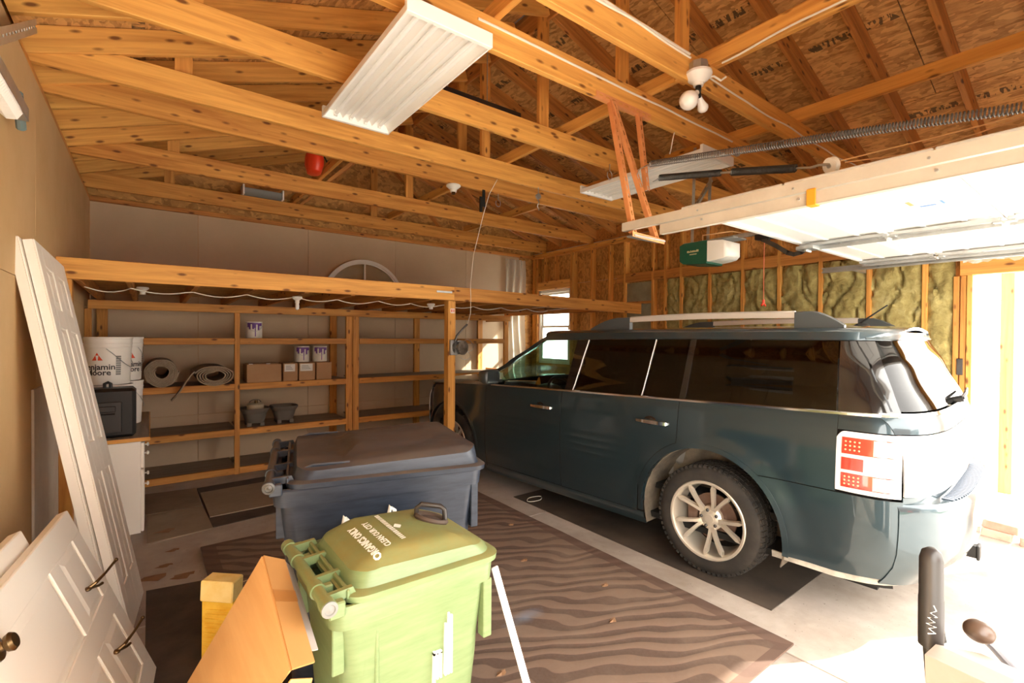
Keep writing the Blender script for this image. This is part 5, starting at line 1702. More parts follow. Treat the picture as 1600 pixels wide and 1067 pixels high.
for yy in (0.45, 0.9, 1.35):
    m = MB(); m.tube([(2.2045, yy, 2.155), (2.2125, yy, 2.155)], 0.006, 8); m.tube([(2.200, yy + 0.02, 2.203), (2.2045, yy + 0.02, 2.203)], 0.005, 8)
    obj('bolt', m, GALV, tl)
m = MB(); m.box(2.196, 0.83, 2.118, 2.2035, 0.865, 2.185, 0.002); m.box(2.196, 0.83, 2.116, 2.245, 0.865, 2.121, 0.001)
obj('orange_clip', m, plain('orange_clip', (0.85, 0.32, 0.02), 0.5), tl)
tr = c_track(5.115, YF + 0.02, 1.86, 2.205, 'right horizontal garage door track beside the insulated wall', -1)
m = MB(); m.box(5.112, YF + 0.02, 2.235, 5.17, 1.0, 2.240); m.box(5.166, YF + 0.02, 2.20, 5.171, 1.0, 2.24)
obj('reinforcing_angle', m, GALV, tr)
m = MB(); m.tube([(5.02, 1.42, 2.245), (5.06, 1.42, 2.225), (5.13, 1.42, 2.20)], 0.012, 8); m.box(5.02, 1.39, 2.235, 5.09, 1.45, 2.245, 0.002)
obj('end_bracket', m, GALV, tr)
m = MB(); m.box(5.17, 1.62, 2.19, XR + 0.002, 1.65, 2.225, 0.002)
obj('wall_strut', m, GALV, tr)

# orange slotted hanger
oh = thing('track_hanger', 'orange slotted steel hanger holding the rear end of the left door track', 'hanger', (2.4, 1.95, 2.2))
def slotted(p0, p1, w, parent, name='slotted_angle', mat=ORANGE_STEEL, side=(1, 0, 0), th=0.0025):
    p0 = Vector(p0); p1 = Vector(p1)
    L = (p1 - p0).length
    M = frame(p0, p1 - p0, side)
    m = MB()
    n = max(2, int(L / 0.055))
    st_ = L / n
    s_ = 0.010
    m.box(0, -w / 2, -th / 2, L, -s_ / 2, th / 2)
    m.box(0, s_ / 2, -th / 2, L, w / 2, th / 2)
    for i in range(n):
        m.box(i * st_, -s_ / 2, -th / 2, i * st_ + st_ * 0.45, s_ / 2, th / 2)
    m.box(0, -w / 2 - th / 2, -w * 0.8, L, -w / 2 + th / 2, 0)
    return obj(name, m, mat, parent, mx=M)
slotted((2.29, 2.015, 3.03), (2.255, 1.80, 2.17), 0.034, oh)
slotted((2.30, 2.010, 3.03), (2.475, 1.80, 2.15), 0.034, oh)
slotted((2.56, 2.015, 3.03), (2.545, 1.93, 2.50), 0.032, oh)
slotted((2.15, 2.017, 3.035), (2.68, 2.017, 3.035), 0.036, oh, side=(0, 0, 1))
slotted((2.20, 1.79, 2.165), (2.50, 1.79, 2.155), 0.034, oh, side=(0, 1, 0))
m = MB(); m.box(2.21, 1.765, 2.140, 2.50, 1.825, 2.150, 0.002)
obj('foot_plate', m, GALV, oh)

def coil(p0, p1, r_, turns, rw, seg=7):
    p0 = Vector(p0); p1 = Vector(p1)
    x = (p1 - p0).normalized()
    a = x.orthogonal().normalized(); b = x.cross(a)
    pts = []
    n = int(turns * seg)
    for i in range(n + 1):
        t = i / n
        an = 2 * math.pi * turns * t
        pts.append(p0.lerp(p1, t) + (a * math.cos(an) + b * math.sin(an)) * r_)
    m = MB(); m.tube(pts, rw, 4)
    return m
SPRING = plain('oiled_spring_steel', (0.20, 0.18, 0.16), 0.4, 0.8)
s1 = thing('extension_spring', 'long stretched coil spring crossing in front of the rafters from the orange hanger', 'spring', (2.2, 1.0, 2.4), 'garage door springs')
obj('coil', coil((2.202, 1.66, 2.517), (2.20, 0.12, 2.275), 0.016, 150, 0.0028), SPRING, s1, smooth=True)
m = MB(); m.tube([(2.27, 1.80, 2.51), (2.24, 1.76, 2.525), (2.202, 1.66, 2.517)], 0.004, 6); m.tube([(2.20, 0.12, 2.275), (2.20, -0.18, 2.235)], 0.004, 6)
obj('hook_end', m, GALV, s1, smooth=True)
s2_ = thing('extension_spring', 'shorter dark coil spring ending in a white pulley above the track', 'spring', (2.4, 1.3, 2.4), 'garage door springs')
obj('coil', coil((2.40, 1.74, 2.503), (2.40, 1.36, 2.430), 0.016, 60, 0.0036), STEEL_DARK, s2_, smooth=True)
obj('coil', coil((2.40, 1.30, 2.418), (2.40, 0.99, 2.352), 0.017, 50, 0.0036), STEEL_DARK, s2_, smooth=True)
m = MB(); m.tube([(2.50, 1.86, 2.53), (2.45, 1.80, 2.515), (2.40, 1.74, 2.503)], 0.004, 6); m.tube([(2.40, 1.36, 2.43), (2.40, 1.30, 2.418)], 0.006, 6); m.tube([(2.40, 0.99, 2.352), (2.40, 0.91, 2.335)], 0.005, 6)
obj('hook_end', m, GALV, s2_, smooth=True)
MP = Matrix.Translation((2.40, 0.845, 2.325)) @ Matrix.Rotation(R(65), 4, 'Z') @ Matrix.Rotation(R(72), 4, 'X')
m = MB(); m.lathe([(0.0, -0.012), (0.034, -0.012), (0.036, -0.010), (0.028, 0.0), (0.036, 0.010), (0.034, 0.012), (0.0, 0.012)], 26, MP)
pw = obj('pulley_wheel', m, WHITE_PLASTIC, s2_, smooth=True)
m = MB(); m.tube([(2.40, 0.93, 2.338), (2.385, 0.89, 2.335), (2.388, 0.845, 2.328)], 0.006, 6); m.lathe([(0.0, -0.016), (0.010, -0.016), (0.010, 0.016), (0.0, 0.016)], 12, MP)
obj('pulley_fork', m, GALV, s2_, smooth=True)
cable('door_cable', [(2.40, 0.81, 2.335), (2.42, 0.5, 2.34), (2.38, 0.2, 2.33), (2.3, -0.15, 2.30)], 0.003, ORANGE_CABLE, 'lower thin tan cord leaving the white pulley towards the front', 'cord', 'tan cords along the door track')
cable('door_cable', [(2.42, 0.80, 2.33), (2.50, 0.6, 2.325), (2.56, 0.4, 2.36), (2.58, 0.2, 2.40), (2.6, -0.15, 2.43)], 0.003, ORANGE_CABLE, 'upper thin tan cord sagging from the pulley towards the front rafters', 'cord', 'tan cords along the door track')

# left door hardware high in the corner beside the camera
lt = thing('corner_track_brace', 'grey slotted steel brace and track end high at the left wall', 'door track', (-0.44, 2.8, 2.5))
slotted((-0.44, 2.50, 2.62), (-0.43, 3.20, 3.02), 0.06, lt, mat=GALV, side=(0, -1, 1))
m = MB(); m.box(-0.46, 2.2, 2.48, -0.42, 2.95, 2.54, 0.003)
obj('track_end', m, GALV, lt)
m = MB(); m.tube([(-0.44, 2.85, 2.56), (-0.455, 3.02, 2.47)], 0.018, 10)
obj('damper', m, plain('teal_grey_steel', (0.16, 0.22, 0.22), 0.5), lt, smooth=True)
obj('coil', coil((-0.435, 2.18, 2.43), (-0.435, 2.70, 2.43), 0.03, 26, 0.006), WHITE_PLASTIC, lt, smooth=True)
m = MB(); m.tube([(-0.435, 2.70, 2.43), (-0.45, 2.78, 2.47), (-0.44, 2.86, 2.50)], 0.006, 6)
obj('hook_end', m, WHITE_PLASTIC, lt, smooth=True)

# opener
op = thing('garage_door_opener', 'green and white garage door opener hanging from slotted straps', 'door opener', (3.8, 2.25, 2.2))
GREEN = plain('dark_green_plastic', (0.008, 0.085, 0.05), 0.35)
m = MB()
m.loft([[(3.71, y_, z0), (3.96, y_, z0), (3.96, y_, z1), (3.71, y_, z1)] for y_, z0, z1 in ((2.22, 2.185, 2.375), (2.26, 2.183, 2.377), (2.44, 2.20, 2.375), (2.475, 2.225, 2.36))])
obj('motor_housing', m, GREEN, op)
m = MB()
rg_ = []
for y_, e in ((2.218, 0.0), (2.15, 0.004), (2.085, 0.012), (2.045, 0.035), (2.035, 0.065)):
    rg_.append([(3.715 + e, y_, 2.20 + e), (3.955 - e, y_, 2.20 + e), (3.955 - e, y_, 2.37 - e * 0.7), (3.715 + e, y_, 2.37 - e * 0.7)])
m.loft(rg_)
LENS = plain('opener_lens', (0.85, 0.83, 0.78), 0.3)
obj('lamp_lens', m, LENS, op, smooth=True, sharp=50)
m = MB(); m.box(3.73, 2.0, 2.372, 3.94, 2.45, 2.384, 0.002)
obj('top_plate', m, GALV, op)
m = MB()
rr_ = random.Random(3)
yq = 2.40
while yq > 2.30:
    w_ = 0.004 + 0.006 * rr_.random()
    m.box(3.7075, yq - w_, 2.292, 3.7092, yq, 2.302 + 0.010 * rr_.random())
    yq -= w_ + 0.004
yq = 2.375
while yq > 2.315:
    m.box(3.7075, yq - 0.005, 2.270, 3.7092, yq, 2.278)
    yq -= 0.0085
obj('lettering', m, plain('gold_print', (0.75, 0.62, 0.35), 0.5), op)
slotted((3.745, 2.38, 2.37), (3.745, 2.36, 3.19), 0.034, op, 'slotted_strap', GALV, (1, 0, 0))
slotted((3.92, 2.34, 2.37), (3.90, 2.30, 3.19), 0.034, op, 'slotted_strap', GALV, (1, 0, 0))
slotted((3.74, 2.40, 2.62), (3.93, 2.32, 2.95), 0.026, op, 'slotted_strap', GALV, (0, 1, 0))
m = MB(); m.box(3.80, -0.18, 2.372, 3.835, 2.05, 2.402, 0.002)
obj('drive_rail', m, GALV, op)
m = MB(); m.box(3.785, 1.72, 2.330, 3.85, 1.86, 2.372, 0.003); m.box(3.80, 1.76, 2.315, 3.835, 1.82, 2.335, 0.002)
obj('trolley', m, BLACK, op)
m = MB()
M_ = None
pth = [(3.80, 1.80, 2.325), (3.80, 1.70, 2.262), (3.80, 1.62, 2.200), (3.80, 1.575, 2.182), (3.80, 1.525, 2.190), (3.80, 1.475, 2.225)]
for a, b in zip(pth[:-1], pth[1:]):
    a = Vector(a); b = Vector(b)
    m.add(*cbox((b - a).length + 0.012, 0.006, 0.032, 0.001), mx=frame((a + b) / 2, b - a, (1, 0, 0)) @ Matrix.Identity(4))
obj('curved_arm', m, STEEL_DARK, op)
m = MB(); m.tube([(3.82, 1.80, 2.315), (3.822, 1.802, 2.1), (3.82, 1.80, 1.86)], 0.0028, 5)
obj('release_cord', m, plain('red_cord', (0.55, 0.13, 0.06), 0.7), op, smooth=True)
m = MB(); m.tube([(3.82, 1.80, 1.86), (3.82, 1.80, 1.83)], 0.010, 8); m.tube([(3.79, 1.80, 1.815), (3.82, 1.80, 1.832), (3.85, 1.80, 1.815)], 0.008, 8)
obj('release_handle', m, RED, op, smooth=True)
cable('opener_cord', [(3.78, 2.30, 2.386), (3.70, 2.25, 2.42), (3.68, 2.12, 2.41), (3.74, 2.02, 2.42), (3.82, 1.98, 2.41), (3.84, 1.6, 2.41), (3.84, 0.9, 2.41)], 0.005, ORANGE_CABLE, 'tan cord looped over the top of the door opener', 'cord')
jb = thing('receptacle_box', 'small metal outlet box on the second tie above the pulley', 'outlet box', (3.75, 2.0, 3.0))
m = MB(); m.box(3.74, 1.99, 3.03, 3.80, 2.02, 3.08, 0.003)
obj('box_body', m, GALV, jb)
m = MB(); m.box(3.745, 1.984, 3.035, 3.795, 1.991, 3.075, 0.002)
obj('cover', m, WHITE_PLASTIC, jb)

# ================================================================== snow blower controls at the lower right
sb = thing('snow_blower', 'snow blower with black hand grip and ball lever at the bottom right corner', 'snow blower', (1.4, 0.15, 0))
m = MB(); m.tube([(1.135, 0.23, 1.180), (1.1355, 0.23, 1.174), (1.136, 0.23, 1.160), (1.139, 0.23, 1.09), (1.1395, 0.23, 1.088), (1.141, 0.23, 1.03), (1.142, 0.23, 1.0)], [0.006, 0.014, 0.0175, 0.0180, 0.0187, 0.0187, 0.0185], 20)
gr_ = obj('hand_grip', m, plain('ribbed_black_rubber', (0.030, 0.025, 0.023), 0.38), sb, smooth=True, sharp=80)
toC = Vector((0, 0, 1.56)) - Vector((1.141, 0.23, 1.05)); toC.z = 0; toC.normalize()
rightv = Vector((toC.y, -toC.x, 0)) * -1
m = MB()
sq = [(-0.004, -0.028), (0.006, -0.024), (-0.003, -0.018), (0.007, -0.013), (-0.006, -0.010), (0.005, -0.004), (-0.004, 0.001), (0.008, 0.006), (-0.001, 0.011), (0.007, 0.017), (0.003, 0.026)]
m.tube([Vector((1.1405, 0.23, 1.056)) + rightv * a + Vector((0, 0, b)) + toC * (0.0185 * math.cos(a / 0.0187)) for a, b in sq], 0.0012, 5)
obj('grip_script', m, PRINT_W, gr_, smooth=True)
for pth in ([(1.142, 0.23, 1.01), (1.145, 0.225, 0.93), (1.16, 0.20, 0.72), (1.20, 0.15, 0.48)], [(1.62, 0.06, 0.98), (1.61, 0.05, 0.90), (1.58, 0.05, 0.72), (1.54, 0.05, 0.48)]):
    m = MB(); m.tube(pth, 0.013, 12)
    obj('handle_tube', m, STEEL_DARK, sb, smooth=True)
m = MB(); m.tube([(1.625, 0.06, 1.16), (1.622, 0.06, 1.0)], 0.018, 16)
obj('hand_grip', m, BLACK, sb, smooth=True)
TAN = mottled('tan_dash_plastic', (0.20, 0.14, 0.10), (0.27, 0.195, 0.145), 4, 0.5)
m = MB()
top_ = [(1.03, 1.035), (1.10, 1.025), (1.20, 0.985), (1.30, 0.945), (1.40, 0.89), (1.52, 0.84)]
m.loft([[(x_, 0.215 - 0.16 * max(0, x_ - 1.12), z_), (x_ + 0.01, 0.12 - 0.16 * max(0, x_ - 1.12), z_ - 0.012), (x_ + 0.01, 0.13 - 0.16 * max(0, x_ - 1.12), 0.70), (x_, 0.205 - 0.16 * max(0, x_ - 1.12), 0.70)] for x_, z_ in top_])
obj('control_panel', m, TAN, sb)
m = MB(); m.sphere((1.373, 0.20, 0.955), 0.026, 20, 14, (1, 1, 0.85))
kb = obj('lever_knob', m, plain('brown_knob', (0.10, 0.06, 0.04), 0.35), sb, smooth=True)
m = MB(); m.tube([(1.376, 0.198, 0.945), (1.395, 0.185, 0.925), (1.43, 0.15, 0.868), (1.45, 0.13, 0.83)], 0.008, 10)
obj('lever_rod', m, plain('grey_lever', (0.22, 0.22, 0.24), 0.4, 0.5), sb, smooth=True)
m = MB(); m.tube([(1.165, 0.235, 1.015), (1.185, 0.235, 1.03), (1.20, 0.23, 1.02), (1.205, 0.225, 0.985)], 0.006, 8)
obj('clutch_lever', m, STEEL_DARK, sb, smooth=True)
m = MB(); m.box(1.22, -0.08, 0.20, 1.54, 0.22, 0.52, 0.03)
obj('engine_housing', m, TAN, sb)
for xx in (1.17, 1.59):
    m = MB(); m.lathe([(0.0, -0.05), (0.10, -0.05), (0.185, -0.06), (0.20, -0.04), (0.20, 0.04), (0.185, 0.06), (0.10, 0.05), (0.0, 0.05)], 28, Matrix.Translation((xx, 0.07, 0.20)) @ Matrix.Rotation(math.pi / 2, 4, 'Y'))
    obj('wheel', m, TIRE, sb, smooth=True)
m = MB(); m.tube([(1.12, 0.07, 0.20), (1.64, 0.07, 0.20)], 0.014, 10); m.box(1.34, 0.03, 0.17, 1.42, 0.11, 0.24)
obj('axle', m, STEEL_DARK, sb)
# ================================================================== the car
# local frame: x = towards the front (0 at the rear axle), y = towards the left side, z = up
ANG = R(4.0)
hx, hy = -math.sin(ANG), math.cos(ANG)
lx, ly = -math.cos(ANG), -math.sin(ANG)
MC = Matrix(((hx, lx, 0, 3.85), (hy, ly, 0, 1.69), (0, 0, 1, 0), (0, 0, 0, 1)))
car = thing('car', 'dark teal boxy crossover car with silver roof rails parked beside the insulated wall', 'car', (3.85, 1.69, 0))

def interp(tab, z):
    if z <= tab[0][0]:
        return tab[0][1]
    for (a, va), (b, vb_) in zip(tab[:-1], tab[1:]):
        if z <= b:
            t = (z - a) / (b - a)
            t = t * t * (3 - 2 * t) * 0.35 + t * 0.65
            return va + (vb_ - va) * t
    return tab[-1][1]
HW = [(0.18, 0.885), (0.26, 0.925), (0.40, 0.948), (0.60, 0.957), (0.80, 0.957), (0.95, 0.948), (1.06, 0.935), (1.12, 0.922), (1.17, 0.905), (1.36, 0.866), (1.55, 0.825), (1.585, 0.812), (1.61, 0.785), (1.63, 0.74)]
SR = [(0.25, -0.98), (0.45, -1.03), (0.75, -1.03), (0.95, -1.035), (1.10, -1.025), (1.17, -1.005), (1.40, -0.905), (1.56, -0.825), (1.60, -0.80), (1.64, -0.74)]
SF = [(0.18, 3.74), (0.30, 3.86), (0.50, 3.93), (0.85, 3.92), (0.97, 3.86), (1.02, 3.78)]
WF = [(1.10, 2.62), (1.30, 2.20), (1.50, 1.84), (1.58, 1.68), (1.64, 1.35)]
LR, PR, LF, PF = 0.42, 4.0, 0.75, 3.0
def halfw(s, z, front=None):
    h = interp(HW, z)
    sr = interp(SR, z)
    d = (sr + LR - s) / LR
    if d > 0:
        h *= max(0.0, 1 - min(1.0, d) ** PR) ** (1 / PR)
    sf = interp(SF, z) if front is None else interp(front, z)
    lf = LF if front is None else 0.35
    d = (s - (sf - lf)) / lf
    if d > 0:
        h *= max(0.0, 1 - min(1.0, d) ** (PF if front is None else 4.0)) ** (1 / (PF if front is None else 4.0))
    return h
def rear_s(t, z, off=0.0):
    h = interp(HW, z)
    q = min(1.0, abs(t) / h)
    return interp(SR, z) + LR - LR * (1 - q ** PR) ** (1 / PR) - off
def front_s(t, z):
    h = interp(HW, z)
    q = min(1.0, abs(t) / h)
    return interp(SF, z) - LF + LF * (1 - q ** PF) ** (1 / PF)
def belt(s):
    return 1.140 - 0.028 * s
def sill(s):
    return 0.215 + 0.02 * max(0, (2.4 - s) / 2.4)
def flare(s, z):
    """fender swelling round the wheel openings"""
    f = 0.0
    for cx_ in (0.10, 3.05):
        r_ = math.hypot(s - cx_, z - 0.362)
        if 0.40 < r_ < 0.62:
            f = max(f, 0.016 * (math.cos((r_ - 0.45) / 0.17 * math.pi) * 0.5 + 0.5) if r_ > 0.45 else 0.016)
    return f
def crease(s, z):
    # soft horizontal shoulder and shallow grooves low on the doors
    g = 0.0
    for zc in (0.60, 0.655, 0.71, 0.765):
        g -= 0.0022 * math.exp(-((z - zc) / 0.006) ** 2) if 0.55 < s < 2.35 else 0.0
    return g
WX = 0.10
WHEELS = [(WX, 0.362), (3.05, 0.362)]
RA = 0.472

def side_panel(name, s0, s1, zlo, zhi, side, mat, parent, off=0.0, ns=None, nz_=None, arch=(), front=None, thick=0.010, rear_cut=None, smooth=True, fl=True):
    """skin of the car's side between stations; zlo/zhi are functions or numbers; arch = wheel openings cut out"""
    f0 = zlo if callable(zlo) else (lambda s, v=zlo: v)
    f1 = zhi if callable(zhi) else (lambda s, v=zhi: v)
    ns = ns or max(4, int(abs(s1 - s0) / 0.035))
    nz_ = nz_ or 24
    pts, idx = [], {}
    us, vs2 = lin(s0, s1, ns), lin(0, 1, nz_)
    raw = [[(u, f0(u) + (f1(u) - f0(u)) * v) for v in vs2] for u in us]
    step = max(abs(s1 - s0) / ns, max(abs(f1(u) - f0(u)) for u in (s0, s1)) / nz_) * 1.05
    inside = [[False] * (nz_ + 1) for _ in us]
    for i in range(ns + 1):
        for j in range(nz_ + 1):
            s_, z_ = raw[i][j]
            for (cx_, cz_) in arch:
                d = math.hypot(s_ - cx_, z_ - cz_)
                if d < RA:
                    if d > RA - step:
                        k_ = RA / max(d, 1e-6)
                        raw[i][j] = (cx_ + (s_ - cx_) * k_, cz_ + (z_ - cz_) * k_)
                    else:
                        inside[i][j] = True
    vsl = []
    for i in range(ns + 1):
        for j in range(nz_ + 1):
            s_, z_ = raw[i][j]
            h = halfw(s_, z_, front) + off + (flare(s_, z_) if fl else 0) + (crease(s_, z_) if fl else 0)
            vsl.append((s_, side * h, z_))
    fs = []
    for i in range(ns):
        for j in range(nz_):
            c = [(i, j), (i + 1, j), (i + 1, j + 1), (i, j + 1)]
            if any(inside[a][b] for a, b in c):
                continue
            q = [a * (nz_ + 1) + b for a, b in c]
            P4 = [vsl[k_] for k_ in q]
            if all(min(math.hypot(p[0] - cx_, p[2] - cz_) for cx_, cz_ in arch) < RA + 1e-4 for p in P4) if arch else False:
                continue
            fs.append(tuple(q) if side < 0 else tuple(q[::-1]))
    m = MB(); m.add(vsl, fs)
    used = sorted({i for f in m.f for i in f})
    mp = {o: n for n, o in enumerate(used)}
    m.v = [m.v[i] for i in used]; m.f = [tuple(mp[i] for i in f) for f in m.f]
    o = obj(name, m, mat, parent, smooth=smooth, sharp=60, normals=False, mx=MC)
    if thick:
        md = o.modifiers.new('thick', 'SOLIDIFY'); md.thickness = thick; md.offset = -1
        if mat is PAINT:                      # near-black rims paint the shade inside the shut lines
            o.data.materials.append(HOLE); md.material_offset_rim = 1
    return o

def rear_panel(name, t0, t1, zlo, zhi, mat, parent, off=0.0, nt=30, nz_=12, thick=0.010, smooth=True):
    f0 = zlo if callable(zlo) else (lambda t, v=zlo: v)
    f1 = zhi if callable(zhi) else (lambda t, v=zhi: v)
    vsl = []
    us = lin(t0, t1, nt)
    for t in us:
        for v in lin(0, 1, nz_):
            z = f0(t) + (f1(t) - f0(t)) * v
            vsl.append((rear_s(t, z, off), t, z))
    fs = []
    for i in range(nt):
        for j in range(nz_):
            a = i * (nz_ + 1) + j
            q = (a, a + nz_ + 1, a + nz_ + 2, a + 1)
            fs.append(q[::-1] if t1 > t0 else q)
    m = MB(); m.add(vsl, fs)
    o = obj(name, m, mat, parent, smooth=smooth, sharp=60, normals=True, mx=MC)
    if thick:
        md = o.modifiers.new('thick', 'SOLIDIFY'); md.thickness = thick; md.offset = 0
    return o

# dark inner tub so that gaps and openings read as depth
for sd in (1, -1):
    side_panel('inner_tub', -0.86, 3.5, lambda s: 0.26, lambda s: belt(s) - 0.03, sd, HOLE, car, off=-0.030, arch=WHEELS, thick=0.004, fl=False, nz_=24)
m = MB(); m.box(-0.80, -0.86, 0.24, 3.7, 0.86, 0.28)
obj('underbody', m, HOLE, car, mx=MC)
m = MB(); m.box(2.05, -0.84, 0.28, 3.55, 0.84, 0.95)
m.v = []; m.f = []
m.box(2.62, -0.50, 0.28, 3.5, 0.50, 0.92)
obj('engine_block', m, HOLE, car, mx=MC)

G = 0.0021
for sd in (1, -1):
    L_ = sd == 1
    side_panel('front_fender', 2.44 + G, 3.45, lambda s: sill(s) + 0.02, lambda s: belt(s) - 0.012 - max(0, s - 2.6) * 0.05, sd, PAINT, car, arch=[WHEELS[1]], nz_=34)
    fd = side_panel('front_door', 1.395 + G, 2.44 - G, lambda s: sill(s) + 0.055, lambda s: belt(s) - 0.008, sd, PAINT, car, nz_=44, arch=[])
    # rear door: its lower rear corner follows the wheel opening
    def rd_hi(s):
        return belt(s) - 0.008
    def rd_lo(s):
        if s < 0.62:
            r_ = RA + 0.050
            dx = s - WX
            zz = 0.362 + math.sqrt(max(0.0, r_ * r_ - dx * dx))
            return max(sill(s) + 0.055, zz)
        return sill(s) + 0.055
    rd = side_panel('rear_door', 0.305 + G, 1.395 - G, rd_lo, rd_hi, sd, PAINT, car, nz_=44, ns=54)
    def arch_z(s, cx_=WX):
        return 0.362 + math.sqrt(max(0.0, RA * RA - (s - cx_) ** 2))
    # quarter panel over the wheel, ahead of the tail lamp; its lower edge is the wheel opening
    side_panel('quarter_panel', -0.628, 0.305 - G, lambda s: 0.742 if s < -0.178 else arch_z(s), lambda s: belt(s) - 0.008, sd, PAINT, car, nz_=26, ns=60)
    side_panel('quarter_panel_edge', 0.301 - G, 0.615, lambda s: max(0.30, arch_z(s)) if s < 0.571 else 0.30, lambda s: rd_lo(s) - 0.004 if s < 0.612 else 0.31, sd, PAINT, car, nz_=8, ns=30)
    # above the tail lamp
    side_panel('corner_panel', -0.893, -0.628 - G, lambda s: 1.074, lambda s: belt(s) - 0.008, sd, PAINT, car, nz_=6, ns=20)
    side_panel('rocker_panel', 0.58, 2.50, lambda s: sill(s) - 0.045, lambda s: sill(s) + 0.050, sd, PAINT, car, off=-0.004, nz_=6, fl=False)
    # belt moulding in chrome
    m = MB()
    pts = [(s_, sd * (halfw(s_, belt(s_)) + 0.004), belt(s_)) for s_ in lin(-0.885, 2.36, 90)]
    rings = []
    for p in pts:
        rings.append([(p[0], p[1], p[2] + 0.009), (p[0], p[1] + sd * 0.007, p[2] + 0.005), (p[0], p[1] + sd * 0.007, p[2] - 0.007), (p[0], p[1], p[2] - 0.010)])
    m.loft(rings)
    obj('belt_moulding', m, CHROME, car, mx=MC)
    # door handles in their cups
    for par, s0 in ((fd, 1.625), (rd, 0.50)):
        zc = 0.938 if par is fd else 0.958
        hwid = halfw(s0, zc)
        m = MB(); m.sphere((s0 + 0.02, sd * (hwid - 0.004), zc + 0.002), 0.055, 20, 10, (1.0, 0.16, 0.62))
        obj('handle_cup', m, TRIM_BLACK, par, smooth=True, mx=MC)
        m = MB(); m.loft([[(x_, sd * (hwid + 0.012 + b_), zc - h_), (x_, sd * (hwid + 0.030 + b_), zc - h_ * 0.7), (x_, sd * (hwid + 0.030 + b_), zc + h_ * 0.7), (x_, sd * (hwid + 0.012 + b_), zc + h_)] for x_, h_, b_ in
                          ((s0 - 0.13, 0.010, -0.012), (s0 - 0.12, 0.017, -0.002), (s0 - 0.05, 0.018, 0.006), (s0 + 0.05, 0.016, 0.006), (s0 + 0.115, 0.013, 0.0), (s0 + 0.13, 0.008, -0.012))])
        obj('door_handle', m, CHROME, par, smooth=True, sharp=50, mx=MC)
    # side glass and pillars
    def gtop_(s):
        return 1.548 - 0.010 * max(0.0, s - 0.3) - 0.016 * max(0.0, s - 1.0)
    def apil(z):
        return interp(WF, z)
    GT = 1.535
    def glass_panel(name, sA0, sA1, sB0, sB1, mat, off=-0.006, thick=0.004, par=car, nz_=10, ns=14):
        """quadrilateral pane: rear edge sA0(bottom)->sA1(top), front edge sB0->sB1"""
        vsl, fs = [], []
        for i in range(ns + 1):
            u = i / ns
            for j in range(nz_ + 1):
                v = j / nz_
                sb_ = sA0 + (sB0 - sA0) * u
                st_ = sA1 + (sB1 - sA1) * u
                s_ = sb_ + (st_ - sb_) * v
                z0_ = belt(sb_) + 0.008
                z1_ = gtop_(st_)
                z_ = z0_ + (z1_ - z0_) * v
                vsl.append((s_, sd * (halfw(s_, z_, [(0, 9)]) + off), z_))
        for i in range(ns):
            for j in range(nz_):
                a = i * (nz_ + 1) + j
                q = (a, a + nz_ + 1, a + nz_ + 2, a + 1)
                fs.append(q if sd < 0 else q[::-1])
        m_ = MB(); m_.add(vsl, fs)
        o = obj(name, m_, mat, par, smooth=True, normals=False, mx=MC)
        if thick:
            md = o.modifiers.new('thick', 'SOLIDIFY'); md.thickness = thick; md.offset = -1
        return o
    glass_panel('front_side_window', 1.375, 1.315, 2.30, 1.78, GLASS_FRONT, par=fd)
    glass_panel('b_pillar', 1.285, 1.19, 1.375, 1.315, TRIM_BLACK, off=-0.004, thick=0.005)
    glass_panel('rear_side_window', 0.62, 0.555, 1.275, 1.180, GLASS_DARK, par=rd)
    glass_panel('rear_quarter_window', 0.315, 0.280, 0.60, 0.540, GLASS_DARK, par=rd)
    glass_panel('c_pillar', 0.270, 0.235, 0.315, 0.280, TRIM_BLACK, off=-0.004, thick=0.005)
    glass_panel('cargo_side_window', -0.615, -0.600, 0.270, 0.235, GLASS_DARK)
    glass_panel('d_pillar', -0.885, -0.745, -0.622, -0.607, TRIM_BLACK, off=-0.004, thick=0.005, ns=20)
    # bright division bars
    for par, b0, b1 in ((rd, 1.280, 1.185), (rd, 0.610, 0.548)):
        m = MB(); pts = []
        for v in lin(0, 1, 8):
            s_ = b0 + (b1 - b0) * v
            z0_, z1_ = belt(b0) + 0.008, gtop_(b1)
            z_ = z0_ + (z1_ - z0_) * v
            pts.append((s_, sd * (halfw(s_, z_, [(0, 9)]) + 0.001), z_))
        m.tube(pts, 0.0042, 6)
        obj('window_bar', m, SILVER, par, smooth=True, mx=MC)
    # a pillar and cant rail
    m = MB(); rings = []
    for z_ in lin(1.09, 1.575, 12):
        sA = apil(z_)
        t_ = halfw(min(sA, 2.3), z_, [(0, 9)])
        w_ = 0.055 + 0.02 * (1.58 - z_)
        rings.append([(sA + 0.02, sd * (t_ - 0.075), z_ + 0.0), (sA - 0.012, sd * (t_ + 0.001), z_), (sA - w_ - 0.03, sd * (t_ + 0.0), z_), (sA - w_ - 0.01, sd * (t_ - 0.05), z_)])
    m.loft(rings)
    obj('a_pillar', m, PAINT, car, smooth=True, sharp=50, mx=MC)

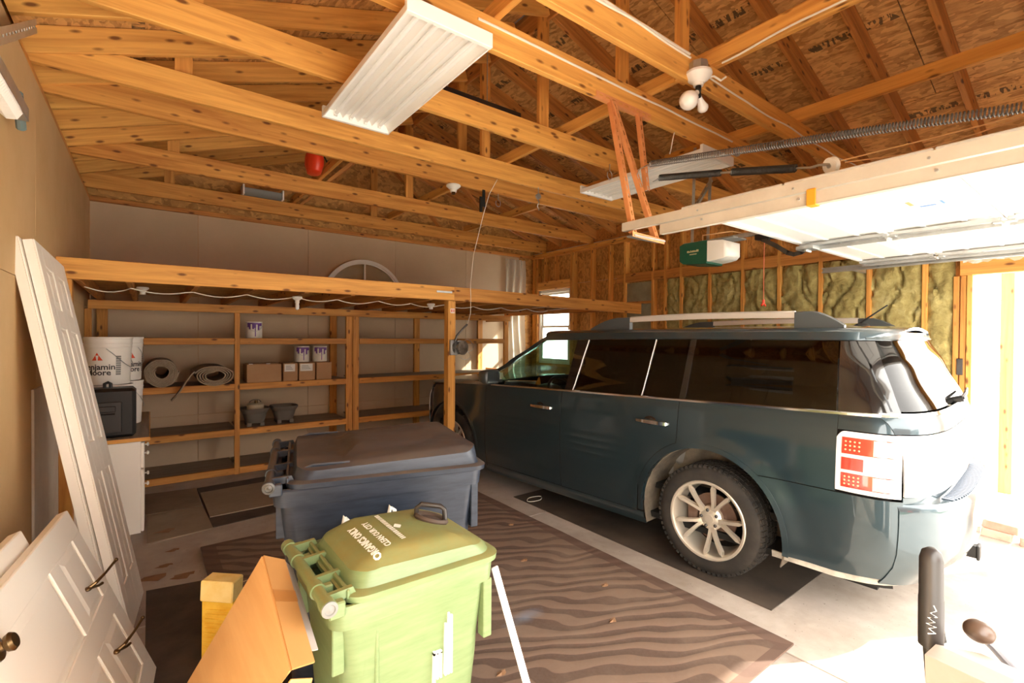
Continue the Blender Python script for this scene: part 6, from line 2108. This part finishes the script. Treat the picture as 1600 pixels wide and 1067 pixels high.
# roof with rounded edges, from the windshield to the tailgate
def roof_pt(s, t):
    """t in -1..1 across; height profile"""
    e = abs(t)
    zt = 1.648 - 0.010 * max(0, (s - 0.9)) ** 2 * 1.6 - 0.03 * max(0.0, (-s - 0.55)) ** 2 * 6
    zl = 1.553 - 0.010 * max(0.0, s - 0.3) - 0.016 * max(0.0, s - 1.0)
    a = min(1.0, max(0.0, (e - 0.80) / 0.20))
    z = zt - 0.03 * e ** 2 - (zt - 0.03 - zl) * (1 - math.sqrt(max(0.0, 1 - a ** 2.2)))
    hmax = 0.826 - 0.0
    if a > 0:
        w = 0.80 * hmax + (hmax - 0.80 * hmax) * math.sin(a * math.pi / 2) ** 0.9
    else:
        w = e * hmax
    # plan rounding at the rear
    d = max(0.0, (-0.40 - s) / 0.42)
    w *= max(0.0, 1 - min(1, d) ** 4.2) ** (1 / 4.2) if d < 1 else 0.0
    return (s, w * (1 if t > 0 else -1), z)
m = MB()
ss = lin(-0.40 - 0.415, -0.40, 16) + lin(-0.40, 1.70, 40)[1:]
def rp(u, v):
    s_, w_, z_ = roof_pt(u, v)
    # windshield header bows forward in the middle
    if u > 1.2:
        s_ += (u - 1.2) * 0.16 * (1 - abs(v) ** 2)
    return (s_, w_, z_)
m.grid(rp, ss, lin(-1, 1, 40))
ro = obj('roof_panel', m, PAINT, car, smooth=True, sharp=60, normals=True, mx=MC)
md = ro.modifiers.new('thick', 'SOLIDIFY'); md.thickness = 0.018; md.offset = -1
# windshield
def ws_pt(u, v):
    z = 1.10 + (1.598 - 1.10) * v
    s_ = interp(WF, z)
    t_ = (0.79 - 0.075 * v) * u
    return (s_ + 0.07 * (1 - u * u), t_, z + 0.02 * (1 - u * u) * v)
m = MB(); m.grid(ws_pt, lin(-1, 1, 20), lin(0, 1, 12))
o = obj('windshield', m, GLASS_FRONT, car, smooth=True, normals=True, mx=MC)
md = o.modifiers.new('thick', 'SOLIDIFY'); md.thickness = 0.005
# hood
def hood_pt(u, v):
    s_ = 2.50 + (3.84 - 2.50) * v
    e = abs(u)
    w = min(0.88, halfw(min(s_, 3.88), 0.98)) * u
    z = 1.115 - 0.055 * v - 0.05 * max(0.0, v - 0.82) ** 2 * 20 - 0.05 * e ** 4 - 0.012 * e
    return (s_, w, z)
m = MB(); m.grid(hood_pt, lin(-1, 1, 24), lin(0, 1, 24))
o = obj('hood', m, PAINT, car, smooth=True, sharp=60, normals=True, mx=MC)
md = o.modifiers.new('thick', 'SOLIDIFY'); md.thickness = 0.012; md.offset = -1
# nose: bumper, grille, lamps
def nose(name, t0, t1, z0, z1, mat, off=0.0, thick=0.01):
    vsl, fs = [], []
    nt, nzz = 30, 8
    for t in lin(t0, t1, nt):
        for z in lin(z0, z1, nzz):
            vsl.append((front_s(t, z) + off, t, z))
    for i in range(nt):
        for j in range(nzz):
            a = i * (nzz + 1) + j
            fs.append((a, a + nzz + 1, a + nzz + 2, a + 1))
    m_ = MB(); m_.add(vsl, fs)
    o_ = obj(name, m_, mat, car, smooth=True, normals=True, mx=MC)
    md_ = o_.modifiers.new('thick', 'SOLIDIFY'); md_.thickness = thick; md_.offset = 0
    return o_
nose('front_bumper', -0.90, 0.90, 0.24, 0.64, PAINT)
nose('grille', -0.50, 0.50, 0.65, 0.93, TRIM_BLACK, off=-0.01)
for zz in (0.71, 0.79, 0.87):
    nose('grille_bar', -0.49, 0.49, zz - 0.018, zz + 0.018, SILVER, off=0.006)
for sd in (1, -1):
    nose('headlamp', sd * 0.52, sd * 0.88, 0.66, 0.91, TAIL_CLEAR, off=0.0)
nose('nose_panel', -0.88, 0.88, 0.925, 1.0, PAINT, off=-0.004)

# tail: lamps, tailgate, glass, bumper
for sd in (1, -1):
    lampg = side_panel('tail_lamp', -0.900, -0.6295, lambda s: 0.752 + 0.012 * max(0, (s + 0.70)) * 3, lambda s: 1.068 - (0.03 * max(0.0, (s + 0.665) / 0.033) ** 2 if s > -0.665 else 0), sd, TAIL_CLEAR, car, off=0.004, nz_=16, ns=34, thick=0.02, fl=False)
    for z0, z1, e0 in ((0.952, 1.038, -0.872), (0.868, 0.932, -0.752), (0.776, 0.852, -0.872)):
        pr_ = side_panel('red_lens', e0, -0.655, z0, z1, sd, TAIL_RED, lampg, off=0.0075, nz_=5, ns=26, thick=0.006, fl=False)
        if e0 < -0.8:
            m = MB()
            for i in range(4):
                for j in range(3):
                    s_ = -0.672 - i * 0.020
                    z_ = z0 + (z1 - z0) * (0.25 + 0.25 * j)
                    m.sphere((s_, sd * (halfw(s_, z_) + 0.0085), z_), 0.005, 6, 4)
            obj('led_reflector', m, plain('amber_led', (0.9, 0.55, 0.3), 0.3) if not bpy.data.materials.get('amber_led') else bpy.data.materials['amber_led'], lampg, mx=MC)
    pk = side_panel('pink_lens', -0.885, -0.792, 0.956, 1.034, sd, plain('pale_pink_lens', (0.80, 0.42, 0.38), 0.15, coat=1.0), lampg, off=0.010, nz_=4, ns=12, thick=0.004, fl=False)
    side_panel('pink_lens', -0.885, -0.792, 0.780, 0.848, sd, bpy.data.materials['pale_pink_lens'], lampg, off=0.010, nz_=4, ns=12, thick=0.004, fl=False)
tg = rear_panel('tailgate', -0.895, 0.895, 1.075, lambda t: belt(rear_s(t, 1.15)) - 0.012, PAINT, car, nt=40, nz_=6)
ap = rear_panel('silver_applique', -0.893, 0.893, 0.765, 1.070, SILVER, tg, off=0.004, nt=44, nz_=10)
rear_panel('tailgate_lower', -0.885, 0.885, 0.66, 0.758, PAINT, tg, off=-0.012, nt=40, nz_=4)
rear_panel('gate_moulding', -0.89, 0.89, lambda t: belt(rear_s(t, 1.15)) - 0.009, lambda t: belt(rear_s(t, 1.15)) + 0.010, CHROME, tg, off=0.004, nt=40, nz_=2)
def rg_t(z):
    return interp(HW, z) * 0.955
vsl, fs = [], []
for i, u in enumerate(lin(-1, 1, 36)):
    for j, v in enumerate(lin(0, 1, 14)):
        z = 1.185 + (1.552 - 1.185) * v
        t_ = rg_t(z) * u
        vsl.append((rear_s(t_, z, -0.004), t_, z))
for i in range(36):
    for j in range(14):
        a = i * 15 + j
        fs.append((a, a + 1, a + 16, a + 15))
m = MB(); m.add(vsl, fs)
rgl = obj('rear_window', m, glass('rear_glass', (0.14, 0.13, 0.13), 0.75), tg, smooth=True, normals=True, mx=MC)
md = rgl.modifiers.new('thick', 'SOLIDIFY'); md.thickness = 0.005
rear_panel('gate_header', -0.76, 0.76, 1.556, lambda t: 1.598 - 0.02 * (abs(t) / 0.76) ** 3, PAINT, tg, off=0.003, nt=30, nz_=4)
m = MB(); m.tube([(rear_s(0.0, 1.19) - 0.03, 0.0, 1.205), (rear_s(0.0, 1.19) - 0.035, -0.10, 1.225), (rear_s(-0.4, 1.21) - 0.022, -0.44, 1.235)], [0.013, 0.011, 0.007], 8)
m.tube([(rear_s(0.0, 1.19) + 0.01, 0.0, 1.19), (rear_s(0.0, 1.19) - 0.035, 0.0, 1.205)], 0.02, 10)
obj('rear_wiper', m, BLACK, tg, smooth=True, mx=MC)
m = MB()
for t0_, w_, h_ in ((0.76, 0.010, 0.018), (0.735, 0.010, 0.018), (0.665, 0.012, 0.022), (0.645, 0.014, 0.026), (0.622, 0.012, 0.030), (0.602, 0.012, 0.034)):
    s_ = rear_s(t0_, 0.80, 0.004)
    m.box(s_ - 0.004, t0_ - w_, 0.80, s_ + 0.004, t0_, 0.80 + h_)
obj('badge_lettering', m, plain('grey_badge', (0.35, 0.34, 0.34), 0.3, 0.7), ap, mx=MC, normals=False)
# bumper: wraps from wheel opening to wheel opening with a ribbed step pad on top
for sd in (1, -1):
    side_panel('bumper_side', -0.905, -0.183, lambda s: 0.30 + 0.10 * max(0.0, (-s - 0.62)) if s < -0.370 else arch_z(s), lambda s: 0.737, sd, PAINT, car, nz_=18, ns=64, thick=0.012)
    side_panel('bumper_lip', -0.90, -0.30, lambda s: 0.262 + 0.10 * max(0.0, (-s - 0.62)), lambda s: 0.298 + 0.10 * max(0.0, (-s - 0.62)), sd, mottled('pale_mottled_lip', (0.30, 0.28, 0.24), (0.62, 0.58, 0.50), 9, 0.6) if sd > 0 else bpy.data.materials['pale_mottled_lip'], car, off=-0.012, nz_=3, fl=False)  # lip mottled from grey to pale cream
def bump_s(t, z):
    q = min(1.0, abs(t) / 0.90)
    bulge = 0.10 * (1 - q ** 3.0) * min(1.0, max(0.0, (z - 0.30) / 0.12)) * (1.0 if z < 0.70 else 1.0)
    return rear_s(t, min(z, 0.74)) - bulge
vsl, fs = [], []
zz_ = [0.30, 0.34, 0.40, 0.47, 0.55, 0.63, 0.69, 0.712, 0.722]
tt_ = lin(-0.905, 0.905, 48)
for t in tt_:
    for k_, z in enumerate(zz_):
        s_ = bump_s(t, z)
        if k_ >= 7:
            s_ += 0.008 * (k_ - 6)
        vsl.append((s_, t, z))
n_ = len(zz_)
for i in range(48):
    for j in range(n_ - 1):
        a = i * n_ + j
        fs.append((a, a + 1, a + n_ + 1, a + n_))
m = MB(); m.add(vsl, fs)
bmp = obj('rear_bumper', m, PAINT, car, smooth=True, sharp=60, normals=True, mx=MC)
md = bmp.modifiers.new('thick', 'SOLIDIFY'); md.thickness = 0.012; md.offset = 0
m = MB()
m.grid(lambda u, v: (bump_s(u, 0.72) + 0.016 + (rear_s(u, 0.74) + 0.03 - bump_s(u, 0.72) - 0.016) * v, u, 0.722), lin(-0.88, 0.88, 40), [0, 1])
o = obj('step_top', m, PAINT, bmp, smooth=True, mx=MC); o.modifiers.new('thick', 'SOLIDIFY').thickness = 0.008
m = MB()
for i in range(34):
    u0 = -0.62 + i * 1.24 / 34
    a = bump_s(u0, 0.72) + 0.022
    b = rear_s(u0, 0.74) + 0.0
    m.box(a, u0, 0.722, b, u0 + 0.020, 0.7285, 0.002)
obj('step_pad_ribs', m, plain('grey_blue_pad', (0.16, 0.19, 0.24), 0.6), bmp, mx=MC)
m = MB(); m.box(-1.11, -0.035, 0.265, -0.86, 0.035, 0.335, 0.006); m.box(-1.12, -0.042, 0.258, -1.105, 0.042, 0.342, 0.004)
obj('hitch_receiver', m, BLACK, bmp, mx=MC)
m = MB(); m.box(-0.98, -0.28, 0.20, -0.75, -0.20, 0.26, 0.02)
obj('exhaust_tip', m, STEEL_DARK, car, mx=MC)

# roof rails, antenna, mirror, wipers
for sd in (1, -1):
    y_ = sd * 0.70
    rl_ = []
    m = MB()
    def railz(s_):
        return 1.705 + 0.008 * math.sin((s_ + 0.4) / 1.4 * math.pi) - 0.012 * max(0, s_ - 0.3)
    rings = [[(s_, y_ - 0.018, railz(s_) - 0.020), (s_, y_ + 0.018, railz(s_) - 0.020), (s_, y_ + 0.016, railz(s_) + 0.016), (s_, y_ + 0.006, railz(s_) + 0.024), (s_, y_ - 0.016, railz(s_) + 0.020)] for s_ in lin(-0.34, 0.86, 20)]
    m.loft(rings)
    rr = obj('roof_rail', m, SILVER, car, smooth=True, sharp=40, mx=MC)
    for a, b, dirn in ((-0.34, -0.60, 1), (0.86, 1.26, -1)):
        m = MB(); rings = []
        for v in lin(0, 1, 8):
            s_ = a + (b - a) * v
            drop = 0.0 if v < 0.35 else ((v - 0.35) / 0.65) ** 1.5
            zt_ = railz(a) + 0.021 - drop * 0.085
            rings.append([(s_, y_ - 0.022, 1.610), (s_, y_ + 0.022, 1.610), (s_, y_ + 0.020, max(1.615, zt_ - 0.006)), (s_, y_ - 0.018, max(1.617, zt_))])
        m.loft(rings)
        obj('rail_foot', m, plain('dark_rail_end', (0.055, 0.065, 0.07), 0.35) if not bpy.data.materials.get('dark_rail_end') else bpy.data.materials['dark_rail_end'], rr, smooth=True, sharp=40, mx=MC)
m = MB(); m.sphere((-0.52, 0.0, 1.645), 0.035, 16, 8, (1.4, 0.8, 0.7)); m.tube([(-0.50, 0.0, 1.66), (-0.66, 0.0, 1.785)], [0.006, 0.0045], 8)
obj('antenna', m, BLACK, car, smooth=True, mx=MC)
for sd in (1, -1):
    hwm = halfw(2.28, 1.14, [(0, 9)])
    m = MB()
    rings = []
    for x_, k_ in ((2.19, 0.88), (2.20, 1.0), (2.26, 1.0), (2.32, 0.85), (2.355, 0.5)):
        rings.append([(x_, sd * (hwm + 0.035 + 0.10 + 0.095 * k_ * c_), 1.165 + 0.072 * k_ * s_) for c_, s_ in
                      [(math.copysign(abs(math.cos(a)) ** 0.6, math.cos(a)), math.copysign(abs(math.sin(a)) ** 0.6, math.sin(a))) for a in lin(0, 2 * math.pi, 18)[:-1]]])
    m.loft(rings)
    m.box(2.22, sd * (hwm - 0.02), 1.105, 2.31, sd * (hwm + 0.08), 1.14, 0.008)
    mi = obj('wing_mirror', m, plain('dark_mirror_shell', (0.045, 0.055, 0.058), 0.4, coat=0.5) if not bpy.data.materials.get('dark_mirror_shell') else bpy.data.materials['dark_mirror_shell'], car, smooth=True, sharp=50, mx=MC)
    m = MB(); m.box(2.184, sd * (hwm + 0.065), 1.11, 2.190, sd * (hwm + 0.205), 1.22, 0.002)
    obj('mirror_glass', m, bpy.data.materials.get('dim_mirror') or plain('dim_mirror', (0.10, 0.11, 0.11), 0.15, 0.9), mi, mx=MC)

# wheels
def wheel(s_, sd, detail):
    yo = sd * 0.935
    MW = MC @ Matrix.Translation((s_, yo, 0.362)) @ Matrix.Rotation(-sd * math.pi / 2, 4, 'X')
    # local z points outwards
    t = MB()
    t.lathe([(0.232, -0.215), (0.27, -0.228), (0.325, -0.226), (0.350, -0.205), (0.357, -0.16), (0.3585, -0.115), (0.357, -0.07), (0.350, -0.028), (0.338, -0.012), (0.318, -0.003), (0.29, 0.002), (0.265, 0.0), (0.246, -0.004), (0.236, -0.010)], 64)
    nb = 64 if detail else 40
    for i in range(nb):
        a = 2 * math.pi * (i + 0.5) / nb
        for (z0, z1, sh_) in ((-0.060, -0.022, 0.0), (-0.108, -0.070, 0.5), (-0.160, -0.120, 0.0), (-0.208, -0.170, 0.5)):
            aa = a + sh_ * 2 * math.pi / nb
            mm = Matrix.Rotation(aa, 4, 'Z')
            t.box(0.350, -0.0125, z0, 0.3612 if z1 < -0.03 else 0.3590, 0.0125, z1, 0.0, mm)
        if detail:
            mm = Matrix.Rotation(a, 4, 'Z')
            t.box(0.338, -0.010, -0.022, 0.3545, 0.010, -0.012, 0.0, mm)
    tr_ = obj('tire', t, TIRE, car, smooth=True, sharp=30, mx=MW)
    r = MB()
    r.lathe([(0.236, -0.012), (0.254, -0.004), (0.257, 0.0), (0.252, 0.006), (0.240, 0.004), (0.234, -0.006), (0.226, -0.05), (0.215, -0.19), (0.23, -0.21)], 64)
    ri = obj('rim', r, RIM, tr_, smooth=True, sharp=40, mx=MW)
    # five pairs of split spokes
    for k_ in range(5):
        a0 = R(90 + 72 * k_ + 12)
        sp_ = MB()
        for da in (-15.5, 15.5):
            pts = []
            for v in lin(0, 1, 6):
                rad = 0.050 + (0.240 - 0.050) * v
                an = a0 + R(da) * (0.30 + 0.70 * v) + R(da) * 0.10 * math.sin(v * math.pi)
                pts.append((rad * math.cos(an), rad * math.sin(an), -0.012 - 0.040 * (1 - v) ** 1.6 + 0.006 * v))
            rings = []
            for i, p in enumerate(pts):
                q0 = Vector(pts[max(0, i - 1)]); q1 = Vector(pts[min(5, i + 1)])
                d = (q1 - q0).normalized()
                nrm = Vector((-d.y, d.x, 0)).normalized()
                w_ = 0.0155 - 0.003 * math.sin(i / 5 * math.pi)
                p = Vector(p)
                rings.append([p + nrm * w_ + Vector((0, 0, -0.028)), p - nrm * w_ + Vector((0, 0, -0.028)), p - nrm * w_ * 0.75, p + nrm * w_ * 0.75])
            sp_.loft(rings)
        obj('spoke', sp_, RIM, ri, mx=MW)
    hb = MB(); hb.lathe([(0.0, -0.040), (0.028, -0.040), (0.030, -0.045), (0.066, -0.050), (0.078, -0.062), (0.078, -0.09), (0.0, -0.09)], 30)
    obj('hub', hb, RIM, ri, smooth=True, sharp=40, mx=MW)
    for k_ in range(5):
        a = R(90 + 72 * k_ + 48)
        ln = MB(); ln.lathe([(0.011, -0.056), (0.011, -0.040), (0.006, -0.036), (0.0, -0.036)], 6, Matrix.Translation((0.055 * math.cos(a), 0.055 * math.sin(a), 0)))
        obj('lug_nut', ln, STEEL_DARK, ri, mx=MW)
    bd = MB(); bd.lathe([(0.0, -0.12), (0.155, -0.12), (0.155, -0.105), (0.09, -0.103), (0.085, -0.09), (0.0, -0.09)], 36)
    bd.box(0.10, -0.06, -0.15, 0.175, 0.06, -0.085, 0.008)
    obj('brake_disc', bd, BRAKE, tr_, smooth=True, sharp=40, mx=MW)
    return tr_
wheel(WX, 1, True)
wheel(3.05, 1, False)
wheel(WX, -1, False)
wheel(3.05, -1, False)
# wheel housings and lips round the openings
for (cx_, cz_) in WHEELS:
    for sd in (1, -1):
        m = MB()
        a0, a1 = R(-18), R(198)
        na = 36
        yi, yo = sd * 0.62, sd * 0.925
        m.grid(lambda a, y: (cx_ + (RA + 0.004) * math.cos(a), y, cz_ + (RA + 0.004) * math.sin(a)), lin(a0, a1, na), [yi, yo])
        m.add([(cx_ + (RA + 0.004) * math.cos(a), yi, cz_ + (RA + 0.004) * math.sin(a)) for a in lin(a0, a1, na)], [tuple(range(na + 1))])
        o = obj('wheel_housing', m, LINER, car, smooth=True, sharp=50, mx=MC)
        o.modifiers.new('thick', 'SOLIDIFY').thickness = 0.006
        # rolled fender lip
        rings = []
        for a in lin(R(1) if cx_ < 1 else R(-12), R(188), 40):
            s_, z_ = cx_ + RA * math.cos(a), cz_ + RA * math.sin(a)
            s2, z2 = cx_ + (RA + 0.030) * math.cos(a), cz_ + (RA + 0.030) * math.sin(a)
            h0 = sd * (halfw(s_, max(0.26, z_)) + flare(s_, z_) + 0.001)
            h1 = sd * (halfw(s2, max(0.26, z2)) + flare(s2, z2) + 0.003)
            rings.append([(s_, h0 - sd * 0.035, z_), (s_ , h0 + sd * 0.004, z_), (s2, h1, z2), (s2, h1 - sd * 0.012, z2)])
        m = MB(); m.loft(rings)
        obj('fender_lip', m, PAINT, car, smooth=True, sharp=50, mx=MC)
# cabin: seats, dash, wheel, mirror
def seat(x, y, w, label_none=None, hr=True):
    m = MB()
    m.box(x - 0.02, y - w / 2, 0.48, x + 0.50, y + w / 2, 0.66, 0.04)
    mm = Matrix.Translation((x, y, 0.60)) @ Matrix.Rotation(R(-14), 4, 'Y')
    m.box(-0.09, -w / 2, 0.0, 0.06, w / 2, 0.62, 0.04, mm)
    o_ = obj('seat', m, LEATHER, car, mx=MC)
    if hr:
        m = MB(); m.box(-0.06, -0.14, 0.66, 0.05, 0.14, 0.86, 0.035, mm); m.tube([mm @ Vector((0, -0.05, 0.58)), mm @ Vector((0, -0.05, 0.68))], 0.008, 6); m.tube([mm @ Vector((0, 0.05, 0.58)), mm @ Vector((0, 0.05, 0.68))], 0.008, 6)
        obj('headrest', m, LEATHER, o_, mx=MC)
for y_ in (0.38, -0.38):
    seat(1.42, y_, 0.52)
    seat(0.52, y_, 0.54)
    seat(-0.32, y_, 0.48)
m = MB(); m.box(2.02, -0.76, 0.70, 2.55, 0.76, 0.98, 0.06); m.sphere((2.10, 0.38, 0.98), 0.17, 18, 10, (0.9, 1.0, 0.55))
obj('dashboard', m, plain('dash_plastic', (0.05, 0.048, 0.045), 0.6), car, smooth=True, sharp=40, mx=MC)
MS = Matrix.Translation((1.90, 0.38, 0.98)) @ Matrix.Rotation(R(-62), 4, 'Y')
m = MB(); m.tube([(0.185 * math.cos(a), 0.185 * math.sin(a), 0) for a in lin(0, 2 * math.pi, 36)], 0.015, 8, mx=MS); m.box(-0.17, -0.03, -0.02, 0.02, 0.03, 0.02, 0.006, MS); m.box(-0.05, -0.17, -0.02, 0.05, 0.17, 0.015, 0.006, MS)
obj('steering_wheel', m, BLACK, car, smooth=True, sharp=40, mx=MC)
m = MB(); m.box(1.80, -0.12, 1.455, 1.835, 0.12, 1.525, 0.012); m.tube([(1.83, 0, 1.51), (1.90, 0, 1.55)], 0.008, 6)
obj('rear_view_mirror', m, BLACK, car, mx=MC)
m = MB(); m.box(-0.62, -0.80, 0.44, 2.4, 0.80, 0.48)
obj('cabin_floor', m, HOLE, car, mx=MC)
m = MB(); m.grid(lambda u, v: (u, v * 0.70, 1.600), lin(-0.6, 1.5, 6), lin(-1, 1, 4))
o = obj('headliner', m, LEATHER, car, mx=MC); o.modifiers.new('thick', 'SOLIDIFY').thickness = 0.01
# crisp borders on every thickened sheet
for o in COL.objects:
    if o.type == 'MESH' and any(md.type == 'SOLIDIFY' for md in o.modifiers):
        es = o.modifiers.new('crisp', 'EDGE_SPLIT')
        es.split_angle = R(45)
